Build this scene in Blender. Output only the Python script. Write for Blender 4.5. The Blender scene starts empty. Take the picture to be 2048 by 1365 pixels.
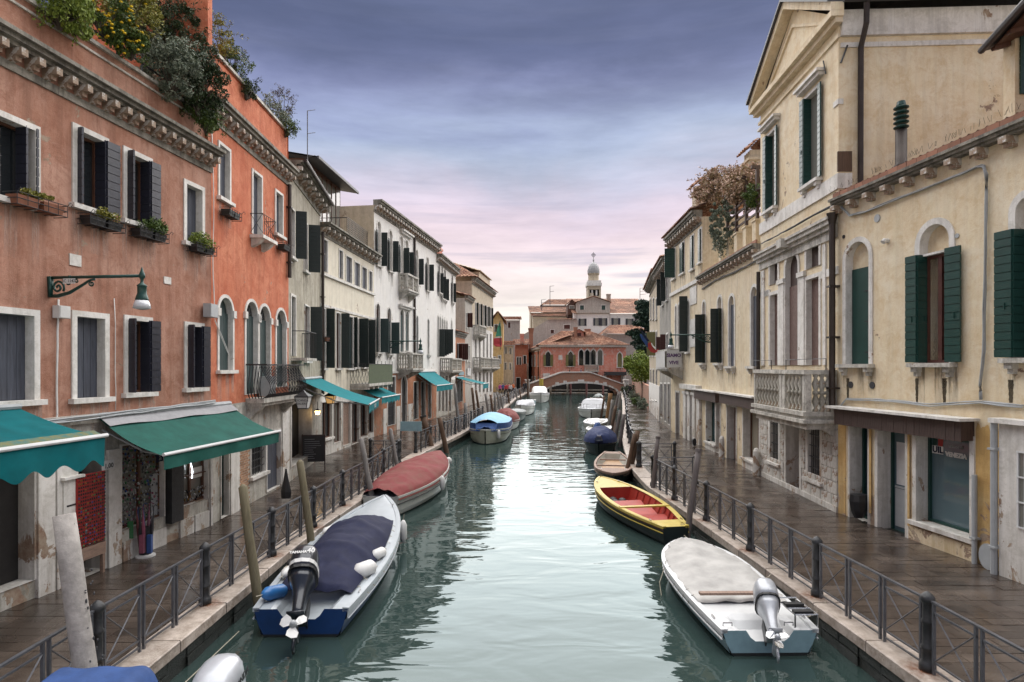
import bpy, bmesh, math, random
from mathutils import Vector, Matrix, noise as mnoise
R = math.radians
S = bpy.context.scene
C = S.collection
random.seed(7)
# ------------------------------------------------------------ camera, light, exposure
EYE, FPX, HOR = 4.0, 1200.0, 735.0
cam_d = bpy.data.cameras.new('camera'); cam = bpy.data.objects.new('camera', cam_d); C.objects.link(cam)
cam.location = (0, 0, EYE); cam.rotation_euler = (R(90), 0, 0)
cam_d.sensor_width = 36; cam_d.lens = 36 * FPX / 2048; cam_d.shift_y = (HOR - 682.5) / 2048
cam_d.clip_end = 3000; S.camera = cam
W = bpy.data.worlds.new('World'); S.world = W; W.use_nodes = True
SKY_ON = True
sun_d = bpy.data.lights.new('sun', 'SUN'); sun = bpy.data.objects.new('sun', sun_d); C.objects.link(sun)
SUN_EL, SUN_AZ = 63, 15
sun_d.energy = 1.5; sun_d.angle = R(116); sun_d.color = (1, .965, .92)
sun.rotation_euler = (R(90 - SUN_EL), 0, R(-SUN_AZ + 180))
S.view_settings.view_transform = 'Standard'; S.view_settings.look = 'None'
S.view_settings.exposure = 2.5; S.view_settings.gamma = 1; S.view_settings.use_curve_mapping = False
S.render.engine = 'CYCLES'; S.cycles.max_bounces = 6; S.cycles.diffuse_bounces = 3; S.cycles.glossy_bounces = 3
S.cycles.transparent_max_bounces = 8; S.cycles.use_denoising = True; S.cycles.caustics_reflective = False

def build_sky():
    nt = W.node_tree; n = nt.nodes; l = nt.links; n.clear()
    out = n.new('ShaderNodeOutputWorld'); bg = n.new('ShaderNodeBackground'); l.new(bg.outputs[0], out.inputs[0])
    tc = n.new('ShaderNodeTexCoord'); sep = n.new('ShaderNodeSeparateXYZ'); l.new(tc.outputs['Generated'], sep.inputs[0])
    # elevation ramp, warped by broad cloud noise so the bands break up
    mp = n.new('ShaderNodeMapping'); mp.inputs['Scale'].default_value = (1.3, 1.3, 4.6); mp.inputs['Rotation'].default_value = (R(4), R(13), 0); l.new(tc.outputs['Generated'], mp.inputs[0])
    nz = n.new('ShaderNodeTexNoise'); nz.inputs['Scale'].default_value = 1.7; nz.inputs['Detail'].default_value = 9; nz.inputs['Roughness'].default_value = .56; nz.inputs['Distortion'].default_value = .5
    l.new(mp.outputs[0], nz.inputs['Vector'])
    m1 = n.new('ShaderNodeMath'); m1.operation = 'MULTIPLY_ADD'; l.new(nz.outputs['Fac'], m1.inputs[0]); m1.inputs[1].default_value = .17; m1.inputs[2].default_value = -.085
    m2 = n.new('ShaderNodeMath'); m2.operation = 'ADD'; l.new(sep.outputs['Z'], m2.inputs[0]); l.new(m1.outputs[0], m2.inputs[1])
    cr = n.new('ShaderNodeValToRGB'); l.new(m2.outputs[0], cr.inputs[0]); cr.color_ramp.interpolation = 'B_SPLINE'
    def lin(c): return tuple(((v / 255) / 12.92 if v < 11 else ((v / 255 + .055) / 1.055) ** 2.4) for v in c) + (1,)
    stops = [(0.0, (232, 221, 208)), (.08, (228, 219, 209)), (.15, (220, 204, 200)), (.225, (206, 184, 191)), (.28, (184, 176, 190)), (.325, (160, 170, 188)), (.37, (136, 145, 172)), (.41, (112, 116, 148)), (.455, (82, 87, 117)), (.52, (66, 72, 102)), (.72, (98, 106, 132)), (1.0, (122, 130, 148))]
    e = cr.color_ramp.elements
    e[0].position = 0; e[0].color = lin(stops[0][1]); e[1].position = 1; e[1].color = lin(stops[-1][1])
    for p, c in stops[1:-1]:
        x = e.new(p); x.color = lin(c)
    # thin grey streaks low down
    mp2 = n.new('ShaderNodeMapping'); mp2.inputs['Scale'].default_value = (1.2, 1.2, 22); mp2.inputs['Rotation'].default_value = (0, R(1.5), 0); l.new(tc.outputs['Generated'], mp2.inputs[0])
    nz2 = n.new('ShaderNodeTexNoise'); nz2.inputs['Scale'].default_value = 2.3; nz2.inputs['Detail'].default_value = 5; nz2.inputs['Roughness'].default_value = .55; l.new(mp2.outputs[0], nz2.inputs['Vector'])
    r2 = n.new('ShaderNodeValToRGB'); l.new(nz2.outputs['Fac'], r2.inputs[0]); r2.color_ramp.elements[0].position = .54; r2.color_ramp.elements[0].color = (0, 0, 0, 1); r2.color_ramp.elements[1].position = .66; r2.color_ramp.elements[1].color = (1, 1, 1, 1)
    r3 = n.new('ShaderNodeValToRGB'); l.new(sep.outputs['Z'], r3.inputs[0])
    e = r3.color_ramp.elements; e[0].position = .05; e[0].color = (0, 0, 0, 1); e[1].position = .33; e[1].color = (.05, .05, .05, 1); x = e.new(.12); x.color = (.6, .6, .6, 1); x = e.new(.2); x.color = (.3, .3, .3, 1)
    mm = n.new('ShaderNodeMath'); mm.operation = 'MULTIPLY'; l.new(r2.outputs[0], mm.inputs[0]); l.new(r3.outputs[0], mm.inputs[1])
    mx = n.new('ShaderNodeMixRGB'); mx.inputs[2].default_value = lin((132, 134, 154)); l.new(mm.outputs[0], mx.inputs[0]); l.new(cr.outputs[0], mx.inputs[1])
    # pale wisps
    mp3 = n.new('ShaderNodeMapping'); mp3.inputs['Scale'].default_value = (1.4, 1.4, 8); mp3.inputs['Rotation'].default_value = (0, R(-14), 0); mp3.inputs['Location'].default_value = (3.1, .4, 1.2); l.new(tc.outputs['Generated'], mp3.inputs[0])
    nz3 = n.new('ShaderNodeTexNoise'); nz3.inputs['Scale'].default_value = 2.1; nz3.inputs['Detail'].default_value = 9; nz3.inputs['Roughness'].default_value = .62; l.new(mp3.outputs[0], nz3.inputs['Vector'])
    r4 = n.new('ShaderNodeMapRange'); l.new(nz3.outputs['Fac'], r4.inputs[0]); r4.inputs[1].default_value = .35; r4.inputs[2].default_value = .7; r4.inputs[3].default_value = .84; r4.inputs[4].default_value = 1.2
    ml = n.new('ShaderNodeMixRGB'); ml.blend_type = 'MULTIPLY'; ml.inputs[0].default_value = 1; l.new(mx.outputs[0], ml.inputs[1]); l.new(r4.outputs[0], ml.inputs[2])
    # clear-air part from the physical sky
    sk = n.new('ShaderNodeTexSky'); sk.sky_type = 'NISHITA'; sk.sun_disc = False; sk.sun_elevation = R(SUN_EL); sk.sun_rotation = R(SUN_AZ)
    sc = n.new('ShaderNodeMixRGB'); sc.blend_type = 'ADD'; sc.inputs[0].default_value = .012; l.new(ml.outputs[0], sc.inputs[1]); l.new(sk.outputs[0], sc.inputs[2])
    l.new(sc.outputs[0], bg.inputs[0]); bg.inputs[1].default_value = .235
build_sky()

# ------------------------------------------------------------ materials
MATS = {}
def newmat(name):
    m = bpy.data.materials.new(name); m.use_nodes = True; n = m.node_tree.nodes; l = m.node_tree.links
    return m, n, l, n['Principled BSDF']
def noise_node(n, l, vec, scale, detail=5, rough=.6, dist=0):
    z = n.new('ShaderNodeTexNoise'); z.inputs['Scale'].default_value = scale; z.inputs['Detail'].default_value = detail
    z.inputs['Roughness'].default_value = rough; z.inputs['Distortion'].default_value = dist
    l.new(vec, z.inputs['Vector']); return z.outputs['Fac']
def ramp(n, l, fac, a, b, ca=(0, 0, 0, 1), cb=(1, 1, 1, 1)):
    r = n.new('ShaderNodeValToRGB'); l.new(fac, r.inputs[0]); e = r.color_ramp.elements
    e[0].position = a; e[0].color = ca; e[1].position = b; e[1].color = cb; return r.outputs[0]
def mixc(n, l, fac, a, b, mode='MIX'):
    x = n.new('ShaderNodeMixRGB'); x.blend_type = mode
    for s, v in ((0, fac), (1, a), (2, b)):
        if isinstance(v, (int, float)): x.inputs[s].default_value = v
        elif isinstance(v, tuple): x.inputs[s].default_value = v if len(v) == 4 else v + (1,)
        else: l.new(v, x.inputs[s])
    return x.outputs[0]
def mapping(n, l, scale, loc=(0, 0, 0), obj=True):
    t = n.new('ShaderNodeTexCoord'); m = n.new('ShaderNodeMapping'); m.inputs['Scale'].default_value = scale; m.inputs['Location'].default_value = loc
    l.new(t.outputs['Object'], m.inputs[0]); return m.outputs[0]
def bump(n, l, h, strength, dist, bs):
    b = n.new('ShaderNodeBump'); b.inputs['Strength'].default_value = strength; b.inputs['Distance'].default_value = dist
    l.new(h, b.inputs['Height']); l.new(b.outputs[0], bs.inputs['Normal'])
def plaster(name, base, dark, light, stain=(.12, .09, .07), stainamt=.45, rough=.85, streak=.5, bmp=.5, patch=None, peel=.14):
    if name in MATS: return MATS[name]
    m, n, l, b = newmat(name)
    v = mapping(n, l, (1, 1, 1), (len(MATS) * 3.7, 0, 0)); vs = mapping(n, l, (2.6, 2.6, .16), (len(MATS) * 1.3, 0, 0))
    f1 = ramp(n, l, noise_node(n, l, v, .8, 8, .68, .8), .40, .60)
    f2 = ramp(n, l, noise_node(n, l, v, 2.6, 9, .78, .5), .46, .62)
    f3 = ramp(n, l, noise_node(n, l, vs, 1.6, 7, .72), .47, .62)
    c = mixc(n, l, f1, base, light); c = mixc(n, l, mixc(n, l, .7, (0, 0, 0), f2, 'MIX'), c, dark)
    sf = mixc(n, l, streak, (0, 0, 0), f3); c = mixc(n, l, sf, c, tuple(x * .58 for x in base)); vl = mapping(n, l, (1.7, 1.7, .13), (9 + len(MATS), 4, 0)); f5 = ramp(n, l, noise_node(n, l, vl, 2.6, 7, .7), .50, .70); c = mixc(n, l, mixc(n, l, min(1, streak * 1.1), (0, 0, 0), f5), c, tuple(min(.8, x * 1.22 + .05) for x in base)); f6 = ramp(n, l, noise_node(n, l, v, 13, 5, .8), .54, .62); c = mixc(n, l, mixc(n, l, .28, (0, 0, 0), f6), c, dark)
    vp = mapping(n, l, (1, 1, 1), (5.1, 2.2, len(MATS) * 2.1))
    if patch:
        fp = ramp(n, l, noise_node(n, l, vp, 1.1, 9, .7, .3), .60, .615); c = mixc(n, l, fp, c, patch)
    # damp stain rising from the ground, ragged edge
    t = n.new('ShaderNodeTexCoord'); sp = n.new('ShaderNodeSeparateXYZ'); l.new(t.outputs['Object'], sp.inputs[0])
    mr = n.new('ShaderNodeMapRange'); l.new(sp.outputs['Z'], mr.inputs[0]); mr.inputs[1].default_value = .1; mr.inputs[2].default_value = 2.0; mr.inputs[3].default_value = 1; mr.inputs[4].default_value = 0
    mu = n.new('ShaderNodeMath'); mu.operation = 'MULTIPLY'; l.new(mr.outputs[0], mu.inputs[0]); l.new(ramp(n, l, noise_node(n, l, vs, 2.2, 6, .7), .35, .62), mu.inputs[1])
    mk = n.new('ShaderNodeMath'); mk.operation = 'MULTIPLY'; l.new(mu.outputs[0], mk.inputs[0]); mk.inputs[1].default_value = stainamt
    c = mixc(n, l, mk.outputs[0], c, stain)
    if peel:
        pa = n.new('ShaderNodeMath'); pa.operation = 'MULTIPLY_ADD'; l.new(mr.outputs[0], pa.inputs[0]); pa.inputs[1].default_value = peel; l.new(noise_node(n, l, mapping(n, l, (1, 1, .8), (2.2 * len(MATS), 1, 7)), 1.5, 9, .68, .5), pa.inputs[2])
        pm = ramp(n, l, pa.outputs[0], .655, .665); c = mixc(n, l, pm, c, mixc(n, l, ramp(n, l, noise_node(n, l, v, 5, 7, .7), .42, .6), (.36, .29, .22), (.26, .17, .12)))
    l.new(c, b.inputs['Base Color']); b.inputs['Roughness'].default_value = rough; b.inputs['Specular IOR Level'].default_value = .25
    h = mixc(n, l, .35, noise_node(n, l, v, 9, 9, .75), noise_node(n, l, v, 60, 3, .6)); bump(n, l, h, bmp, .03, b)
    MATS[name] = m; return m
def simple(name, col, rough=.6, metal=0, var=.25, scale=6, bmp=.15, bscale=30, spec=.5, rnd=0, stretch=(1, 1, 1), col2=None, coat=0):
    if name in MATS: return MATS[name]
    m, n, l, b = newmat(name)
    v = mapping(n, l, stretch); f = ramp(n, l, noise_node(n, l, v, scale, 7, .65), .36, .68)
    c2 = col2 or tuple(x * (1 - var) for x in col)
    c = mixc(n, l, f, col, c2)
    if rnd:
        oi = n.new('ShaderNodeObjectInfo'); mr = n.new('ShaderNodeMapRange'); l.new(oi.outputs['Random'], mr.inputs[0]); mr.inputs[3].default_value = 1 - rnd; mr.inputs[4].default_value = 1 + rnd
        c = mixc(n, l, 1.0, c, mr.outputs[0], 'MULTIPLY')
    l.new(c, b.inputs['Base Color']); b.inputs['Roughness'].default_value = rough; b.inputs['Metallic'].default_value = metal; b.inputs['Specular IOR Level'].default_value = spec
    if coat: b.inputs['Coat Weight'].default_value = coat; b.inputs['Coat Roughness'].default_value = .12
    if bmp: bump(n, l, noise_node(n, l, v, bscale, 6, .65), bmp, .02, b)
    MATS[name] = m; return m
M = {}
M['terra'] = plaster('terracotta_plaster', (.37, .185, .125), (.25, .105, .065), (.46, .27, .20), streak=.55, bmp=.9)
M['orange'] = plaster('orange_plaster', (.50, .155, .080), (.37, .085, .04), (.60, .235, .135), streak=.4, bmp=.8)
M['grey'] = plaster('grey_plaster', (.36, .33, .26), (.22, .20, .16), (.45, .42, .34), streak=.8)
M['cream'] = plaster('cream_plaster', (.71, .66, .54), (.60, .55, .44), (.73, .68, .56), streak=.3)
M['white'] = plaster('white_plaster', (.78, .765, .73), (.68, .66, .62), (.77, .75, .70), streak=.2)
M['beige'] = plaster('beige_plaster', (.52, .44, .32), (.38, .32, .24), (.58, .50, .38), streak=.4)
M['brickorange'] = plaster('orange_brown_plaster', (.40, .17, .09), (.28, .11, .06), (.46, .22, .13), streak=.3)
M['yellow'] = plaster('yellow_plaster', (.70, .585, .405), (.59, .44, .255), (.74, .655, .50), stain=(.42, .25, .07), stainamt=.8, streak=.22)
M['yellow2'] = plaster('pale_yellow_plaster', (.68, .57, .40), (.55, .43, .27), (.72, .63, .48), stain=(.40, .28, .12), stainamt=.5, streak=.35)
M['ochre'] = plaster('ochre_plaster', (.58, .38, .15), (.46, .28, .10), (.64, .47, .23), streak=.3)
M['pink'] = plaster('pink_plaster', (.60, .24, .17), (.62, .44, .37), (.60, .19, .13), streak=.4, patch=(.60, .42, .35))
M['redwall'] = plaster('red_plaster', (.45, .16, .09), (.33, .10, .06), (.5, .22, .14), streak=.3)
M['greywall'] = plaster('grey_render', (.40, .37, .33), (.30, .28, .25), (.46, .43, .38), streak=.4)
M['oldgrey'] = plaster('weathered_grey_render', (.30, .28, .25), (.17, .16, .15), (.38, .36, .31), streak=.9)
M['stone'] = plaster('istrian_stone', (.66, .64, .60), (.45, .43, .38), (.74, .72, .68), stain=(.25, .22, .17), stainamt=.5, rough=.7, streak=.45, bmp=.3)
M['stonedirty'] = plaster('weathered_stone', (.50, .48, .43), (.15, .14, .115), (.62, .60, .55), stain=(.2, .18, .12), stainamt=.5, rough=.75, streak=.85, bmp=.4)
M['cornice'] = plaster('blackened_cornice_stone', (.20, .185, .155), (.05, .05, .04), (.36, .34, .29), rough=.8, streak=1.0, bmp=.8)
M['coping'] = simple('coping_stone', (.46, .395, .34), .5, scale=5.5, bmp=1, bscale=22, rnd=.16, coat=.2, col2=(.24, .19, .15))
M['wallwet'] = plaster('wet_quay_stone', (.085, .08, .055), (.02, .022, .014), (.16, .15, .10), rough=.5, streak=.4, bmp=1)
M['brick'] = simple('brick', (.32, .14, .085), .85, var=.45, scale=3, bmp=.4, rnd=.25, col2=(.22, .13, .09))
M['brickyellow'] = simple('yellow_brick', (.42, .24, .14), .85, var=.4, scale=9, bmp=.4, rnd=.25)
M['navy'] = simple('navy_shutter_paint', (0.0176, 0.0200, 0.0336), .42, var=.4, scale=8, stretch=(1, 1, .3))
M['greyblue'] = simple('faded_blue_grey_paint', (0.0680, 0.0760, 0.1000), .6, var=.5, scale=7, stretch=(3, 3, .3))
M['greyteal'] = simple('faded_teal_paint', (0.0400, 0.0680, 0.0680), .6, var=.35, scale=7, stretch=(3, 3, .3))
M['green'] = simple('green_shutter_paint', (0.0096, 0.0496, 0.0416), .38, var=.25, scale=4)
M['dkgreen'] = simple('dark_green_paint', (0.0080, 0.0192, 0.0176), .45, var=.3, scale=5)
M['brownshut'] = simple('brown_shutter_paint', (0.0880, 0.0280, 0.0200), .6, var=.3, scale=5)
M['olive'] = simple('olive_shutter_paint', (0.1760, 0.1600, 0.0560), .6, var=.25, scale=5)
M['wood'] = simple('brown_wood', (0.1040, 0.0440, 0.0240), .5, var=.4, scale=5, stretch=(4, 4, .5))
M['fascia'] = simple('weathered_fascia_wood', (0.0800, 0.0496, 0.0400), .65, var=.6, scale=5, stretch=(6, 6, .6), col2=(.045, .028, .024))
M['door'] = simple('peeling_door_wood', (.20, .13, .11), .7, var=.4, scale=12, stretch=(3, 3, 1), col2=(.10, .06, .05))
M['iron'] = simple('dark_iron', (0.0360, 0.0376, 0.0400), .45, .3, var=.4, scale=9, bmp=.3)
M['rail'] = simple('grey_painted_iron', (0.1120, 0.1160, 0.1280), .38, .3, var=.35, scale=9, bmp=.15)
M['lampgreen'] = simple('lamp_green_iron', (.012, .055, .045), .35, .2, var=.25)
M['copper'] = simple('brown_copper_pipe', (0.0480, 0.0360, 0.0304), .45, .5, var=.4, scale=3)
M['lead'] = simple('dark_lead', (.07, .07, .075), .5, .3, var=.3)
M['white_paint'] = simple('white_paint', (.62, .63, .63), .35, var=.12, scale=3, bmp=.05)
M['grey_gel'] = simple('pale_grey_gelcoat', (.42, .46, .49), .3, var=.15, scale=3, bmp=.04, coat=.3)
M['bluehull'] = simple('blue_hull_paint', (0.0096, 0.0440, 0.1600), .3, var=.3, scale=3, bmp=.05, coat=.3)
M['lightblue'] = simple('pale_blue_hull_paint', (0.2400, 0.3760, 0.4240), .35, var=.2, scale=4, bmp=.05)
M['antifoul'] = simple('black_antifouling', (.012, .013, .014), .5, var=.4)
M['navycanvas'] = simple('navy_canvas', (0.0144, 0.0176, 0.0480), .8, var=.3, scale=4, bmp=.25, bscale=14, spec=.25)
M['darkcanvas'] = simple('dark_blue_canvas', (0.0160, 0.0280, 0.0960), .75, var=.3, scale=4, bmp=.25, bscale=12, spec=.3)
M['bluecanvas'] = simple('blue_canvas', (0.0280, 0.0680, 0.2000), .75, var=.3, scale=4, bmp=.25, bscale=12, spec=.3)
M['skycanvas'] = simple('pale_blue_canvas', (.26, .48, .66), .7, var=.15, scale=4, bmp=.2, bscale=12, spec=.3)
M['redcanvas'] = simple('faded_red_canvas', (0.1920, 0.0360, 0.0400), .8, scale=2.2, bmp=.3, bscale=10, spec=.25, col2=(.17, .07, .055))
M['greycanvas'] = simple('grey_canvas', (.44, .43, .41), .8, var=.3, scale=2.0, bmp=.25, bscale=9, spec=.3)
M['ltgreycanvas'] = simple('light_grey_vinyl', (.42, .43, .45), .6, var=.2, scale=2.0, bmp=.15, bscale=9)
M['hullwhite'] = simple('off_white_hull', (.52, .53, .49), .35, var=.2, scale=2.5, bmp=.05, coat=.2)
M['hullcream'] = simple('cream_hull', (.42, .43, .34), .4, var=.25, scale=2.5, bmp=.05)
M['hullgreen'] = simple('dark_green_hull', (0.0096, 0.0400, 0.0360), .35, var=.3, scale=3, bmp=.05)
M['yellowpaint'] = simple('yellow_boat_paint', (0.4960, 0.3760, 0.0640), .45, var=.2, scale=5, bmp=.1)
M['redpaint'] = simple('red_boat_paint', (0.3680, 0.0360, 0.0224), .5, var=.3, scale=3, bmp=.1)
M['maroon'] = simple('maroon_boat_paint', (.10, .022, .018), .5, var=.3, scale=3)
M['blackhull'] = simple('black_green_hull', (.012, .02, .02), .4, var=.3)
M['boatwood'] = simple('weathered_boat_wood', (.30, .20, .15), .65, var=.4, scale=6, stretch=(1, 5, 5), bmp=.3)
M['ply'] = simple('plywood', (.44, .28, .16), .6, var=.3, scale=6)
M['motorblack'] = simple('dark_blue_motor_cowl', (0.0176, 0.0216, 0.0304), .28, .2, var=.2, bmp=0, coat=.5)
M['motorsilver'] = simple('silver_motor_cowl', (.42, .44, .47), .38, .25, var=.15, bmp=0, coat=.4)
M['steel'] = simple('polished_steel', (.5, .5, .5), .25, .9, var=.2)
M['blackrub'] = simple('black_rubber', (.012, .012, .013), .5, var=.2)
M['pole_wood'] = simple('green_grey_pole_wood', (.17, .145, .085), .75, var=.4, scale=5, stretch=(6, 6, .4), bmp=.5, bscale=12)
M['pole_conc'] = simple('grey_concrete_pole', (.36, .335, .31), .85, var=.35, scale=8, bmp=.5)
M['pole_grey'] = simple('grey_weathered_pole', (.23, .215, .20), .8, var=.4, scale=5, stretch=(6, 6, .5), bmp=.4)
M['pole_brown'] = simple('brown_mooring_wood', (0.1200, 0.0680, 0.0400), .8, var=.5, scale=5, stretch=(6, 6, .5), bmp=.7, bscale=9)
M['pole_mauve'] = simple('grey_brown_pole', (.135, .115, .11), .7, var=.3, scale=5, stretch=(6, 6, .5), bmp=.3)
M['pole_amber'] = simple('amber_mooring_wood', (0.2400, 0.1200, 0.0400), .7, var=.4, scale=5, stretch=(6, 6, .5), bmp=.4)
M['teal'] = simple('teal_awning_canvas', (0.0000, 0.1720, 0.1960), .75, var=.18, scale=2.5, bmp=.08, spec=.2)
M['tealnear'] = simple('dirty_teal_awning_canvas', (0.0000, 0.1240, 0.1400), .75, var=.3, scale=2.5, bmp=.08, spec=.2)
M['greenaw'] = simple('green_awning_canvas', (0.0144, 0.1000, 0.0800), .75, var=.35, scale=2.2, bmp=.2, bscale=5, spec=.2)
M['ltgrey_fabric'] = simple('grey_awning_fabric', (.30, .30, .31), .8, var=.2)
M['plastic_white'] = simple('white_plastic', (.66, .66, .64), .4, var=.15, bmp=.05)
M['plastic_grey'] = simple('grey_plastic', (.36, .38, .39), .45, var=.15, bmp=.05)
M['buoyblue'] = simple('blue_plastic', (.03, .16, .42), .35, var=.2, bmp=.05)
M['terrapot'] = simple('terracotta_pot', (0.2800, 0.1120, 0.0640), .8, var=.25)
M['blackplastic'] = simple('black_plastic', (.015, .016, .018), .4, var=.2)
M['red'] = simple('red_gloss_paint', (.36, .03, .025), .4, var=.2)
M['skin'] = simple('skin', (.45, .27, .19), .6, var=.1)
M['hair'] = simple('dark_hair', (.03, .02, .015), .6, var=.3)
M['rope'] = simple('rope', (.40, .36, .28), .85, var=.3)
M['tealnet'] = simple('green_mesh_screen', (.10, .13, .07), .85, var=.5, scale=25, bmp=.6, bscale=40)
M['dark'] = simple('unlit_interior_black', (.018, .016, .015), .8, var=.4)  # near-black colour stands in for the unlit space behind openings
M['soil'] = simple('soil', (.05, .035, .025), .9)
M['land'] = simple('ground_joint', (.03, .027, .024), .5, var=.4)
def glass(name, col, rough=.06, spec=.6):
    m, n, l, b = newmat(name); b.inputs['Base Color'].default_value = col + (1,); b.inputs['Roughness'].default_value = rough; b.inputs['Specular IOR Level'].default_value = spec
    v = mapping(n, l, (1, 1, 1)); bump(n, l, noise_node(n, l, v, .9, 2, .4), .12, .05, b)
    return m
M['glass'] = glass('dark_window_glass', (.014, .017, .019)); M['glassblue'] = glass('shop_window_glass', (.085, .135, .155), .06, .8)
M['glasspale'] = glass('pale_window_glass', (.17, .17, .15)); M['glasswarm'] = glass('curtained_window_glass', (.28, .25, .19))
def emis(name, col, s):
    m, n, l, b = newmat(name); b.inputs['Base Color'].default_value = col + (1,); b.inputs['Emission Color'].default_value = col + (1,); b.inputs['Emission Strength'].default_value = s; return m
M['lampglow'] = emis('warm_lamp_glow', (1, .62, .25), 3.0); M['tubeglow'] = emis('white_ring_light', (.85, .92, 1), 1.6); M['signglow'] = emis('amber_lantern_glass', (.62, .36, .13), .12)
M['lampglass'] = simple('lamp_glass', (.55, .57, .60), .12, var=.15, bmp=0, coat=.6)
# paving: wet dark trachyte slabs
def paving(name, rnd):
    m, n, l, b = newmat(name)
    v = mapping(n, l, (1, 1, 1))
    t = n.new('ShaderNodeNewGeometry')
    f = ramp(n, l, noise_node(n, l, t.outputs['Position'], .9, 7, .65, .4), .35, .66)
    c = mixc(n, l, f, (.036, .026, .020), (.092, .072, .058))
    if rnd:
        oi = n.new('ShaderNodeObjectInfo'); mr = n.new('ShaderNodeMapRange'); l.new(oi.outputs['Random'], mr.inputs[0]); mr.inputs[3].default_value = .7; mr.inputs[4].default_value = 1.3
    else:
        oi = n.new('ShaderNodeNewGeometry'); mr = n.new('ShaderNodeMapRange'); l.new(oi.outputs['Random Per Island'], mr.inputs[0]); mr.inputs[3].default_value = .6; mr.inputs[4].default_value = 1.45
    c = mixc(n, l, 1, c, mr.outputs[0], 'MULTIPLY'); l.new(c, b.inputs['Base Color'])
    w = n.new('ShaderNodeMapRange'); l.new(noise_node(n, l, t.outputs['Position'], .7, 5, .6, .8), w.inputs[0]); w.inputs[1].default_value = .38; w.inputs[2].default_value = .62; w.inputs[3].default_value = .06; w.inputs[4].default_value = .34
    l.new(w.outputs[0], b.inputs['Roughness']); b.inputs['Specular IOR Level'].default_value = .7
    bump(n, l, noise_node(n, l, t.outputs['Position'], 11, 6, .7), .35, .012, b); return m
M['paving'] = paving('wet_paving_slab', True); M['paving_far'] = paving('wet_paving_far', False)
def tiles(name):
    m, n, l, b = newmat(name); g = n.new('ShaderNodeNewGeometry'); f = ramp(n, l, noise_node(n, l, g.outputs['Position'], 2.4, 3, .9), .44, .58)
    f2 = ramp(n, l, noise_node(n, l, g.outputs['Position'], .35, 4, .6), .4, .62)
    c = mixc(n, l, f, (.20, .075, .045), (.52, .32, .21)); c = mixc(n, l, mixc(n, l, .7, (0, 0, 0), f2), c, (.09, .055, .042)); l.new(c, b.inputs['Base Color']); b.inputs['Roughness'].default_value = .9; return m
M['tile'] = tiles('terracotta_roof_tile')
def foliage(name, c1, c2, tr=.3):
    m, n, l, b = newmat(name); g = n.new('ShaderNodeNewGeometry')
    f = ramp(n, l, g.outputs['Random Per Island'], .1, .9); c = mixc(n, l, f, c1, c2); l.new(c, b.inputs['Base Color']); b.inputs['Roughness'].default_value = .6; b.inputs['Specular IOR Level'].default_value = .3
    return m
M['leaf'] = foliage('green_leaves', (.03, .06, .012), (.10, .15, .03)); M['leafdark'] = foliage('dark_green_leaves', (.012, .026, .010), (.045, .07, .025))
M['leaflime'] = foliage('bright_green_leaves', (.09, .14, .015), (.20, .25, .04)); M['leafyellow'] = foliage('yellow_green_leaves', (.12, .13, .02), (.26, .24, .05))
M['leafpink'] = foliage('pink_autumn_leaves', (.20, .16, .07), (.60, .42, .34)); M['leafgrey'] = foliage('grey_green_leaves', (.07, .10, .07), (.24, .27, .20))
M['petal'] = foliage('yellow_petals', (.65, .42, .01), (.75, .52, .02)); M['twig'] = simple('twigs', (.07, .055, .04), .8)
M['conifer'] = foliage('conifer_needles', (.008, .025, .018), (.03, .06, .035))
def water():
    m, n, l, b = newmat('canal_water')
    g = n.new('ShaderNodeNewGeometry')
    mp = n.new('ShaderNodeMapping'); mp.inputs['Scale'].default_value = (.55, 1.25, 1); l.new(g.outputs['Position'], mp.inputs[0])
    mp2 = n.new('ShaderNodeMapping'); mp2.inputs['Scale'].default_value = (1.6, 3.2, 1); mp2.inputs['Rotation'].default_value = (0, 0, R(18)); l.new(g.outputs['Position'], mp2.inputs[0])
    h1 = noise_node(n, l, mp.outputs[0], 1.0, 2, .42, .9); h2 = noise_node(n, l, mp2.outputs[0], 1.5, 2, .5, .4)
    h = mixc(n, l, .12, h1, h2)
    bp = n.new('ShaderNodeBump'); bp.inputs['Strength'].default_value = 1; bp.inputs['Distance'].default_value = .028; l.new(h, bp.inputs['Height'])
    dif = n.new('ShaderNodeBsdfDiffuse'); dif.inputs['Color'].default_value = (.027, .045, .041, 1)
    gl = n.new('ShaderNodeBsdfGlossy'); gl.inputs['Roughness'].default_value = .03; gl.inputs['Color'].default_value = (.68, .77, .78, 1); l.new(bp.outputs[0], gl.inputs['Normal'])
    fr = n.new('ShaderNodeFresnel'); fr.inputs['IOR'].default_value = 1.75; l.new(bp.outputs[0], fr.inputs['Normal'])
    mx = n.new('ShaderNodeMixShader'); l.new(fr.outputs[0], mx.inputs[0]); l.new(dif.outputs[0], mx.inputs[1]); l.new(gl.outputs[0], mx.inputs[2])
    l.new(mx.outputs[0], n['Material Output'].inputs[0]); return m
M['water'] = water()

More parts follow.
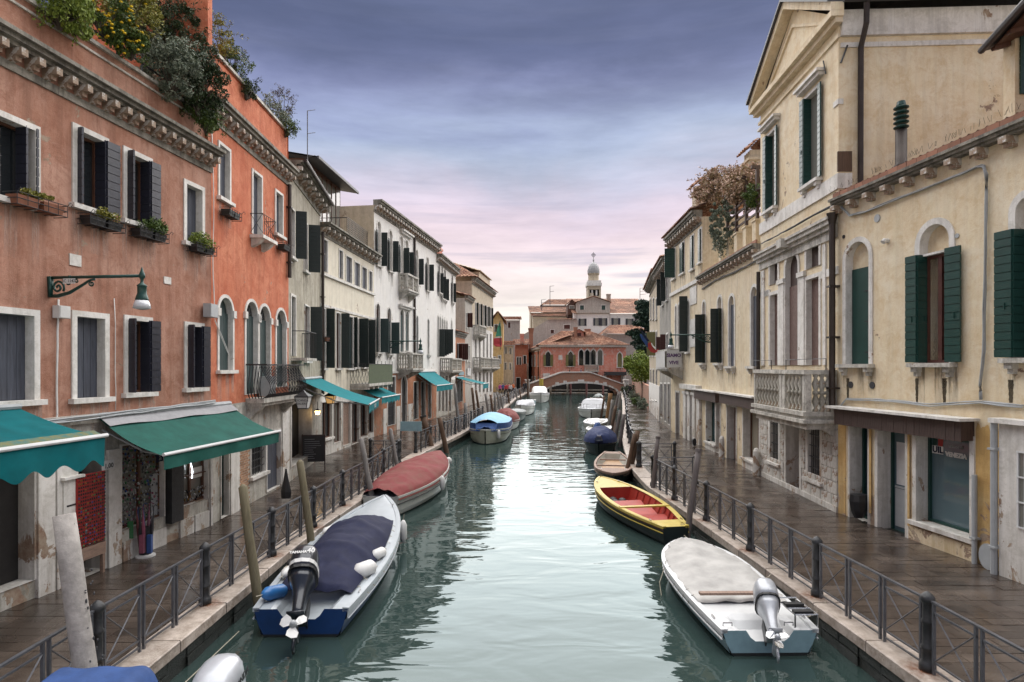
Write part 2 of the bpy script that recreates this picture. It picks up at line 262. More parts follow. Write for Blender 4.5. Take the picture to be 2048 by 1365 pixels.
# ------------------------------------------------------------ helpers
def P(px, py, z=0.0):
    Y = FPX * (EYE - z) / (py - HOR); return Vector(((px - 1024) / FPX * Y, Y, z))
def AT(px, py, Y): return Vector(((px - 1024) / FPX * Y, Y, EYE - (py - HOR) / FPX * Y))
NAMES = {}
def tag(o, label=None, cat=None, group=None, kind=None):
    for k, v in (('label', label), ('category', cat), ('group', group), ('kind', kind)):
        if v: o[k] = v
    return o
def thing(name, label, cat, loc=(0, 0, 0), rz=0, group=None):
    o = bpy.data.objects.new(name, None); C.objects.link(o); o.location = loc; o.rotation_euler = (0, 0, rz); o.empty_display_size = .2
    return tag(o, label, cat, group)
class MB:
    def __init__(s, flip=1, m=None): s.v = []; s.f = []; s.k = []; s.flip = flip; s.m = m; s.mi = 0
    def _a(s, pts):
        b = len(s.v)
        for p in pts:
            p = Vector(p)
            if s.m is not None: p = s.m @ p
            s.v.append((p.x, p.y * s.flip, p.z))
        return b
    def poly(s, pts): b = s._a(pts); s.f.append(tuple(range(b, b + len(pts)))); s.k.append(s.mi)
    def box(s, x0, x1, y0, y1, z0, z1):
        b = s._a([(x0, y0, z0), (x1, y0, z0), (x1, y1, z0), (x0, y1, z0), (x0, y0, z1), (x1, y0, z1), (x1, y1, z1), (x0, y1, z1)])
        for q in ((0, 3, 2, 1), (4, 5, 6, 7), (0, 1, 5, 4), (1, 2, 6, 5), (2, 3, 7, 6), (3, 0, 4, 7)): s.f.append(tuple(b + i for i in q)); s.k.append(s.mi)
    def rings(s, rings, cap=True, closed=True):
        n = len(rings[0]); bs = [s._a(r) for r in rings]
        for a, b in zip(bs[:-1], bs[1:]):
            for i in range(n if closed else n - 1):
                j = (i + 1) % n; s.f.append((a + i, a + j, b + j, b + i)); s.k.append(s.mi)
        if cap:
            s.f.append(tuple(bs[0] + i for i in reversed(range(n)))); s.f.append(tuple(bs[-1] + i for i in range(n))); s.k += [s.mi, s.mi]
    def tube(s, pts, r, n=6, cap=True):
        pts = [Vector(p) for p in pts]
        if not isinstance(r, (list, tuple)): r = [r] * len(pts)
        rg = []; ref = None
        for i, p in enumerate(pts):
            d = (pts[min(i + 1, len(pts) - 1)] - pts[max(i - 1, 0)]).normalized()
            if ref is None: ref = Vector((0, 0, 1)) if abs(d.z) < .9 else Vector((1, 0, 0))
            a = d.cross(ref)
            if a.length < 1e-4: a = d.cross(Vector((0, 1, 0)))
            a.normalize(); b = d.cross(a); ref = -b if False else ref
            rg.append([p + (a * math.cos(t * 2 * math.pi / n) + b * math.sin(t * 2 * math.pi / n)) * r[i] for t in range(n)])
        s.rings(rg, cap)
    def lathe(s, prof, o=(0, 0, 0), n=12):
        o = Vector(o); s.rings([[o + Vector((r * math.cos(2 * math.pi * t / n), r * math.sin(2 * math.pi * t / n), z)) for t in range(n)] for r, z in prof])
    def grid(s, fn, nu, nv):
        b = s._a([fn(i / nu, j / nv) for j in range(nv + 1) for i in range(nu + 1)])
        for j in range(nv):
            for i in range(nu):
                q = b + j * (nu + 1) + i; s.f.append((q, q + 1, q + nu + 2, q + nu + 1)); s.k.append(s.mi)
    def ellipsoid(s, c, rx, ry, rz, n=10, m=7):
        s.rings([[(c[0] + rx * math.sin(a) * math.cos(2 * math.pi * t / n), c[1] + ry * math.sin(a) * math.sin(2 * math.pi * t / n), c[2] - rz * math.cos(a)) for t in range(n)] for a in [math.pi * max(.04, min(.96, i / m)) for i in range(m + 1)]])
    def mesh(s, name, mats):
        me = bpy.data.meshes.new(name); me.from_pydata(s.v, [], s.f)
        for m in (mats if isinstance(mats, (list, tuple)) else [mats]): me.materials.append(M[m] if isinstance(m, str) else m)
        if any(s.k): me.polygons.foreach_set('material_index', s.k)
        return me
    def build(s, name, mats, parent=None, smooth=False, loc=None, rz=None):
        me = s.mesh(name, mats)
        if smooth: me.polygons.foreach_set('use_smooth', [True] * len(me.polygons))
        return put(me, name, parent, loc, rz)
def put(me, name, parent=None, loc=None, rz=None, rot=None, scale=None):
    o = bpy.data.objects.new(name, me); C.objects.link(o)
    if parent: o.parent = parent
    if loc is not None: o.location = loc
    if rz is not None: o.rotation_euler = (0, 0, rz)
    if rot is not None: o.rotation_euler = rot
    if scale is not None: o.scale = scale
    return o
def copy_thing(root, loc=None, rz=None, label=None, scale=None):
    def rec(o, par):
        c = o.copy(); C.objects.link(c)
        if par: c.parent = par
        for ch in [x for x in KIDS.get(o.name, [])]: KIDS.setdefault(c.name, []).append(rec(ch, c))
        return c
    KIDS = {}
    def fill(o):
        for ch in o.children: KIDS.setdefault(o.name, []).append(ch); fill(ch)
    fill(root); c = rec(root, None)
    if loc is not None: c.location = loc
    if rz is not None: c.rotation_euler = (0, 0, rz)
    if scale is not None: c.scale = scale
    if label: c['label'] = label
    return c
def text_mesh(txt, size, mat, parent, mtx, name='lettering', depth=.004, bold=0):
    cu = bpy.data.curves.new('txt', 'FONT'); cu.body = txt; cu.size = size; cu.extrude = depth; cu.align_x = 'CENTER'; cu.align_y = 'CENTER'; cu.resolution_u = 2; cu.offset = bold
    o = bpy.data.objects.new('txt', cu); me = bpy.data.meshes.new_from_object(o); me.materials.append(M[mat]); bpy.data.objects.remove(o)
    q = bpy.data.objects.new(name, me); C.objects.link(q); q.parent = parent; q.matrix_local = mtx; return q
def arch_pts(u0, u1, zs, zt, kind, n=12):
    c = (u0 + u1) / 2; a = (u1 - u0) / 2; h = zt - zs; out = []
    for i in range(n + 1):
        th = math.pi * i / n; x = -math.cos(th)
        if kind == 'arch': z = math.sin(th)
        else: ax = abs(x); z = .80 * (1 - ax ** 2.1) ** .62 + .20 * math.exp(-(ax / .13) ** 1.2)
        out.append((c + a * x, zs + h * max(z, 0)))
    return out
def drip(name, col, amt):
    m, n, l, b = newmat(name); t = n.new('ShaderNodeTexCoord'); sp = n.new('ShaderNodeSeparateXYZ'); l.new(t.outputs['Generated'], sp.inputs[0])
    nz = ramp(n, l, noise_node(n, l, mapping(n, l, (22, 22, 1.2)), 1.0, 6, .7), .40, .62); mu = n.new('ShaderNodeMath'); mu.operation = 'MULTIPLY'; l.new(sp.outputs['Z'], mu.inputs[0]); l.new(nz, mu.inputs[1]); m2 = n.new('ShaderNodeMath'); m2.operation = 'MULTIPLY'; l.new(mu.outputs[0], m2.inputs[0]); m2.inputs[1].default_value = amt
    l.new(m2.outputs[0], b.inputs['Alpha']); b.inputs['Base Color'].default_value = col + (1,); b.inputs['Roughness'].default_value = .9; return m
M['drip'] = drip('dark_drip_stain', (.10, .08, .055), .75); M['driplight'] = drip('pale_drip_stain', (.55, .43, .36), .7)
def rustmat():
    m, n, l, b = newmat('rust_stain'); t = n.new('ShaderNodeTexCoord'); g = n.new('ShaderNodeTexGradient'); g.gradient_type = 'SPHERICAL'; mp = n.new('ShaderNodeMapping'); mp.inputs['Location'].default_value = (-1, -1, 0); mp.inputs['Scale'].default_value = (2, 2, 0); l.new(t.outputs['Generated'], mp.inputs[0]); l.new(mp.outputs[0], g.inputs[0])
    mu = n.new('ShaderNodeMath'); mu.operation = 'MULTIPLY'; l.new(g.outputs['Fac'], mu.inputs[0]); l.new(ramp(n, l, noise_node(n, l, mapping(n, l, (9, 9, 9)), 1.0, 7, .75), .40, .60), mu.inputs[1]); l.new(mu.outputs[0], b.inputs['Alpha'])
    b.inputs['Base Color'].default_value = (.20, .07, .025, 1); b.inputs['Roughness'].default_value = .8; return m
M['rust'] = rustmat()
SHC = {}
def shutter_mesh(w, h, n, mat, vertical=False):
    key = (round(w, 2), round(h, 2), n, mat, vertical)
    if key not in SHC:
        b = MB(); b.box(0.002, w - .002, -.008, .008, 0.002, h - .002)
        if vertical:
            for i in range(n): b.box(i * w / n + .003, (i + 1) * w / n - .003, -.016 - random.random() * .004, .016, 0, h)
            for z in (h * .15, h * .8): b.box(.01, w - .01, .016, .03, z, z + .08)
        else:
            for i in range(n): b.box(0, w, -.02, .02 + random.random() * .004, i * h / n + .009, (i + 1) * h / n - .008)
            b.box(w * .35, w * .4, .022, .04, h * .38, h * .43); b.box(w * .30, w * .45, .024, .032, h * .40, h * .41)
        SHC[key] = b.mesh('shutter', mat)
    return SHC[key]
class Bld:
    def __init__(s, name, label, cat, p0, p1, side, group=None):
        s.p0 = Vector(p0[:2]); s.p1 = Vector(p1[:2]); s.L = (s.p1 - s.p0).length; s.dir = (s.p1 - s.p0).normalized(); s.s = side
        s.out = Vector((-s.dir.y, s.dir.x)) * side
        s.rz = math.atan2(s.dir.y, s.dir.x); s.root = thing(name, label, cat, (s.p0.x, s.p0.y, 0), s.rz, group); s.holes = []
    def mb(s): return MB(flip=s.s)
    def w(s, u, d, z): q = s.p0 + s.dir * u + s.out * d; return Vector((q.x, q.y, z))
    def u(s, px, d=0):
        k = (px - 1024) / FPX; return (k * (s.p0.y + d * s.out.y) - s.p0.x - d * s.out.x) / (s.dir.x - k * s.dir.y)
    def Y(s, px, d=0): return s.p0.y + s.u(px, d) * s.dir.y + d * s.out.y
    def z(s, px, py, d=0): return EYE - (py - HOR) * s.Y(px, d) / FPX
    def dat(s, px, u):
        k = (px - 1024) / FPX; return (k * (s.p0.y + u * s.dir.y) - s.p0.x - u * s.dir.x) / (s.out.x - k * s.out.y)
    def zd(s, py, u, d): return EYE - (py - HOR) * (s.p0.y + u * s.dir.y + d * s.out.y) / FPX
    def put(s, me, name, parent, u, d, z, ang=0): return put(me, name, parent, (u, s.s * d, z), s.s * ang)
    def leaf(s, par, u, d, z, w, h, ang, mat, n=None, vertical=False):
        n = n or max(3, round(h / .16)); me = shutter_mesh(round(w, 2), round(h, 2), n, mat, vertical); return s.put(me, 'shutter', par, u, d, z, R(ang))
    def win(s, x0, x1, yt, yb, kind='rect', fw=.11, infill='glass', imat='glass', sill=True, shut=None, smat='navy', frame='stone', spring=None, depth=None, lunette=None, proud=.03, brackets=False, sillmat=None, name='window', grille=False, uv=None, mull=0):
        depth = depth or getattr(s, 'dep', .2)
        if uv: ua, ub, z1, z0 = uv
        else:
            ua, ub = sorted((s.u(x0), s.u(x1))); z1 = s.z(x0, yt); z0 = s.z(x0, yb)
            if kind != 'rect': z1 = s.z((x0 + x1) / 2, yt)
        w = ub - ua
        zs = z1 if kind == 'rect' else (z1 - (w / 2 if kind == 'arch' else w * .75))
        inner = [(ua, z0)] + ([(ua, z1), (ub, z1)] if kind == 'rect' else arch_pts(ua, ub, zs, z1, kind)) + [(ub, z0)]
        fo = fw
        outer = [(ua - fo, z0)] + ([(ua - fo, z1 + fo), (ub + fo, z1 + fo)] if kind == 'rect' else arch_pts(ua - fo, ub + fo, zs, z1 + fo * (1 if kind == 'arch' else 1.5), kind)) + [(ub + fo, z0)]
        e = fo * .5
        s.holes.append((ua - e, ub + e, z0 - .0, z1 + e, zs, kind))
        b = s.mb()
        for i in range(len(inner) - 1):
            (a0, a1), (b0, b1) = inner[i], inner[i + 1]; (c0, c1), (d0, d1) = outer[i], outer[i + 1]
            b.poly([(c0, proud, c1), (a0, proud, a1), (b0, proud, b1), (d0, proud, d1)])
            b.poly([(a0, proud, a1), (a0, -depth, a1), (b0, -depth, b1), (b0, proud, b1)])
            b.poly([(c0, -.02, c1), (c0, proud, c1), (d0, proud, d1), (d0, -.02, d1)])
        b.poly([(ua, proud, z0), (ub, proud, z0), (ub, -depth, z0), (ua, -depth, z0)])
        W_ = b.build(name, frame, s.root)
        if sill:
            q = s.mb(); q.box(ua - fw - .06, ub + fw + .06, -.02, .12 if not brackets else .2, z0 - .09, z0 + .003)
            if brackets:
                for uu in (ua - fw + .02, ub + fw - .18): q.box(uu, uu + .16, 0, .15, z0 - .2, z0 - .09); q.box(uu + .02, uu + .14, 0, .09, z0 - .3, z0 - .2)
            q.build('sill', sillmat or 'stone', W_)
        if sill and z0 > 2.5:
            rr = random.Random(int(ua * 100)); q = s.mb()
            for uu in (ua - fw, ub - .05, (ua + ub) / 2): hh = rr.uniform(.5, 1.2); wd = rr.uniform(.10, .28); q.poly([(uu, .004, z0 - .09 - hh), (uu + wd, .004, z0 - .09 - hh), (uu + wd, .004, z0 - .09), (uu, .004, z0 - .09)])
            q.build('drip_stain', getattr(s, 'drip', 'drip'), W_)
        # infill
        dd = -depth + .01
        q = s.mb()
        if infill == 'glass':
            q.poly([(p[0], dd - .03, p[1]) for p in inner]); q.build('pane', imat, W_)
            q = s.mb(); t = .05
            q.box(ua, ua + t, dd - .028, dd + .02, z0, zs); q.box(ub - t, ub, dd - .028, dd + .02, z0, zs); q.box(ua + t, ub - t, dd - .028, dd + .02, z0, z0 + t); q.box(ua + t, ub - t, dd - .028, dd + .02, zs - t, zs)
            if mull >= 0: q.box((ua + ub) / 2 - .03, (ua + ub) / 2 + .03, dd - .027, dd + .025, z0 + t, zs - t)
            for k in range(mull): zz = z0 + (zs - z0) * (k + 1) / (mull + 1); q.box(ua + t, ub - t, dd - .026, dd + .01, zz - .015, zz + .015)
            q.build('sash', 'wood' if imat != 'glassblue' else 'green', W_)
        elif infill == 'shutter':
            zz = z1 if kind == 'rect' else (lunette if lunette else zs)
            for a, bb in ((ua, (ua + ub) / 2), ((ua + ub) / 2, ub)):
                s.leaf(W_, a + .003, dd + .02, z0 + .005, bb - a - .006, (zz - z0) - .01, 0, smat, max(2, round(w / .3)), True)
            if kind != 'rect': q.poly([(p[0], dd, p[1]) for p in inner]); q.build('lunette', imat, W_)
            else: q.poly([(p[0], dd - .01, p[1]) for p in inner]); q.build('backing', 'dark', W_)
        elif infill == 'blank':
            q.poly([(p[0], dd, p[1]) for p in inner]); q.build('infill', imat, W_)
        if grille:
            q = s.mb(); nb = max(4, int(w / .11))
            for k in range(1, nb): uu = ua + w * k / nb; q.box(uu - .009, uu + .009, -.06, -.042, z0, z1)
            for k in range(1, 5): zz = z0 + (z1 - z0) * k / 5; q.box(ua, ub, -.045, -.025, zz - .012, zz + .012)
            q.build('grille', 'iron', W_)
        for sp in (shut or []):
            # (side 'n' near edge or 'f' far edge, width, angle from the opening outwards, top fraction)
            sd, ww, an = sp[:3]; hh = ((lunette or zs) if kind != 'rect' else z1) - z0
            hh = hh + .02
            off = sp[3] if len(sp) > 3 else .0
            uu = ua + off if sd == 'n' else ub - off
            s.leaf(W_, uu, proud + .03 + (sp[4] if len(sp) > 4 else 0), z0 + .01, ww, hh, an if sd == 'n' else 180 - an, smat)
        return W_
    def wall(s, zt, mat, z0=0, u0=0, u1=None, d=0, name='wall'):
        u1 = s.L if u1 is None else u1; H = [h for h in s.holes if h[3] > z0 and h[2] < zt and h[1] > u0 and h[0] < u1]
        us = sorted({u0, u1} | {min(max(x, u0), u1) for h in H for x in h[:2]}); zs = sorted({z0, zt} | {min(max(x, z0), zt) for h in H for x in h[2:4]})
        b = s.mb()
        for a, c in zip(us[:-1], us[1:]):
            if c - a < 1e-5: continue
            run = None
            for e, f in zip(zs[:-1], zs[1:]):
                mid = ((a + c) / 2, (e + f) / 2)
                if any(h[0] < mid[0] < h[1] and h[2] < mid[1] < h[3] for h in H): continue
                b.poly([(a, d, e), (c, d, e), (c, d, f), (a, d, f)])
        for h in H:
            if h[5] != 'rect':
                ap = arch_pts(h[0], h[1], h[4], h[3] - .002, h[5])
                for (a0, a1), (c0, c1) in zip(ap[:-1], ap[1:]): b.poly([(a0, d, a1), (c0, d, c1), (c0, d, h[3]), (a0, d, h[3])])
        return b.build(name, mat, s.root)
    def body(s, zt, mat, D=9, u0=0, u1=None, z0=-.3, sides=True):
        u1 = s.L if u1 is None else u1; b = s.mb()
        b.poly([(u0, 0, z0), (u0, -D, z0), (u0, -D, zt), (u0, 0, zt)]); b.poly([(u1, 0, z0), (u1, -D, z0), (u1, -D, zt), (u1, 0, zt)])
        b.poly([(u0, -D, z0), (u1, -D, z0), (u1, -D, zt), (u0, -D, zt)])
        b.poly([(u0, -.6, z0), (u1, -.6, z0), (u1, -.6, zt - .05), (u0, -.6, zt - .05)])
        b.poly([(u0, 0, zt), (u1, 0, zt), (u1, -D, zt), (u0, -D, zt)])
        return b.build('side_wall', mat, s.root)
    def cornice(s, z, u0=0, u1=None, proj=.35, h=.2, corb=.6, cmat='cornice', ch=.2, cw=.16, cd=.3, band=True, gutter=False):
        u1 = s.L if u1 is None else u1; b = s.mb()
        for dd, z0, z1 in ((proj * .55, 0, .3), (proj * .8, .3, .65), (proj, .65, 1)): b.box(u0, u1, -.05 - .003 * z0, dd, z + h * z0, z + h * z1)
        if band: b.box(u0, u1, -.05, .04, z - ch - .14, z - ch)
        o = b.build('cornice', cmat, s.root)
        if gutter:
            b = s.mb(); b.tube([(u0, proj + .06, z + h), (u1, proj + .06, z + h)], .07, 8); b.build('gutter', 'copper', s.root)
        if corb:
            q = s.mb(); q.box(-cw / 2, cw / 2, 0, cd, -ch * .62, 0); q.box(-cw * .42, cw * .42, 0, cd * .6, -ch, -ch * .62)
            me = q.mesh('corbel', 'stone'); n = int((u1 - u0) / corb)
            for k in range(n + 1): s.put(me, 'corbel', o, u0 + .1 + (u1 - u0 - .2) * k / max(n, 1), 0, z - .002)
        return o
    def pipe(s, px, z0, z1, r=.06, mat='copper', d=.09, name='drainpipe', u=None):
        u = s.u(px) if u is None else u; b = s.mb(); b.tube([(u, d, z0), (u, d, z1)], r, 8)
        for k in range(int((z1 - z0) / 1.9) + 1): zz = z0 + .5 + k * 1.9; b.box(u - r * 1.3, u + r * 1.3, 0, d + r * 1.2, zz, zz + .04)
        return b.build(name, mat, s.root, smooth=False)
def roof_sheet(b, p00, p10, p01, p11, nc, nr, amp=.09):
    # p00-p10 along the eave, p01-p11 along the ridge: barrel tiles in rows
    p00, p10, p01, p11 = map(Vector, (p00, p10, p01, p11)); nrm = (p10 - p00).cross(p01 - p00).normalized()
    if nrm.z < 0: nrm = -nrm
    cols = nc * 4; step = [0, .7, 1, .7]
    rows = []
    for r in range(nr):
        for e in (0, 1):
            t = (r + e) / nr; lift = amp * (.55 if e == 0 else 0); row = []
            for c in range(cols + 1):
                a = c / cols; p = (p00.lerp(p10, a)).lerp(p01.lerp(p11, a), t)
                row.append(p + nrm * (amp * step[c % 4] + lift))
            rows.append(row)
    base = [b._a(r) for r in rows]
    for q, w in zip(base[:-1], base[1:]):
        for c in range(cols): b.f.append((q + c, q + c + 1, w + c + 1, w + c)); b.k.append(b.mi)
def leaf_cloud(b, centers, n, size, flat=.5, seed=1, hang=0):
    rr = random.Random(seed)
    for c, rx, ry, rz in centers:
        for k in range(int(n)):
            while True:
                x, y, z = rr.uniform(-1, 1), rr.uniform(-1, 1), rr.uniform(-1, 1); q = x * x + y * y + z * z
                if q < 1: break
            f = 1 if rr.random() < .3 else (q ** -.25 if q > .02 else 1); x *= f; y *= f; z *= f
            p = Vector((c[0] + x * rx, c[1] + y * ry, c[2] + z * rz))
            a = Vector((rr.uniform(-1, 1), rr.uniform(-1, 1), rr.uniform(-1, 1) - hang)).normalized(); e = a.cross(Vector((rr.uniform(-1, 1), rr.uniform(-1, 1), rr.uniform(-1, 1)))).normalized()
            sz = size * rr.uniform(.6, 1.3); i = b._a([p - a * sz, p + e * sz * flat, p + a * sz, p - e * sz * flat]); b.f.append((i, i + 1, i + 2, i + 3)); b.k.append(b.mi)
def clumps(c, rx, ry, rz, n, r, seed=1):
    rr = random.Random(seed); out = []
    for k in range(n):
        while True:
            x, y, z = rr.uniform(-1, 1), rr.uniform(-1, 1), rr.uniform(-1, 1)
            if x * x + y * y + z * z < 1: break
        q = r * rr.uniform(.6, 1.3); out.append(((c[0] + x * rx, c[1] + y * ry, c[2] + z * rz), q, q, q * .8))
    return out
def shrub(name, label, cat, c, rx, ry, rz, mat, n=14, leaves=120, size=.05, seed=1, flowers=0, hang=0, group=None, twigs=True, flat=.5):
    t = thing(name, label, cat, (c[0], c[1], c[2] - rz), 0, group); b = MB(); cl = clumps((0, 0, rz), rx, ry, rz, int(n * 1.5), min(rx, ry, rz) * .42, seed); leaf_cloud(b, cl, leaves, size * .72, flat, seed, hang)
    rs = random.Random(seed + 77); sh = []; tw = MB()
    for k in range(int(n * 1.6)):
        d = Vector((rs.uniform(-1, 1), rs.uniform(-1, .6), rs.uniform(-.5, 1) - hang * .6)).normalized(); p = Vector((d.x * rx * .8, d.y * ry * .8, rz + d.z * rz * .8)); ln = rs.uniform(.25, .6) * max(rx, rz); pts = [p]
        for q in range(4): d = (d + Vector((rs.uniform(-.3, .3), rs.uniform(-.3, .3), rs.uniform(-.3, .1) - hang * .25))).normalized(); p = p + d * ln / 4; pts.append(p)
        tw.tube(pts, .0045, 3); sh += [((q.x, q.y, q.z), .07, .07, .07) for q in pts]
    leaf_cloud(b, sh, 5, size * .7, flat, seed + 3, hang); b.build('foliage', mat, t)
    tw.build('shoots', 'twig', t)
    if twigs:
        b = MB()
        for q in cl: b.tube([(0, 0, 0), (q[0][0] * .5, q[0][1] * .5, q[0][2] * .6), q[0]], [.02, .012, .005], 4)
        b.build('stem', 'twig', t)
    if flowers:
        b = MB(); rr = random.Random(seed + 5)
        for k in range(flowers):
            q = rr.choice(cl); d = Vector((rr.uniform(-1, 1), rr.uniform(-1, .2), rr.uniform(-.6, 1))).normalized(); p = Vector(q[0]) + d * q[1] * 1.1
            b.ellipsoid(p, .035, .035, .02, 6, 3)
        b.build('flowers', 'petal', t)
    return t
M['quaywet'] = m_ = bpy.data.materials.new('algae_quay_wall'); m_.use_nodes = True
def _q(m_):
    n = m_.node_tree.nodes; l = m_.node_tree.links; b = n['Principled BSDF']; v = mapping(n, l, (1, 1, 1)); t = n.new('ShaderNodeTexCoord'); sp = n.new('ShaderNodeSeparateXYZ'); l.new(t.outputs['Object'], sp.inputs[0])
    ad = n.new('ShaderNodeMath'); ad.operation = 'MULTIPLY_ADD'; l.new(noise_node(n, l, v, 2.2, 6, .7), ad.inputs[0]); ad.inputs[1].default_value = .34; l.new(sp.outputs['Z'], ad.inputs[2])
    c = ramp(n, l, ad.outputs[0], -.32, -.02, (.014, .017, .011, 1), (.17, .155, .075, 1)); c = mixc(n, l, ramp(n, l, noise_node(n, l, v, 7, 8, .8), .52, .66), c, (.30, .28, .22)); c = mixc(n, l, ramp(n, l, ad.outputs[0], -.30, -.16, (1, 1, 1, 1), (0, 0, 0, 1)), c, (.012, .014, .010))
    l.new(c, b.inputs['Base Color']); b.inputs['Roughness'].default_value = .45; bump(n, l, noise_node(n, l, v, 9, 8, .8), 1, .05, b)
_q(m_)
# ------------------------------------------------------------ ground, quays, water
WZ = -.5
# outer top edges of the two quays, near to far
QR = [(5.35, 1), (5.23, 7.7), (5.12, 10), (4.98, 13), (4.8, 16.5), (4.55, 20.5), (4.75, 24.0), (5.5, 29.5), (6.15, 33.5), (7.5, 41), (10.4, 56.5), (13.4, 73), (17.3, 96)]
QL = [(-4.85, 1), (-4.85, 7.6), (-4.85, 10.2), (-4.83, 14.1), (-4.5, 18.8), (-4.45, 23.5), (-4.1, 28.6), (-3.05, 35.8), (-2.1, 44), (-1.0, 55), (.55, 77), (2.3, 94), (2.6, 98)]
def along(poly, y):
    for (a, b), (c, d) in zip(poly[:-1], poly[1:]):
        if y <= d: return a + (c - a) * (y - b) / (d - b)
    return poly[-1][0]
# facade foot lines (x at depth y)
FR = [(10.4, 1), (9.75, 10), (9.5, 12.2), (8.98, 16.5), (9.24, 22.3), (9.73, 30.8), (10.0, 37.8), (10.9, 44.4), (12.95, 56.5), (16.5, 73), (20.5, 96)]
FL = [(-9.5, 1), (-8.30, 9.66), (-7.64, 15.2), (-7.75, 20.8), (-8.5, 26.5), (-7.85, 35), (-6.1, 47.7), (-5.3, 54.5), (-4.3, 62), (-2.4, 76), (0.2, 98)]
def strip(name, poly, xfar, z):
    b = MB()
    for (a, y0), (c, y1) in zip(poly[:-1], poly[1:]): b.poly([(a, y0, z), (c, y1, z), (xfar, y1, z), (xfar, y0, z)])
    return b.build(name, 'land')
tag(strip('ground_right', QR + [(17.4, 103)], 160, -.035), kind='structure'); tag(strip('ground_left', QL + [(2.6, 103)], -160, -.035), kind='structure')
b = MB(); b.poly([(-400, 103, -.037), (400, 103, -.037), (400, 900, -.037), (-400, 900, -.037)]); tag(b.build('ground', 'land'), kind='structure')
b = MB(); b.poly([(-9, -8, WZ), (9, -8, WZ), (30, 110, WZ), (-9, 110, WZ)]); tag(b.build('water', 'water'), kind='structure')
def quay(name, poly, sgn):
    root = thing(name, None, None, (0, 0, 0)); tag(root, kind='structure'); b = MB()
    for (a, y0), (c, y1) in zip(poly[:-1], poly[1:]):
        b.poly([(a + .05 * sgn, y0, -1.2), (c + .05 * sgn, y1, -1.2), (c + .05 * sgn, y1, -.1), (a + .05 * sgn, y0, -.1)])
    # rough courses of wall blocks
    y = 5.0; rr = random.Random(3)
    while y < 60:
        for z0, z1 in ((-.9, -.55), (-.55, -.34), (-.34, -.15)):
            yy = y
            for k in range(2):
                ln = .5; o = rr.uniform(-.01, .035); x0 = along(poly, yy) + .05 * sgn; x1 = along(poly, yy + ln - .02) + .05 * sgn
                b.poly([(x0 - o * sgn, yy + .015, z0 + .015), (x1 - o * sgn, yy + ln - .015, z0 + .015), (x1 - o * sgn, yy + ln - .015, z1 - .01), (x0 - o * sgn, yy + .015, z1 - .01)])
                b.poly([(x0 - o * sgn, yy + .015, z1 - .01), (x1 - o * sgn, yy + ln - .015, z1 - .01), (x1, yy + ln - .015, z1 - .01), (x0, yy + .015, z1 - .01)]); yy += ln
        y += 1.0
    w = b.build('quay_face', 'quaywet', root)
    # coping blocks
    y = 4.6; n = 0; far = MB()
    while y < 96:
        ln = rr.uniform(1.15, 1.75); dz = rr.uniform(-.006, .006)
        x0, x1 = along(poly, y), along(poly, y + ln); g = .012
        tgt = MB() if y < 48 else far
        j = rr.uniform(-.012, .012)
        def c(x, yy): return x
        wd = .52
        lo = [(x0 + j, y + g), (x1 + j, y + ln - g), (x1 + wd * sgn, y + ln - g), (x0 + wd * sgn, y + g)]
        top = [(px + (.015 * sgn if i < 2 else -.0 * sgn), py, .004 + dz) for i, (px, py) in enumerate(lo)]
        tgt.rings([[(p[0], p[1], -.17) for p in lo], [(p[0], p[1], -.012 + dz) for p in lo], top])
        if tgt is not far: tgt.build('coping_stone', 'coping', root)
        y += ln
    o = far.build('coping_far', 'coping', root); o['kind'] = 'stuff'
    return root
quay('quay_right', QR, 1); quay('quay_left', QL, -1)
def pavement(name, qp, fp, sgn, ystart, yend):
    root = thing(name, None, None, (0, 0, 0)); tag(root, kind='structure'); rr = random.Random(11 if sgn > 0 else 12)
    cube = MB(); cube.box(-.5, .5, -.5, .5, -1, 0); me = cube.mesh('paving_stone', 'paving'); me2 = None
    y = ystart; cnt = 0; far = MB()
    while y < yend:
        h = rr.uniform(.20, .27) if y < 34 else .4
        xa = along(qp, y + h / 2) + .52 * sgn; xb = along(fp, y + h / 2) + .1 * sgn
        x = xa + sgn * .008; 
        while (xb - x) * sgn > .1:
            ln = rr.uniform(.45, .95) * (1 if y < 34 else 1.6); ln = min(ln, abs(xb - x)); g = .0045
            cx = x + sgn * ln / 2; dz = rr.uniform(-.004, .003)
            if cnt < 299: put(me, 'paving_stone', root, (cx, y + h / 2, dz), 0, scale=(ln - g * 2, h - g * 2, .03)).rotation_euler = (rr.uniform(-.002, .002), rr.uniform(-.002, .002), 0); cnt += 1
            else: far.poly([(cx - ln / 2 + g, y + g, dz), (cx + ln / 2 - g, y + g, dz), (cx + ln / 2 - g, y + h - g, dz), (cx - ln / 2 + g, y + h - g, dz)])
            x += sgn * ln
        y += h
    o = far.build('distant_paving', 'paving_far', root); o['kind'] = 'stuff'
    return root
pavement('pavement_right', QR, FR, 1, 7.0, 98); pavement('pavement_left', QL, FL, -1, 6.6, 98)
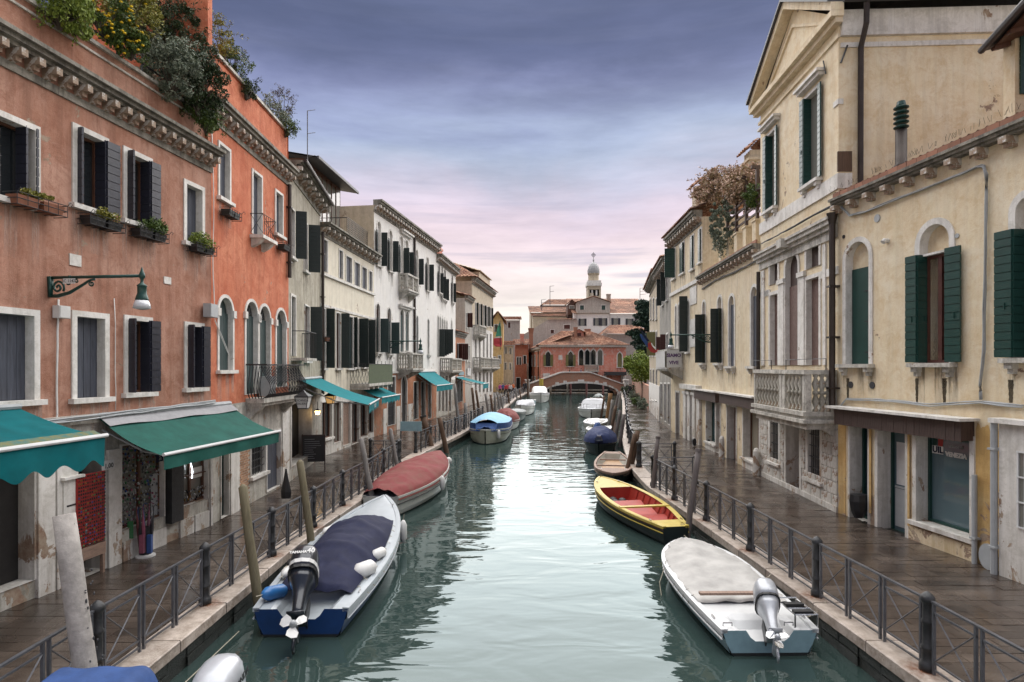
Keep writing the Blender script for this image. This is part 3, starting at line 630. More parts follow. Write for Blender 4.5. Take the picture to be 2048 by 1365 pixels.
# ------------------------------------------------------------ railings
def post_mesh():
    b = MB(); pr = [(.10, 0), (.10, .09), (.082, .12), (.068, .15), (.066, .28), (.082, .30), (.082, .325), (.062, .35), (.060, .62), (.074, .64), (.074, .665), (.060, .69), (.060, .88), (.068, .90), (.088, .93), (.088, .965), (.078, .99), (.04, 1.03), (.01, 1.05)]
    b.lathe(pr, n=14); me = b.mesh('post', 'iron'); me.polygons.foreach_set('use_smooth', [True] * len(me.polygons)); return me
POSTM = post_mesh()
def railing(label, pts, sgn, panels=3, group='iron railings along the canal quays', last=True):
    p0 = Vector((pts[0][0], pts[0][1], 0)); root = thing('canal_railing', label, 'railing', p0, 0, group)
    cache = {}
    for i, (a, c) in enumerate(zip(pts[:-1], pts[1:])):
        a = Vector((a[0], a[1], 0)); c = Vector((c[0], c[1], 0)); d = c - a; L = d.length; rz = math.atan2(d.y, d.x)
        put(POSTM, 'post', root, a - p0, 0)
        if a.y < 26 and d.x ** 2 < d.y ** 2:
            q = MB(); q.poly([(-.26, -.34, 0), (.26, -.34, 0), (.26, .34, 0), (-.26, .34, 0)]); q.build('rust_stain', 'rust', root, loc=a - p0 + Vector((-.08 * sgn, 0, .0135)))
        w = (L - .14) / panels; key = round(w, 2)
        if key not in cache:
            b = MB(); g = .032; t = .016
            b.box(0, w, -.022, .022, .93, .955); b.box(g, w - g, -.012, .012, .80, .822); b.box(g, w - g, -.012, .012, .16, .182); b.box(g, w - g, -.012, .012, .06, .082)
            b.box(g, g + .03, -.018, .018, 0, .93); b.box(w - g - .03, w - g, -.018, .018, 0, .93)
            m1 = b.mesh('panel_frame', 'rail'); q = MB(); q.tube([(g + .03, -.004, .182), (w - g - .03, -.004, .80)], .011, 4); q.tube([(g + .03, .006, .80), (w - g - .03, .006, .182)], .011, 4)
            cache[key] = (m1, q.mesh('cross_brace', 'rail'))
        for k in range(panels):
            loc = a - p0 + d.normalized() * (.07 + k * w); o = put(cache[key][0], 'panel_frame', root, loc, rz); put(cache[key][1], 'cross_brace', o)
    if last: put(POSTM, 'post', root, Vector((pts[-1][0], pts[-1][1], 0)) - p0, 0)
    return root
def offs(poly, ys, o): return [(along(poly, y) + o, y) for y in ys]
def g2(px, py): q = P(px, py); return (q.x, q.y)
railing('long railing on the right quay from the foreground to the landing gap', [(5.55, 5.45)] + [g2(1855, 1342), g2(1634, 1193), g2(1501, 1102), g2(1413, 1042), g2(1349, 1000.6), g2(1306, 972)], 1)
railing('short railing across the near side of the right landing steps', [g2(1306, 972), (6.25, 20.4)], 1, 2)
railing('short railing across the far side of the right landing steps', [(5.05, 24.0), (6.5, 24.0)], 1, 2)
railing('railing on the right quay beyond the landing steps', offs(QR, [24.0, 26.5, 29, 31.5, 34, 36.5, 39], .35), 1)
railing('distant railing on the right quay ending near the brick bridge', offs(QR, [42, 46, 50, 54, 58, 63, 68, 73, 80, 88], .35), 1)
railing('long railing on the left quay from the foreground to the red boat', [(-5.22, 5.1), (-5.25, 7.6)] + [g2(410, 1209), g2(543.5, 1113), g2(626.6, 1055.7), g2(684.7, 1012), (-4.75, 19.6), (-4.72, 22), (-4.68, 24.6)], -1)
railing('short railing standing across the left quay beside the red covered boat', [(-4.68, 24.9), (-5.9, 25.0)], -1, 2)
railing('railing on the left quay behind the blue topped boat', [(-4.5, 28)] + offs(QL, [30.6, 33.2, 35.8, 38.5, 41, 43.6, 46], -.35), -1)
railing('distant railing on the left quay running to the brick bridge', offs(QL, [49, 53, 57, 61, 66, 71, 77, 84, 92], -.35), -1)
# ------------------------------------------------------------ buildings, left side
# --- 1: terracotta house with roof garden
pL0 = P(0, 1225); pL1 = P(422, 1050); dv = (pL1 - pL0).normalized(); pS = pL0 - dv * 4.2
A = Bld('terracotta_house', 'terracotta plastered house with roof garden above green-awned souvenir shop', 'house', pS, pL1, -1)
ZL = 3.05; A.drip = 'driplight'
A.win(-60, 68, 208, 376, fw=.1, shut=[('f', .20, 92, .16, -.23), ('f', .02, 92)], imat='glass', smat='navy')
A.win(152, 208, 259, 409, fw=.1, shut=[('n', .10, 100), ('f', .22, 92, .012, -.23), ('f', .30, 177, -.01, 0)], imat='glass')
A.win(252, 297, 304, 440, fw=.1, shut=[('n', .15, 100), ('f', .22, 92, .012, -.23), ('f', .26, 177, -.01, 0)], imat='glass')
A.win(372, 403, 368, 484, fw=.1, infill='shutter', smat='greyblue')
A.win(-50, 66, 622, 807, fw=.11, infill='shutter', smat='greyblue')
A.win(152, 208, 633, 798, fw=.11, infill='shutter', smat='greyblue')
A.win(254, 297, 640, 787, fw=.1, shut=[('n', .16, 98), ('f', .22, 92, .012, -.23), ('f', .26, 177, -.01, 0)], imat='glass')
A.win(373, 402, 652, 777, fw=.1, shut=[('n', .16, 98), ('f', .22, 92, .012, -.23), ('f', .24, 177, -.01, 0)], imat='glass')
zc = A.z(422, 303) - .22
# ground floor openings
def shopwin(B, x0, x1, yt, yb, imat='glass', frame='stone', fw=.09, name='shop_window', **k): return B.win(x0, x1, yt, yb, fw=fw, imat=imat, frame=frame, sill=k.pop('sill', True), name=name, **k)
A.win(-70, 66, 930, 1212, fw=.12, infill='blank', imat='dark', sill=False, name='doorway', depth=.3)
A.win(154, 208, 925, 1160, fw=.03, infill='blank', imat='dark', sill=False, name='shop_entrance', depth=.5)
sw1 = A.win(242, 326, 893, 1062, fw=.04, infill='glass', imat='glasspale', sill=False, name='shop_window', depth=.12, mull=0)  # paler pane, here and next, paints in the shop's lit interior
sw2 = A.win(358, 414, 890, 1016, fw=.04, infill='glass', imat='glasspale', sill=False, name='shop_window', depth=.12)
A.win(440, 456, 888, 1048, fw=.02, infill='blank', imat='dark', sill=False, name='doorway') if False else None
A.wall(zc, 'terra', z0=ZL); A.wall(ZL, 'stonedirty', z0=0, name='shopfront_wall')
A.body(zc, 'terra', D=8)
A.cornice(zc, proj=.42, h=.2, corb=.33, ch=.2, cw=.12, cd=.30)
# parapet with moulding above the cornice
b = A.mb(); b.box(0, A.L, -.25, -.02, zc + .24, zc + 1.0); A_par = b.build('parapet', 'terra', A.root)
b = A.mb(); b.box(0, A.L, -.28, .05, zc + 1.0, zc + 1.07); b.box(0, A.L, -.1, .02, zc + .82, zc + .86); b.build('parapet_coping', 'stonedirty', A.root)
b = A.mb(); b.tube([(0, .06, zc + 1.25), (A.L, .06, zc + 1.22)], .02, 6); b.tube([(0, .05, zc + 1.5), (A.L, .05, zc + 1.5)], .014, 5)
for k in range(14): b.tube([(A.L * (k + .5) / 14, .05, zc + 1.07), (A.L * (k + .5) / 14, .05, zc + 1.5)], .014, 5)
b.build('terrace_rail', 'iron', A.root)
b = A.mb(); b.box(0, A.L, 0, .10, ZL - .02, ZL + .05); b.box(0, A.L, 0, .05, ZL - .12, ZL - .02); b.build('ledge', 'stonedirty', A.root)
# stall-riser panels and pilasters of the shop
for (xa, xb) in ((70, 104), (108, 150), (212, 238), (331, 355), (417, 421.5)):
    ua, ub = A.u(xa), A.u(xb); b = A.mb(); b.box(ua, ub, 0, .07 if xa != 331 else .16, 0 if xa != 331 else .45, 2.35); b.build('pilaster', 'stone' if xa != 331 else 'iron', A.root)
for (xa, xb) in ((242, 285), (287, 330), (357, 385), (387, 416)):
    ua, ub = A.u(xa), A.u(xb); zt = A.z(xa, 1064 if xa < 300 else 1018) - .06; b = A.mb(); b.box(ua + .01, ub - .01, 0, .05, 0, min(zt, A.z(300, 1064))); b.build('stall_riser_slab', 'stone', A.root)
b = A.mb(); u = A.u(118); b.box(u, u + .34, .07, .1, 1.25, 1.95); b.box(u - .04, u + .4, .07, .16, 1.95, 2.0); b.build('letterbox_panel', 'stone', A.root)
b = A.mb(); b.box(u + .06, u + .28, .1, .106, 1.45, 1.48); b.build('letter_slot', 'blackrub', A.root)
# louvred name plaques on wall
for (xa, xb, ya, yb) in ((138, 161, 507, 530), (327, 341, 553, 567)):
    b = A.mb(); b.box(A.u(xa), A.u(xb), 0, .02, A.z(xa, yb), A.z(xa, ya)); b.build('wall_plaque', 'stone', A.root)
# goods in the shop windows: one little object each, hung in rows
GM = [simple('goods_red', (.16, .03, .03), .4), simple('goods_white', (.42, .42, .42), .4), simple('goods_blue', (.03, .08, .25), .4), simple('goods_green', (.05, .2, .08), .4), simple('goods_gold', (.26, .16, .05), .3, .6), simple('goods_pink', (.28, .08, .13), .4), simple('goods_black', (.015, .015, .018), .4), simple('goods_silver', (.42, .45, .48), .2, .9)]
def goods(B, W_, x0, x1, yt, yb, rows, cols, seed, d=-.11, name='trinkets', weights=None):
    rr = random.Random(seed); ua, ub = B.u(x0), B.u(x1); z1, z0 = B.z(x0, yt), B.z(x0, yb); bs = [B.mb() for _ in GM]
    for r in range(rows):
        for c in range(cols):
            i = rr.choice(weights or range(8)); q = bs[i]; u = ua + (ub - ua) * (c + .5 + rr.uniform(-.3, .3)) / cols; z = z0 + (z1 - z0) * (r + .5 + rr.uniform(-.3, .3)) / rows; w = (ub - ua) / cols * rr.uniform(.12, .34); h = (z1 - z0) / rows * rr.uniform(.14, .38)
            q.ellipsoid((u, d + rr.uniform(-.02, .05), z), w, .025, h, 6, 4)
    for q, m in zip(bs, GM):
        if q.v: o = q.build(name, m, W_); o['kind'] = 'stuff'
goods(A, sw1, 246, 324, 895, 1060, 17, 20, 1, weights=[0, 1, 1, 1, 2, 4, 5, 6, 7, 7, 7, 3])
goods(A, sw2, 360, 412, 892, 930, 4, 16, 2, weights=[6, 6, 4, 3, 7]); goods(A, sw2, 360, 412, 985, 1014, 3, 18, 3, weights=[6, 7, 7, 4, 1])
b = A.mb(); b.box(A.u(360), A.u(412), -.1, .0, A.z(360, 958), A.z(360, 958) + .02); b.build('shelf', 'wood', sw2)
b = A.mb(); b.box(A.u(310), A.u(325), -.10, -.095, A.z(310, 1040), A.z(310, 950)); b.build('display_card', 'plastic_grey', sw1)
b = A.mb(); ul = A.u(384); b.tube([(ul + .06, -.05, A.z(384, 958)), (ul + .09, -.05, A.z(384, 945)), (ul + .02, -.05, A.z(384, 925)), (ul - .12, -.05, A.z(384, 918))], .012, 5); b.build('ring_light', 'tubeglow', sw2)
b = A.mb(); b.box(A.u(390), A.u(409), -.08, -.07, A.z(390, 958), A.z(390, 937)); b.box(A.u(358), A.u(372), -.08, -.07, A.z(360, 965), A.z(360, 942)); b.build('price_card', 'plastic_white', sw2)
# --- 2: orange house
B2 = Bld('orange_house', 'bright orange plastered house with iron bow balcony and arched windows', 'house', pL1, P(577, 966), -1)
B = B2; B.dep = .16; B.drip = 'driplight'
B.win(438, 458, 288, 394, fw=.08, infill='shutter', smat='greyblue'); B.win(505, 522, 343, 468, fw=.08, infill='shutter', smat='greyblue', sill=False); B.win(551, 564, 383, 467, fw=.08, infill='shutter', smat='greyblue')
for x0, x1, yt, yb in ((437, 464, 596, 741), (491, 514, 604, 790), (518, 539, 613, 785), (552, 571, 621, 775)):
    w_ = B.win(x0, x1, yt, yb, 'arch', fw=.09, infill='shutter', imat='glass' if x0 in (491, 518) else 'greyteal', smat='greyteal', sill=x0 == 437)
    ua, ub = sorted((B.u(x0), B.u(x1))); zs = B.z((x0 + x1) / 2, yt) - (ub - ua) / 2; b = B.mb()
    b.box(ua - .15, ua + .02, 0, .07, zs - .12, zs + .08); b.box(ub - .02, ub + .15, 0, .07, zs - .12, zs + .08); b.build('capital', 'stone', w_)
    if x0 in (491, 518):
        b = B.mb(); c = (ua + ub) / 2
        for k in range(5): a = math.pi * (k + .5) / 5; b.tube([(c, -.1, zs), (c + math.cos(a) * .3, -.1, zs + math.sin(a) * .35)], .01, 4)
        b.tube([(c + math.cos(a) * .16, -.1, zs + math.sin(a) * .16) for a in [math.pi * i / 8 for i in range(9)]], .01, 4); b.build('fanlight_grille', 'iron', w_)
zc2 = B.z(425, 200) - .25
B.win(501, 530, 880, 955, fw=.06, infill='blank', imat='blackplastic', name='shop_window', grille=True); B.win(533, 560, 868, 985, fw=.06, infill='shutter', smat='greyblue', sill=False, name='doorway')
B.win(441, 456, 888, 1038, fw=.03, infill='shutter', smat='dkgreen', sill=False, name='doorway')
z2 = 3.0
B.wall(zc2, 'orange', z0=z2); B.wall(z2, 'stonedirty', name='ground_floor_wall')
B.body(zc2 + 1.45, 'orange', D=8); B.cornice(zc2, proj=.38, h=.24, corb=.40, ch=.18, cw=.12, cd=.28)
b = B.mb(); b.box(0, B.L, -.25, -.03, zc2 + .24, zc2 + 1.5); b.build('parapet', 'orange', B.root)
b = B.mb(); b.box(-.02, B.L, -.32, .04, zc2 + 1.5, zc2 + 1.58); b.build('parapet_coping', 'stonedirty', B.root)
# brick pier beside the door: each brick on its own
ua, ub = B.u(477), B.u(497); bm_ = MB(); bm_.box(0, .20, 0, .05, 0, .055); bme = bm_.mesh('brick', 'brickyellow'); rr = random.Random(4)
for r in range(24):
    x = ua + (0 if r % 2 else -.1)
    while x < ub - .05:
        if x >= ua - .01: B.put(bme, 'brick', B.root, x + .005, .0 + rr.uniform(0, .012), .04 + r * .068)
        x += .215
for xa, xb in ((458, 475), (562, 575)): b = B.mb(); b.box(B.u(xa), B.u(xb), 0, .06, 0, 2.5); b.build('door_jamb', 'stone', B.root)
# iron bow balcony
def bow_balcony(B, ua, ub, zf, h, out, label=None):
    bl = B.mb(); bl.box(ua, ub, 0, out * .85, zf - .14, zf); bl.box(ua + .05, ub - .05, 0, out * .7, zf - .24, zf - .14); slab = bl.build('balcony', 'stonedirty', B.root)
    for uu in (ua + .1, ub - .35):
        q = B.mb(); q.rings([[(uu + dx, d, z) for d, z in ((0, zf - .24), (out * .7, zf - .24), (out * .55, zf - .36), (out * .3, zf - .48), (.08, zf - .62), (0, zf - .62))] for dx in (0, .25)]); q.build('console', 'stonedirty', slab)
    q = B.mb(); q.box(ua - .05, ub + .05, out - .05, out + .02, zf + h, zf + h + .04); q.box(ua - .05, ua + .0, 0, out - .05, zf + h, zf + h + .04); q.box(ub, ub + .05, 0, out - .05, zf + h, zf + h + .04); q.build('handrail', 'iron', slab)
    prof = [(0, 0), (.04, .02), (.16, .12), (.22, .3), (.18, .48), (.06, .68), (-.02, .85), (-.06, .95), (-.03, 1)]
    q = B.mb(); q.tube([(0, out * .82 + p[0], p[1] * h) for p in prof], .016, 5); me = q.mesh('baluster', 'iron')
    n = int((ub - ua) / .125)
    for k in range(n + 1): B.put(me, 'baluster', slab, ua + (ub - ua) * k / n, 0, zf)
    for uu, sg in ((ua, -1), (ub, 1)):
        q = B.mb(); q.tube([(sg * p[0] * .6, 0, p[1] * h) for p in prof], .016, 5); m2 = q.mesh('baluster', 'iron')
        for k in range(5): B.put(m2, 'baluster', slab, uu, .12 + out * .7 * k / 5, zf)
    return slab
ub = B.u(577) ; ua = B.u(491); zf = B.z(492, 797)
bow_balcony(B, ua, ua + 4.1 if False else ub - .35, zf, .95, .62)
b = B.mb(); b.box(B.u(512), B.u(524), .1, .42, zf + .03, zf + .62);
for k in range(9): b.box(B.u(513), B.u(523), .42, .425, zf + .1 + k * .055, zf + .12 + k * .055)
b.build('air_conditioner', 'plastic_grey', B.root)
# small stone ledge balcony upstairs
ua, ub = B.u(502), B.u(527); zf = B.z(502, 470); b = B.mb(); b.box(ua - .1, ub + .1, 0, .4, zf - .1, zf); b.rings([[(x, d, z) for d, z in ((0, zf - .1), (.35, zf - .1), (.2, zf - .25), (0, zf - .35))] for x in (ua, ua + .18)]); b.rings([[(x, d, z) for d, z in ((0, zf - .1), (.35, zf - .1), (.2, zf - .25), (0, zf - .35))] for x in (ub - .18, ub)])
sl = b.build('small_balcony', 'stone', B.root); b = B.mb()
for pa, pb in (((ua - .05, 0), (ua - .05, .36)), ((ua - .05, .36), (ub + .05, .36)), ((ub + .05, .36), (ub + .05, 0))): b.tube([(pa[0], pa[1], zf + .62), (pb[0], pb[1], zf + .62)], .012, 4); b.tube([(pa[0], pa[1], zf + .05), (pb[0], pb[1], zf + .62)], .008, 4); b.tube([(pa[0], pa[1], zf + .62), (pb[0], pb[1], zf + .05)], .008, 4)
for k in range(8): uu = ua - .05 + (ub - ua + .1) * k / 7; b.tube([(uu, .36, zf), (uu, .36, zf + .62)], .007, 4)
b.build('balustrade', 'iron', sl)
B.pipe(574, zc2 - 3.5, zc2 - .3, r=.07, mat='copper')
# --- 3: grey house
pL3 = P(640, 916)
B3 = Bld('narrow_grey_house', 'narrow weathered grey house with black shutters above the inn entrance', 'house', P(577, 966), pL3, -1); B = B3; B.dep = .12
B.win(580, 588, 415, 512, fw=.06, shut=[('f', .38, 100)], smat='dkgreen'); B.win(607, 614, 443, 540, fw=.06, shut=[('f', .45, 100)], smat='dkgreen')
B.win(582, 590, 592, 712, fw=.09, infill='shutter', smat='dkgreen', sill=False); B.win(609, 618, 611, 722, fw=.06, shut=[('f', .45, 95)], smat='dkgreen')
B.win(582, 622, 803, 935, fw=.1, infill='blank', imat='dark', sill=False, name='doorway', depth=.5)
zc3 = B.z(581, 325) - .2
B.wall(zc3, 'grey', z0=2.75); B.wall(2.75, 'stonedirty', name='ground_floor_wall'); B.body(zc3, 'grey', D=8); B.cornice(zc3, proj=.5, h=.2, corb=.8, ch=.2, cw=.14, cd=.45, gutter=True)
b = B.mb(); b.box(0, B.L, 0, .12, 2.72, 2.84); b.build('ledge', 'stonedirty', B.root)
ua, ub = B.u(582), B.u(604); zf = B.z(582, 716); b = B.mb(); b.box(ua, ub, 0, .55, zf - .1, zf); sl = b.build('small_balcony', 'stonedirty', B.root); b = B.mb()
for k in range(9): uu = ua + (ub - ua) * k / 8; b.tube([(uu, .52, zf), (uu, .52, zf + .95)], .011, 4)
for k in range(5): b.tube([(ub, .52 * k / 5, zf), (ub, .52 * k / 5, zf + .95)], .011, 4)
b.tube([(ua, .0, zf + .95), (ua, .52, zf + .95), (ub, .52, zf + .95), (ub, 0, zf + .95)], .015, 4); b.build('balustrade', 'iron', sl)
# --- 4: cream house
pL4 = P(748, 874)
B4 = Bld('cream_house', 'cream plastered house with row of top floor windows and brown roof dormer', 'house', pL3, pL4, -1); B = B4; B.dep = .12
for x0, x1, yt, yb in ((645, 654, 478, 542), (678, 685, 500, 556), (692, 703, 512, 563), (709, 719, 524, 570), (724, 733, 534, 576), (738, 744, 542, 581)): B.win(x0, x1, yt, yb, fw=.07, infill='shutter', smat='greyblue', sill=False)
b = B.mb(); zz = B.z(642, 543); b.box(.05, B.L, 0, .1, zz - .15, zz - .03); b.build('sill_band', 'stone', B.root)
B.win(643, 650, 617, 737, fw=.06, shut=[('f', .38, 100)], smat='dkgreen', imat='glass')
B.win(672, 680, 626, 737, fw=.06, shut=[('f', .4, 105)], smat='dkgreen', imat='glass')
B.win(694, 706, 633, 737, fw=.06, infill='shutter', smat='greyteal')
B.win(706, 716, 636, 735, fw=.06, shut=[('f', .5, 95), ('n', .2, 110)], smat='dkgreen')
B.win(724, 734, 639, 735, fw=.06, shut=[('f', .4, 98), ('n', .3, 110)], smat='dkgreen')
for x0, x1, yt, yb in ((643, 663, 806, 880), (667, 681, 806, 888), (685, 700, 806, 893), (703, 717, 806, 890), (720, 733, 806, 876), (736, 746, 806, 868)):
    B.win(x0, x1, yt, yb, fw=.06, infill='glass' if x0 != 685 else 'shutter', smat='boatwood', imat='glass' if x0 != 667 else 'glasspale', sill=x0 in (643, 720), name='shop_window')
zc4 = B.z(637, 444) - .18
B.wall(zc4, 'cream', z0=2.75); B.wall(2.75, 'stone', name='ground_floor_wall'); B.body(zc4, 'cream', D=9); B.cornice(zc4, proj=.5, h=.22, corb=.62, ch=.2, cw=.14, cd=.42)
b = B.mb(); zz = B.z(641, 609); b.box(0, B.L, 0, .05, zz - .08, zz + .04); b.build('lintel_band', 'stone', B.root)
# lattice terrace and dormer
b = B.mb(); ua, ub = B.u(650), B.L - .3
b.box(ua, ub, -.35, -.3, zc4 + .22, zc4 + .5); t4 = b.build('terrace_parapet', 'lead', B.root)
b = B.mb(); u2 = B.u(705)
for k in range(16): uu = u2 + (ub - u2) * k / 15; b.box(uu - .012, uu + .012, -.3, -.28, zc4 + .3, zc4 + 1.5)
for k in range(12): zz = zc4 + .35 + k * .105; b.box(u2, ub, -.28, -.265, zz, zz + .02)
for k in range(9): b.box(u2 - .02, u2, -.3 - k * .4, -.28 - k * .4, zc4 + .3, zc4 + 1.5)
b.box(u2 - .02, u2, -3.5, -.28, zc4 + 1.46, zc4 + 1.5); b.build('lattice_screen', 'iron', B.root)
d0 = -1.3; ud0 = B.u(612, d0); ud1 = B.u(683, d0); zd0 = zc4 + .1; zd1 = B.z(683, 376, d0)
b = B.mb(); b.box(ud0, ud1, d0 - 4, d0 - .06, zd0, zd1); dm = b.build('dormer', 'wood', B.root)
me_w = None
for k in range(7):
    w = (ud1 - ud0 - .3) / 7; uu = ud0 + .15 + k * w; b = B.mb(); b.box(uu + .05, uu + w - .05, d0 - .05, d0 - .03, zd0 + .75, zd1 - .35); p_ = b.build('dormer_window', 'glasspale', dm)
    b = B.mb(); b.box(uu - .03, uu + .03, d0 - .06, d0 + .0, zd0 + .6, zd1 - .2); b.build('mullion', 'wood', dm)
b = B.mb(); b.poly([(ud0 - .5, d0 + .75, zd1 - .12), (ud1 + .5, d0 + .75, zd1 - .12), (ud1 + .5, d0 - 4, zd1 + .75), (ud0 - .5, d0 - 4, zd1 + .75)]); b.box(ud0 - .5, ud1 + .5, d0 + .72, d0 + .82, zd1 - .22, zd1 - .1)
b.poly([(ud0 - .5, d0 + .75, zd1 - .2), (ud1 + .5, d0 + .75, zd1 - .2), (ud1 + .5, d0 - 4, zd1 + .65), (ud0 - .5, d0 - 4, zd1 + .65)]); b.build('dormer_roof', 'lead', B.root)
# green mesh balcony
ua, ub = B.u(700), B.u(752); zf = B.z(700, 768); b = B.mb(); b.box(ua, ub, 0, 1.0, zf - .14, zf)
for k in range(6): uu = ua + .1 + (ub - ua - .2) * k / 5; b.box(uu - .07, uu + .07, 0, .95, zf - .3, zf - .14)
sl = b.build('mesh_balcony', 'stonedirty', B.root); b = B.mb(); b.box(ua, ub, .96, .98, zf, zf + 1.0); b.build('mesh_screen', 'tealnet', sl)
b = B.mb(); 
for k in range(6): b.tube([(ua, .16 * k, zf), (ua, .16 * k + .16, zf + .5), (ua, .16 * k, zf + 1)], .008, 4); b.tube([(ua, .16 * k + .16, zf), (ua, .16 * k, zf + .5), (ua, .16 * k + .16, zf + 1)], .008, 4)
b.tube([(ua, 0, zf + 1), (ua, .98, zf + 1), (ub, .98, zf + 1), (ub, 0, zf + 1)], .018, 5)
for k in range(7): uu = ua + (ub - ua) * k / 6; b.tube([(uu, .98, zf + 1), (uu, .98, zf + 1.18)], .012, 4)
b.build('balustrade', 'iron', sl)
B.pipe(636, 2.8, zc4 - .2, u=.1, r=.07)
# --- 5: white palazzo, two sections
pL5 = P(873, 836)
B5 = Bld('white_palazzo', 'long white palazzo with arched windows and two small stone balconies', 'palazzo', pL4, pL5, -1); B = B5; B.dep = .12
for x0, x1, yt, yb, ln in ((754, 761, 444, 530, 462), (778, 784, 462, 542, 480), (799, 806, 473, 546, 493), (810, 816, 481, 552, 502), (831, 836, 500, 568, 516), (853, 857, 515, 581, 528)):
    twin = x0 in (801, 812)
    lz = B.z(x0, ln)
    B.win(x0, x1, yt, yb, 'arch', fw=.1, infill='glass' if twin else 'blank', imat='glass' if twin else 'white', shut=[('f', .36, 100), ('n', .36, 170)] if x0 != 812 else [('f', .4, 140)], smat='dkgreen', lunette=lz)
for x0, x1, yt, yb, ln in ((752, 759, 608, 705, 637), (775, 781, 617, 708, 645), (800, 807, 620, 704, 0), (811, 817, 624, 702, 0), (832, 836, 632, 713, 0), (855, 858, 639, 709, 0)):
    B.win(x0, x1, yt, yb, 'arch', fw=.09, infill='shutter' if not ln else 'glass', smat='greyteal', imat='glass', brackets=True, shut=[('n', .4, 150), ('f', .5, 95)] if ln else None, lunette=B.z(x0, ln) if ln else None)
zg5 = B.z(765, 745)
B.win(775, 790, 755, 853, fw=.1, infill='blank', imat='rail', sill=False, name='doorway', grille=True); B.win(803, 813, 753, 846, 'arch', fw=.12, infill='blank', imat='dark', sill=False, name='doorway')
for xa, xb in ((827, 836), (842, 850), (856, 862)): B.win(xa, xb, 765, 838 if xa > 840 else 840, fw=.06, infill='blank', imat='dark', sill=False, name='doorway')
zc5 = B.z(748, 400) - .3
B.wall(zc5, 'white', z0=zg5); B.wall(zg5, 'brickorange', name='ground_floor_wall'); B.body(zc5, 'beige', D=10)
B.cornice(zc5, proj=.5, h=.32, corb=.5, ch=.25, cw=.2, cd=.42); b = B.mb(); b.box(0, B.L, 0, .09, zg5 - .08, zg5 + .05); b.build('ledge', 'stone', B.root)
for xa, xb in ((766, 773), (793, 800), (816, 825)): b = B.mb(); b.box(B.u(xa), B.u(xb), 0, .03, 0, 1.5); b.build('stone_facing', 'stone', B.root)
B.pipe(827, zg5, zc5 - .2, r=.08)
def stone_balcony(B, ua, ub, zf, h, out, nb, mat='stone', posts=(0, 1), sidebal=True, br=1):
    b = B.mb(); b.box(ua - .06, ub + .06, 0, out + .08, zf - .12, zf); b.box(ua, ub, 0, out, zf - .22, zf - .12); sl = b.build('stone_balcony', 'stonedirty', B.root)
    b = B.mb(); b.box(ua - .03, ub + .03, out - .2, out + .04, zf + h - .12, zf + h); b.box(ua - .03, ua + .17, 0, out - .2, zf + h - .12, zf + h); b.box(ub - .17, ub + .03, 0, out - .2, zf + h - .12, zf + h); b.build('coping', 'stonedirty', sl)
    H = h - .12
    q = B.mb(); q.lathe([(a_ * br, b_ * H) for a_, b_ in [(.055, 0), (.055, .05), (.03, .10), (.075, .28), (.035, .44), (.06, .47), (.06, .53), (.035, .56), (.075, .74), (.03, .90), (.055, .95), (.055, 1)]], n=10); me = q.mesh('baluster', 'stonedirty'); me.polygons.foreach_set('use_smooth', [True] * len(me.polygons))
    for t in posts: q = B.mb(); uu = ua + (ub - ua) * t; q.box(uu - .1 if t == 1 else uu - (.0 if t == 0 else .09), uu if t == 1 else uu + .1, out - .17, out, zf, zf + H); q.build('pier', 'stonedirty', sl)
    for uu in (ua, ub - .1): q = B.mb(); q.box(uu, uu + .1, 0, .1, zf, zf + H); q.build('pier', 'stonedirty', sl)
    for k in range(nb):
        t = (k + .75) / (nb + .5)
        if min(abs(t - p) * (ub - ua) for p in posts) < .13: continue
        B.put(me, 'baluster', sl, ua + (ub - ua) * t, out - .09, zf)
    if sidebal:
        for uu in (ua + .07, ub - .07):
            for k in range(int(out / .17) - 1): B.put(me, 'baluster', sl, uu, .2 + k * .17, zf)
    for uu in (ua + .1, ub - .3): q = B.mb(); q.rings([[(uu + dx, d, z) for d, z in ((0, zf - .22), (out * .9, zf - .22), (out * .7, zf - .38), (out * .3, zf - .55), (0, zf - .72))] for dx in (0, .2)]); q.build('console', 'stonedirty', sl)
    return sl
stone_balcony(B, B.u(797), B.u(819), B.z(797, 578), 1.0, .62, 7, posts=(0, .5, 1)); stone_balcony(B, B.u(794), B.u(818), B.z(794, 737), 1.0, 1.0, 7, posts=(0, .5, 1))
for z, xa, xb in ((B.z(800, 462), 799, 821), (B.z(798, 612), 797, 821)): b = B.mb(); b.box(B.u(xa), B.u(xb), 0, .3, z, z + .12); b.box(B.u(xa) + .1, B.u(xb) - .1, 0, .18, z - .14, z); b.build('hood_mould', 'stone', B.root)
# --- 6
pL6 = P(911, 822)
B6 = Bld('gothic_white_palazzo', 'white palazzo with pointed gothic windows and long black shutters over balcony', 'palazzo', pL5, pL6, -1); B = B6; B.dep = .12
for x0, x1, yt, yb, ln in ((876, 879.5, 527, 585, 545), (882.5, 885, 532, 597, 553), (888, 891, 537, 600, 557), (903, 905.5, 549, 604, 566)): B.win(x0, x1, yt, yb, 'gothic', fw=.12, infill='blank', imat='dark', shut=[('f', .25, 100), ('n', .3, 170)], smat='dkgreen', lunette=B.z(x0, ln), brackets=True)
for x0, x1, yt, yb in ((874.6, 877, 631, 714), (879, 881.2, 633, 712), (883.5, 885.7, 636, 710), (888, 890, 639, 708), (892.5, 894.4, 641, 706), (902, 904, 640, 704)): B.win(x0, x1, yt, yb, 'gothic', fw=.12, infill='blank', imat='glasspale', shut=[('f', .45, 95)] if x0 < 900 else None, smat='dkgreen', lunette=B.z(x0, 659), sill=False)
for x0, x1 in ((877, 881), (884, 888), (891, 895), (898, 902)): B.win(x0, x1, 752, 824, fw=.07, infill='glass', imat='glasspale', sill=False, name='shop_window')
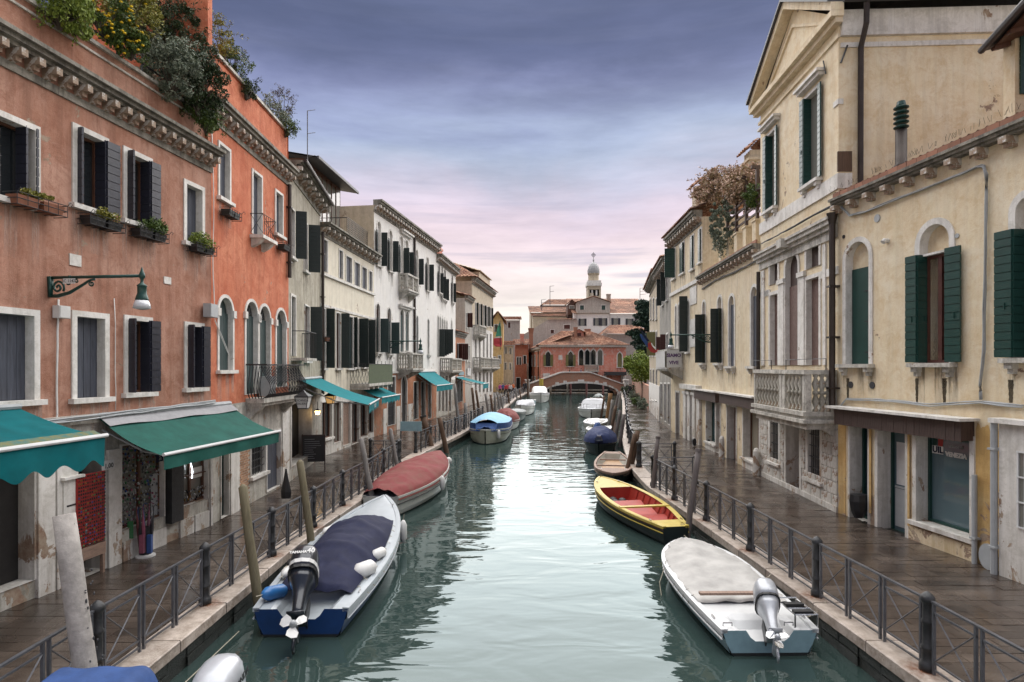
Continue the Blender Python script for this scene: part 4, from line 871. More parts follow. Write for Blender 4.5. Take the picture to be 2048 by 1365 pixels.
zc6 = B.z(873, 508) - .3
B.wall(zc6, 'white', z0=2.9); B.wall(2.9, 'stonedirty', name='ground_floor_wall'); B.body(zc6, 'beige', D=10); B.cornice(zc6, proj=.5, h=.32, corb=.5, ch=.25, cw=.2, cd=.42)
stone_balcony(B, B.u(880), B.u(901), B.z(880, 741), 1.0, 1.0, 11, posts=(0, .5, 1))
# --- 7..: smaller houses beyond
pL7 = P(930, 815); pL8 = P(944, 810); pL9 = P(986, 797)
B7 = Bld('low_orange_house', 'low orange brown house with four brown shutters over the furthest teal awning', 'house', pL6, pL7, -1); B = B7; B.dep = .12
k_ = [(914.5, 916.5), (918, 920), (922, 924), (926, 928)]
for x0, x1 in k_: B.win(x0, x1, 688, 720, fw=.08, infill='blank', imat='dark', shut=[('f', .45, 60), ('n', .3, 170)], smat='brownshut')
B.win(914, 925, 762, 806, fw=.08, infill='blank', imat='dark', sill=False, name='shop_window')
z7 = B.z(911, 668) ; B.wall(z7, 'brickorange'); B.body(z7, 'brickorange', D=9); B.cornice(z7, proj=.3, h=.2, corb=.45, ch=.14, cw=.1, cd=.2)
b = B.mb(); roof_sheet(b, (-.1, .35, z7 + .2), (B.L + .1, .35, z7 + .2), (-.1, -5, z7 + 1.9), (B.L + .1, -5, z7 + 1.9), 26, 12); b.build('roof', 'tile', B.root)
B8 = Bld('grey_brick_house', 'grey plaster house with bare brick corner and brown shutters before the balconied palazzo', 'house', pL7, pL8, -1); B = B8; B.dep = .12
z8 = B.z(944, 605)
for x0, x1 in ((932, 934), (937, 939)): B.win(x0, x1, 626, 655, fw=.06, infill='blank', imat='dark', shut=[('f', .3, 70)], smat='brownshut'); B.win(x0, x1, 692, 722, fw=.06, infill='glass', imat='glasspale')
B.wall(z8, 'greywall'); B.body(z8, 'greywall', D=10); B.cornice(z8, proj=.35, h=.25, corb=.5, ch=.15, cw=.12, cd=.25)
b = B.mb(); roof_sheet(b, (-.1, .4, z8 + .25), (B.L + .1, .4, z8 + .25), (-.1, -5, z8 + 1.7), (B.L + .1, -5, z8 + 1.7), 18, 10); b.build('roof', 'tile', B.root)
B9 = Bld('balconied_palazzo', 'tall cream palazzo with white stone balconies and pink chimney near the canal bend', 'palazzo', pL8, pL9, -1); B = B9; B.dep = .12
z9 = B.z(957, 566) - .3
for x in (950, 958, 966, 973, 980): B.win(x, x + 2.6, 605 + (x - 950) * .35, 650 + (x - 950) * .1, fw=.08, infill='blank', imat='dark', shut=[('f', .22, 70)], smat='dkgreen'); B.win(x, x + 2.6, 668, 716, fw=.12, infill='glass', imat='glass', sill=False); B.win(x, x + 2.8, 745, 785, fw=.1, infill='glass', imat='glasspale', sill=False, name='shop_window')
B.wall(z9, 'beige', z0=B.z(944, 650)); B.wall(B.z(944, 650), 'stone', name='stone_front'); B.body(z9, 'beige', D=12); B.cornice(z9, proj=.5, h=.35, corb=.7, ch=.22, cw=.15, cd=.4)
stone_balcony(B, .4, B.L * .5, B.z(944, 735), 1.1, .9, 16, posts=(0, .33, .66, 1)); stone_balcony(B, B.L * .55, B.L - .3, B.z(944, 735), 1.1, .9, 14, posts=(0, .5, 1)); stone_balcony(B, .4, B.L * .35, B.z(944, 668), 1.0, .7, 10, posts=(0, .5, 1))
b = B.mb(); zr = z9 + .35; roof_sheet(b, (-.5, .6, zr), (-.5, -11, zr), (4, -3, zr + 2.3), (4, -9, zr + 2.3), 28, 12); roof_sheet(b, (-.5, .6, zr), (B.L + .3, .6, zr), (4, -3, zr + 2.3), (B.L - 4, -3, zr + 2.3), 40, 12); b.build('roof', 'tile', B.root)
b = B.mb(); q = B.u(927, -4); b.box(2.2, 3.7, -5.6, -4.2, zr, zr + 3.6); b.box(2.1, 3.8, -5.7, -4.1, zr + 3.6, zr + 3.8); b.build('chimney', 'pink', B.root)
b = B.mb(); b.box(B.L * .45, B.L, -8, -.4, zr, zr + 1.6); roof_sheet(b, (B.L * .4, -.2, zr + 1.6), (B.L * 1.02, -.2, zr + 1.6), (B.L * .4, -4.5, zr + 2.9), (B.L * 1.02, -4.5, zr + 2.9), 22, 8); b.build('attic', 'beige', B.root)
# awnings
def awning(label, B, rl, rr_, fl, fr, zr, mat, val=.24, sag=.12, dirty=None, zigzag=False, n=10, rz_=None, ul=None, ur=None, fmat='white_paint', scallop=True, front_u=True):
    ua = B.u(rl, .06) if ul is None else ul; ub = B.u(rr_, .06) if ur is None else ur
    da = B.dat(fl[0], ua) if front_u else fl[2]; db = B.dat(fr[0], ub) if front_u else fr[2]
    d = (da + db) / 2 if front_u else fl[2]
    za = B.zd(fl[1], ua, d); zb = B.zd(fr[1], ub, d); zf = (za + zb) / 2
    t = thing('awning', label, 'awning', B.w(ua, 0, 0), B.rz); o = ua
    def fn(s, v):
        return (s * (ub - ua), .06 + v * (d - .06), zr + (zf - zr) * v - sag * math.sin(math.pi * v) * 1.0 + .012 * math.sin(s * n * 6.28) * v)
    b = B.mb(); b.grid(fn, 48, 12); b.build('canopy', mat, t, smooth=True)
    b = B.mb()
    def fv(s, v):
        h = val * (1 + (.16 * math.cos(s * n * 2 * math.pi) if scallop else 0)); return (s * (ub - ua), d + .02 + .02 * math.sin(s * 23) * v, zf - h * v)
    b.grid(fv, 96, 3); b.build('valance', mat, t, smooth=True)
    b = B.mb(); b.tube([(-.03, d + .03, zf + .02), (ub - ua + .03, d + .03, zf + .02)], .035, 8); b.build('front_bar', fmat, t)
    b = B.mb(); b.tube([(0, .08, zr + .03), (ub - ua, .08, zr + .03)], .06, 8); b.build('roller', 'plastic_grey', t)
    for uu in (.12, ub - ua - .12):
        b = B.mb(); b.tube([(uu, .05, zr - .25), (uu + (.3 if uu < .5 else -.3), d * .5, (zr + zf) / 2 - .35), (uu, d, zf - .02)], .022, 5); b.build('arm', 'plastic_grey', t)
    return t, ua, ub, d, zf
aw1 = awning('near teal awning with scalloped edge and mossy front, leftmost on the terracotta house', A, 0, 0, (-200, 930, 1.65), (208, 888, 1.65), 3.32, 'tealnear', val=.42, n=7, ul=A.u(208, 1.65) - 3.6, ur=A.u(208, 1.65), front_u=False, sag=.05)
b = A.mb(); b.grid(lambda s, v: (s * (aw1[2] - aw1[1]), aw1[3] - .17 * (1 - v) - .02, aw1[4] + .028 + .062 * (1 - v) * 1.15), 20, 2); b.build('moss_strip', simple('moss_stain', (.17, .15, .05), .9, var=.5, scale=9, col2=(.03, .13, .13)), aw1[0])
aw2 = awning('wide green awning with grey top strip over the souvenir shop windows', A, 0, 0, (322, 912, 1.45), (557, 864, 1.45), 3.02, 'greenaw', val=.27, n=3, ul=A.u(326, 1.45), ur=A.u(557, 1.45), front_u=False, sag=.10, scallop=False)
b = A.mb(); b.grid(lambda s, v: (s * (aw2[2] - aw2[1]), .03 + (aw2[3] - .06) * .22 * v, 3.02 + (aw2[4] - 3.02) * .22 * v - .10 * math.sin(math.pi * .22 * v) + .06 + .015 * math.sin(s * 14) * v), 24, 4); b.build('top_strip', 'ltgrey_fabric', aw2[0])
aw3 = awning('long teal awning sloping out beside the cream house', B3, 600, 641, (734, 815), (760, 795), B3.z(600, 760), 'teal', val=.30, n=12, sag=.10)
aw4 = awning('small striped-edge teal awning under the mesh balcony', B4, 722, 763, (768, 798), (795, 788), B4.z(725, 778), 'teal', val=.32, n=9, sag=.05)
aw5 = awning('teal awning on the white palazzo beyond the hydrant', B5, 833, 869, (872, 774), (906, 767), B5.z(833, 745), 'teal', val=.4, n=1, sag=.04, scallop=False)
aw6 = awning('furthest teal awning below the brown shuttered house', B7, 912, 926, (959, 769), (983, 766), B7.z(917, 755), 'teal', val=.45, n=1, sag=.04, scallop=False)
u_, d_, z_ = (aw3[2] - aw3[1]) / 2, aw3[3] + .05, aw3[4] - .15
text_mesh("I LUCE S", .22, 'plastic_white', aw3[0], Matrix.Translation((u_, -d_, z_)) @ Matrix.Rotation(R(90), 4, 'X') , depth=.002)
# ------------------------------------------------------------ buildings, right side
# R1 low yellow house: facade from the drainpipe (far end) to beyond the frame (near end)
q1 = P(1958, 1128); q2 = P(1677, 1026); dv = (q1 - q2).normalized(); q0 = q1 + dv * 5.2
B = R1 = Bld('low_yellow_house', 'low yellow plastered house with green shutters and shop front, brick tile edge along its roof', 'house', q2, q0, 1)
# u runs from the far end to the near end here, so 'outward' lies on the other side
def fixr(B): pass
B.s = -1; B.out = -B.out
B.win(1693, 1739, 484, 729, 'arch', fw=.13, infill='blank', imat='yellow', brackets=True, lunette=None, sillmat='stonedirty')
w1 = B.root.children[-1]
def ulu(B, x, d=0): return B.u(x, d)
ua, ub = B.u(1693), B.u(1739); zb = B.z(1716, 729); zt = B.z(1695, 541); B.leaf(w1, ua + .01, -.17, zb + .01, ub - ua - .02, zt - zb, 0, 'green', 1, True)
b = B.mb(); 
for zz in (.3, 1.1, 1.9): b.box(ub - .35, ub - .03, -.15, -.13, zb + zz, zb + zz + .03)
b.build('strap_hinge', 'iron', w1)
w2 = B.win(1841, 1900, 449, 727, 'arch', fw=.14, infill='blank', imat='yellow', brackets=True, sillmat='stonedirty')
ua, ub = B.u(1841), B.u(1900); zb = B.z(1860, 727); zt = B.z(1852, 512)
b = B.mb(); b.box(ua + .01, ub - .01, -.205, -.19, zb + .02, zt); b.build('pane', 'glass', w2)
b = B.mb(); b.box(ua, ua + .07, -.19, -.13, zb, zt); b.box(ub - .07, ub, -.19, -.13, zb, zt); b.box((ua + ub) / 2 - .05, (ua + ub) / 2 + .05, -.19, -.125, zb, zt - .07); b.box(ua + .07, ub - .07, -.19, -.13, zt - .07, zt); b.box(ua + .07, ub - .07, -.188, -.13, zb, zb + .07); b.build('sash', 'brownshut', w2)
b = B.mb(); b.box(ua, ub, -.2, -.02, zt, zt + .05); b.build('transom', 'stone', w2)
B.leaf(w2, ua + .025, -.18, zb + .02, .29, zt - zb + .02, 90, 'green', 14); B.leaf(w2, ua + .02, .12, zb + .02, .30, zt - zb + .02, 178, 'green', 14); B.leaf(w2, B.u(1922, .08), .09, zb + .02, .36, zt - zb + .02, 176, 'green', 14)
w3 = B.win(2033, 2085, 392, 717, 'arch', fw=.14, infill='blank', imat='yellow', brackets=True, sillmat='stonedirty')
ua, ub = B.u(2033), B.u(2085); zb = B.z(2040, 717); zt = B.z(2023, 463); b = B.mb(); b.box(ua, ub, -.205, -.15, zb, zt); b.build('pane', 'glass', w3)
B.leaf(w3, ua + .025, -.18, zb + .02, .29, zt - zb, 90, 'green', 15); B.leaf(w3, ua + .02, .12, zb + .02, .34, zt - zb, 178, 'green', 15)
zc = B.z(1677, 393) - .30
# shop openings
s1 = B.win(1701, 1737, 850, 1036, fw=.07, infill='blank', imat='glassblue', sill=False, name='shop_window', depth=.45)
s2 = B.win(1757, 1812, 853, 1062, fw=.10, infill='blank', imat='glassblue', sill=False, name='shop_door', depth=.40)
s3 = B.win(1834, 1941, 868, 1042, fw=.11, infill='blank', imat='glassblue', sill=True, name='shop_window', depth=.34)
for w_, x0, x1, y0, y1 in ((s1, 1701, 1737, 850, 1036), (s2, 1757, 1812, 853, 1062), (s3, 1834, 1941, 868, 1042)):
    ua, ub = B.u(x0), B.u(x1); z1 = B.z(x0, y0); z0 = B.z(x0, y1); b = B.mb(); dd = -.335 if w_ is s3 else -.395
    b.box(ua, ua + .06, dd, dd + .06, z0, z1); b.box(ub - .05, ub, dd, dd + .06, z0, z1); b.box(ua + .06, ub - .05, dd, dd + .06, z0, z0 + .06); b.box(ua + .06, ub - .05, dd, dd + .06, z1 - .08, z1)
    b.build('shop_frame', 'green', w_)
ua, ub = B.u(1757), B.u(1812); zb = 0.02; b = B.mb(); b.box(ua + .12, ub - .08, -.39, -.36, zb + .05, 1.0); b.box(ua + .12, ub - .08, -.37, -.35, 1.02, 1.07); b.build('door_panel', 'plastic_grey', s2)
b = B.mb(); b.box(ua + .2, ua + .42, -.388, -.38, 1.15, 1.9); b.build('notice_sheet', 'plastic_white', s2); b = B.mb(); b.box(ua + .13, ua + .5, -.392, -.386, 1.1, 2.15); b.build('notice_frame', 'white_paint', s2)
# sticker and lettering on the big pane
ua, ub = B.u(1834), B.u(1941); z1 = B.z(1834, 868)
def rtext(B, txt, u, d, z, size, mat, par, bold=.0): return text_mesh(txt, size, mat, par, Matrix.Translation((u, B.s * d, z)) @ Matrix.Rotation(R(90), 4, 'X'), bold=bold)
zl = B.z(1875, 905); ul = B.u(1872, -.3)
b = B.mb(); c = [(ul + .24 * math.cos(a) * .8, -.332, zl + .25 * math.sin(a)) for a in [2 * math.pi * k / 20 for k in range(20)]]; b.poly(c); b.build('logo_disc', 'goods_blue' if False else 'bluehull', s3)
b = B.mb(); b.poly([(ul - .12, -.328, zl + .08), (ul, -.328, zl + .12), (ul + .02, -.328, zl + .32), (ul - .12, -.328, zl + .28)]); b.build('logo_green', 'lampgreen', s3)
b = B.mb(); b.poly([(ul + .02, -.328, zl + .1), (ul + .15, -.328, zl + .08), (ul + .18, -.328, zl + .3), (ul + .03, -.328, zl + .32)]); b.build('logo_red', 'red', s3)
b = B.mb(); b.poly([(ul - .14, -.327, zl - .09), (ul + .17, -.327, zl - .09), (ul + .17, -.327, zl + .09), (ul - .14, -.327, zl + .09)]); b.build('logo_band', 'plastic_white', s3)
rtext(B, 'UIL', ul + .02, -.324, zl, .2, 'navycanvas', s3, .006); rtext(B, 'VENEZIA', ul + .50, -.324, zl - .06, .135, 'plastic_white', s3, .008); rtext(B, 'unione di', ul + .5, -.324, zl + .13, .10, 'plastic_grey', s3)
b = B.mb(); w_ = (ub - ua)
b.poly([(ua + .3 + .5 * math.cos(a) + .1, -.331, .95 + .62 * math.sin(a)) for a in [math.pi * k / 14 for k in range(15)]]); b.build('window_graphic', 'rail', s3)
B.wall(zc, 'yellow', name='wall')
b = B.mb(); b.box(B.u(1820), B.u(1957), 0, .04, 0, B.z(1834, 1046) - .1); b.build('plaster_dado', 'yellow2', B.root)
B.body(zc, 'yellow', D=6)
B.cornice(zc, proj=.32, h=.18, corb=.6, ch=.2, cw=.17, cd=.27, band=False)
bmx = MB(); bmx.box(0, .28, 0, .07, 0, .17); me = bmx.mesh('edge_brick', 'brick'); rr = random.Random(2)
n = int(B.L / .29)
for k in range(n): B.put(me, 'edge_brick', B.root, k * .29 + .005, .17 + rr.uniform(-.004, .004), zc + .182 + rr.uniform(-.004, .004))
b = B.mb(); roof_sheet(b, (0, .14, zc + .24), (B.L, .14, zc + .24), (0, -5, zc + 1.3), (B.L, -5, zc + 1.3), 46, 14); b.build('roof', 'tile', B.root)
b = B.mb(); rr = random.Random(3)
for k in range(170): u = B.L * rr.random(); b.tube([(u, .25, zc + .38), (u + rr.uniform(-.05, .05), .25 + rr.uniform(-.06, .06), zc + .38 + rr.uniform(.09, .16))], .003, 3)
o = b.build('bird_spikes', 'twig', B.root); o['kind'] = 'stuff'
# fascia over the shop
ua, ub = B.u(1689), B.u(1949); zf1 = B.z(1689, 817); zf0 = B.z(1689, 848); b = B.mb()
n = int((ub - ua) / .075)
slm = MB(); slm.box(.003, .072, 0, .035, 0, zf1 - zf0); me = slm.mesh('fascia_slat', 'fascia')
for k in range(n): B.put(me, 'fascia_slat', B.root, ua + k * (ub - ua) / n, .30 + rr.uniform(0, .008), zf0)
b.box(ua, ub, 0, .30, zf0 + .02, zf1); b.build('fascia_box', 'fascia', B.root)
b = B.mb(); b.box(ua - .15, ub + .12, 0, .46, zf1 + .01, zf1 + .07); b.build('ledge', 'stone', B.root)
for (x, y, r, m_) in ((1755, 437, .10, 'plastic_grey'), (1688, 474, .05, 'blackrub'), (1702, 770, .09, 'lead'), (1745, 771, .09, 'lead'), (1915, 472, .05, 'plastic_grey')):
    b = B.mb(); u = B.u(x); z = B.z(x, y); b.rings([[(u + r * math.cos(a), d, z + r * math.sin(a)) for a in [2 * math.pi * k / 16 for k in range(16)]] for d in (.0, .02)]); b.build('wall_vent', m_, B.root)
b = B.mb(); u = B.u(1776); z = B.z(1776, 482); b.tube([(u, 0, z), (u, .1, z), (u, .14, z - .04)], .06, 8); b.build('flue_outlet', 'plastic_white', B.root)
B.pipe(1957, .0, B.z(1957, 950), r=.05, mat='plastic_grey'); B.pipe(2011, 0, B.z(2011, 838), r=.06, mat='plastic_grey', d=.25)
b = B.mb(); u = B.u(2018); b.box(u, B.L, -.02, .22, 0, B.z(2011, 845)); st = b.build('neighbour_shopfront', 'stone', B.root)
b = B.mb(); b.box(u - .1, B.L, -.02, .36, B.z(2011, 845) + .0, B.z(2011, 845) + .09); b.build('ledge', 'stone', B.root)
b = B.mb(); u2 = B.u(2036, .22); z0, z1 = B.z(2036, 1055, .22), B.z(2036, 905, .22); b.box(u2, B.L, .22, .225, z0, z1); b.build('grille_window', 'glasspale', B.root)
b = B.mb()
for k in range(9): b.box(u2 + k * .14, u2 + k * .14 + .03, .225, .25, z0, z1)
for k in range(4): b.box(u2, B.L, .25, .262, z0 + (z1 - z0) * k / 3, z0 + (z1 - z0) * k / 3 + .03)
b.build('grille', 'white_paint', B.root)
# chimney vent on the roof of R1
v = thing('roof_flue', 'brown metal flue with green ringed cap rising from the low yellow house roof', 'chimney', B.w(B.u(1806, -.5), -.45, zc + .35)); b = MB()
Yv = v.location.y; hz = (EYE - (210 - HOR) / FPX * Yv) - v.location.z
b.lathe([(.33, .05), (.13, .28), (.13, hz - .62)], n=14); b.build('flue_pipe', 'copper', v, smooth=True)
b = MB()
for k in range(5): z = hz - .6 + k * .12; b.lathe([(.12, z), (.17, z + .03), (.17, z + .05), (.12, z + .08)], n=14)
b.lathe([(.11, hz - .02), (.09, hz + .08), (.03, hz + .1)], n=12); b.build('ringed_cap', 'green', v)
# cables on R1: grey conduits
def cable(label, pts, r=.018, mat='plastic_grey', strands=1, seed=1, name='wall_cable', group=None):
    rr = random.Random(seed); b = MB(); p0 = Vector(pts[0])
    for s in range(strands):
        o = Vector((rr.uniform(-.03, .03), rr.uniform(-.02, .02), rr.uniform(-.035, .035))) * (s > 0)
        pp = []
        for a, c in zip(pts[:-1], pts[1:]):
            a, c = Vector(a), Vector(c); n = max(2, int((c - a).length / .35))
            for k in range(n): q = a.lerp(c, k / n); pp.append(q - p0 + o + Vector((rr.uniform(-.006, .006), rr.uniform(-.006, .006), rr.uniform(-.014, .014))))
        pp.append(Vector(pts[-1]) - p0 + o); b.tube(pp, r, 5)
    ob = b.build(name, mat, None, smooth=True); ob.location = p0; return tag(ob, label, 'cable', group)
def wp(B, x, y, d=.06): return B.w(B.u(x, d), d, B.z(x, y, d))
cable('bundle of grey cables sagging across the upper wall of the low yellow house', [wp(B, *p) for p in ((1668, 412), (1680, 412), (1700, 432), (1730, 425), (1790, 400), (1900, 358), (1955, 334), (1968, 333), (1973, 350), (1972, 420), (1968, 700), (1960, 770), (1962, 800))], .014, strands=4)
cable('grey cable bundle running along the wall just above the white shop ledge', [wp(B, *p) for p in ((1683, 838), (1682, 812), (1692, 800), (1760, 802), (1860, 812), (1962, 806), (2046, 815))], .013, strands=5, seed=3)
b_ = R1
# R2 pediment house
q3 = P(1521, 950)
B = R2 = Bld('pediment_house', 'tall yellow house with triangular pediment and stone balustrade balcony', 'house', q3, q2, 1); B.s = -1; B.out = -B.out
# ground floor
for x0, x1, yt, yb, g in ((1541, 1558, 829, 922, True), (1573, 1600, 838, 975, False), (1617, 1641, 846, 955, True)):
    w_ = B.win(x0, x1, yt, yb, fw=.15, infill='blank', imat='dark' if g else 'door', grille=g, sill=g, name='window' if g else 'doorway', depth=.3 if g else .45)
    if not g: ua = B.u(x0); b = B.mb(); b.box(ua + .45, ua + .65, -.44, -.38, 1.45, 1.7); b.box(ua + .4, ua + .7, -.44, -.42, 1.78, 1.98); b.build('intercom', 'blackplastic', w_)
z2 = B.z(1655, 812); zbal = B.z(1654, 825); 
# serliana openings
ops = [(1541, 1556.5, 519, 571), (1541, 1556.5, 592, 731), (1614, 1639, 484, 540), (1614, 1639, 561, 731)]
for x0, x1, yt, yb in ops:
    B.win(x0, x1, yt, yb, fw=.12, infill='blank', imat='door' if yb > 700 else 'fascia', sill=False, depth=.16, name='serliana_window')
wc = B.win(1572, 1597, 507, 731, 'arch', fw=.13, infill='blank', imat='fascia', sill=False, depth=.16, name='serliana_window')
ua, ub = B.u(1572), B.u(1597); zb = B.z(1580, 731); B.leaf(wc, ua + .02, -.13, zb, ub - ua - .04, 2.6, 0, 'door', 3, True)
zE = B.z(1506, 520)   # entablature top
sh = [(1536, 1553, 274, 425), (1612, 1640, 200, 376)]
for i, (x0, x1, yt, yb) in enumerate(sh):
    w_ = B.win(x0, x1, yt, yb, fw=.1, infill='blank', imat='glasspale', shut=[('n', .24, 90, .015, -.20), ('n', .22, 178, 0, .03), ('f', .24, 172)], smat='green', brackets=True, depth=.15)
    ua, ub = B.u(x0), B.u(x1); z1 = B.z(x0, yt); b = B.mb(); b.box(ua - .35, ub + .35, 0, .26, z1 + .30, z1 + .38); b.box(ua - .28, ub + .28, 0, .18, z1 + .2, z1 + .30); b.build('hood_mould', 'stone', w_)
zl = B.z(1510, 236); L = B.L
B.wall(zl, 'yellow', z0=z2); B.wall(z2, 'stone', name='rusticated_base')
# rusticated blocks around the ground floor
me_b = {}; rr = random.Random(8)
def blocks(x0, x1, z0, z1, h=.36, w=.62):
    ua, ub = sorted((B.u(x0), B.u(x1))); r = 0; z = z0
    while z < z1 - .1:
        hh = min(h, z1 - z); u = ua; first = True
        while u < ub - .05:
            ww = min(w * (.5 if first and r % 2 else 1), ub - u); key = (round(ww, 2), round(hh, 2))
            if key not in me_b: q = MB(); q.rings([[(.008, 0, .008), (key[0] - .008, 0, .008), (key[0] - .008, 0, key[1] - .008), (.008, 0, key[1] - .008)], [(.016, -.03, .016), (key[0] - .016, -.03, .016), (key[0] - .016, -.03, key[1] - .016), (.016, -.03, key[1] - .016)]]); me_b[key] = q.mesh('stone_block', 'stone')
            B.put(me_b[key], 'stone_block', B.root, u, rr.uniform(0, .006), z); u += ww; first = False
        z += hh; r += 1
for xa, xb, za, zb_ in ((1522, 1537, .1, 2.45), (1645, 1676, .1, 2.9), (1522, 1568, .1, .85), (1606, 1646, .1, .85), (1562, 1569, .85, 2.4), (1604, 1611, .85, 2.4)): blocks(xa, xb, za, zb_)
b = B.mb(); b.box(0, L, 0, .07, 0, .16); b.build('plinth', 'stone', B.root)
D2 = 9; b = B.mb(); zw = 13.35
b.poly([(L, 0, 0), (L, -D2, 0), (L, -D2, zl), (L, 0, zl)]); b.poly([(0, 0, 0), (0, -D2, 0), (0, -D2, zl), (0, 0, zl)]); b.poly([(0, -D2, 0), (L, -D2, 0), (L, -D2, zl), (0, -D2, zl)]); b.poly([(0, -.7, 0), (L, -.7, 0), (L, -.7, zl), (0, -.7, zl)])
b.build('side_wall', 'yellow', B.root)
# white stone strips and entablature
def strip_(x0, x1, y0, y1, d=.04, m_='stone', nm='stone_band'):
    ua, ub = sorted((B.u(x0), B.u(x1))); z0, z1 = sorted((B.z(x0, y0), B.z(x0, y1))); b = B.mb(); b.box(ua, ub, -.02, d, z0, z1); return b.build(nm, m_, B.root)
strip_(1522, 1541, 586, 596, .035); ua, ub = 0, L; zb1 = B.z(1524, 585)
b = B.mb(); b.box(0, B.u(1541) - .12, 0, .035, zb1 - .2, zb1 + .02); b.box(B.u(1639) + .12, L, 0, .035, zb1 - .2, zb1 + .02); b.build('stone_band', 'stone', B.root)
for x0, x1 in ((1559, 1570), (1600, 1611)): b = B.mb(); b.box(B.u(x0), B.u(x1), .0, .055, B.z(1580, 731), zb1 + .05); b.box(B.u(x0) - .06, B.u(x1) + .06, 0, .1, zb1 + .05, zb1 + .2); b.build('pilaster', 'stone', B.root)
for x0, x1 in ((1524, 1530), (1648, 1654)): b = B.mb(); b.box(B.u(x0), B.u(x1), .0, .05, B.z(1580, 731), zE - .6); b.build('pilaster', 'stone', B.root)
b = B.mb(); b.box(0, L - .05, -.02, .06, zE - .55, zE - .30); b.box(0, L - .05, 0, .16, zE - .30, zE - .18); b.box(0, L - .02, 0, .26, zE - .18, zE - .06); b.box(0, L, 0, .32, zE - .06, zE + .02); um = B.u(1583); b.box(um - .2, um + .2, 0, .42, zE - .25, zE + .03); b.build('entablature', 'stonedirty', B.root)
zbd = B.z(1559, 424); b = B.mb(); b.box(0, L + .02, 0, .05, zbd - .42, zbd - .0); b.box(L + .02, L + .04, -.35, .05, zbd - .42, zbd); b.build('stone_band', 'stone', B.root)
b = B.mb(); b.box(L - .02, L + .03, -.35, .03, zbd + .05, zbd + .6); b.build('exposed_stone', 'wallwet' if False else 'pole_brown', B.root)
b = B.mb(); b.box(L - .25, L + .03, -.12, .03, zbd + 1.9, zbd + 2.05); b.build('corner_stone', 'stone', B.root)
# pediment
za = zl; zp = B.z(1563, 32); b = B.mb(); ov = .35
apx = L * .5
b.poly([(-.2, 0, za), (L + .2, 0, za), (apx, 0, zp - .35)]); b.build('tympanum', 'yellow', B.root)
b = B.mb(); b.box(-.25, L + .3, 0, .34, za - .02, za + .14); b.box(-.2, L + .25, 0, .2, za - .16, za - .02); b.box(-.1, L + .1, 0, .06, za - .5, za - .4); b.build('pediment_cornice', 'yellow2', B.root)
def rake(u0, z0, u1, z1, h, d0, d1, nm, m_):
    b = B.mb(); b.rings([[(u, d0, z), (u, d1, z), (u, d1, z + h), (u, d0, z + h)] for u, z in ((u0, z0), (u1, z1))]); return b.build(nm, m_, B.root)
for u0, u1 in ((-.3, apx), (L + .3, apx)):
    rake(u0, za + .12, u1, zp - .35, .24, 0, .34, 'raking_cornice', 'yellow2'); rake(u0, za + .36, u1, zp - .11, .1, -D2, .44, 'roof_slope', 'lead')
for u0, u1 in ((.9, apx), (L - .9, apx)): rake(u0, za + .40, u1, zp - .95, .1, 0, .06, 'moulding', 'yellow2')
b = B.mb(); b.box(.95, L - .95, 0, .06, za + .34, za + .42); b.build('moulding', 'yellow2', B.root)
b = B.mb(); roof_sheet(b, (L + .45, -.4, za + .42), (L + .45, -D2, za + .42), (apx, -.4, zp + .02), (apx, -D2, zp + .02), 40, 12); b.build('roof', 'tile', B.root)
b = B.mb(); b.tube([(L + .5, .1, za + .32), (L + .5, -D2, za + .32)], .09, 8); b.build('gutter', 'lead', B.root)
b = B.mb(); b.box(L, L + .1, -D2, -.05, za - .45, za + .25); b.box(L, L + .05, -D2, -.05, za - .75, za - .62); b.build('eaves_band', 'plastic_white' if False else 'stone', B.root)
b = B.mb(); dpp = B.dat(1717, L) ; b.tube([(L + .42, dpp, za + .25), (L + .4, dpp, za - .3), (L + .12, dpp, za - .8), (L + .1, dpp, zc + .4)], .075, 8); b.build('drainpipe', 'copper', B.root)
for (xa, ya, xb, yb) in ((1655, 148, 1650, 122),): b = B.mb(); b.tube([(B.u(xa), .05, B.z(xa, ya)), (B.u(xb), .05, B.z(xb, yb))], .02, 5); b.build('tie_anchor', 'iron', B.root)
b = B.mb(); d1 = B.dat(1680, L); d2 = B.dat(1693, L); b.tube([(L + .05, d1, B.zd(128, L, d1)), (L + .05, d2, B.zd(93, L, d2))], .025, 5); b.build('tie_anchor', 'iron', B.root)
# balcony
ua = B.u(1505, .9); ub = B.u(1651, .9); zf = B.z(1654, 832, .9); zt = B.z(1654, 741, .9)
ua = max(ua, -.25); ub = min(B.u(1651, .9), L - .1)
sl = stone_balcony(B, ua, ub, zf, zt - zf, .85, 15, posts=(0, .56, .62, .97, 1), br=1.35)
b = B.mb(); b.box(ua - .1, ub + .1, 0, .95, zf - .32, zf - .22); b.box(ua + .05, ub - .05, 0, .8, zf - .5, zf - .32); b.build('balcony_base', 'stonedirty', sl)
b = B.mb()
for x0, x1 in ((1508, 1543), (1572, 1652)):
    u0, u1 = B.u(x0, .8), B.u(x1, .8); zz = B.z(x0, 732 if x0 > 1550 else 736, .8) + .05; b.tube([(u0, .8, zt), (u0, .8, zt + .3), (u1, .8, zt + .3), (u1, .8, zt)], .012, 4)
b.build('thin_rail', 'iron', sl)
b = B.mb(); u = L - .02; b.tube([(u, .16, zE + .1), (u, .16, zE - .2)], [.16, .09], 8); b.tube([(u, .16, zE - .2), (u, .16, 2.9)], .085, 8)
for zz in (3.4, 4.8, 6.2): b.box(u - .11, u + .11, 0, .27, zz, zz + .05)
b.build('drainpipe', 'copper', B.root)
b = B.mb(); b.tube([(.05, .1, zE - .6), (.05, .1, 2.7)], .07, 8); b.build('drainpipe', 'copper', B.root)
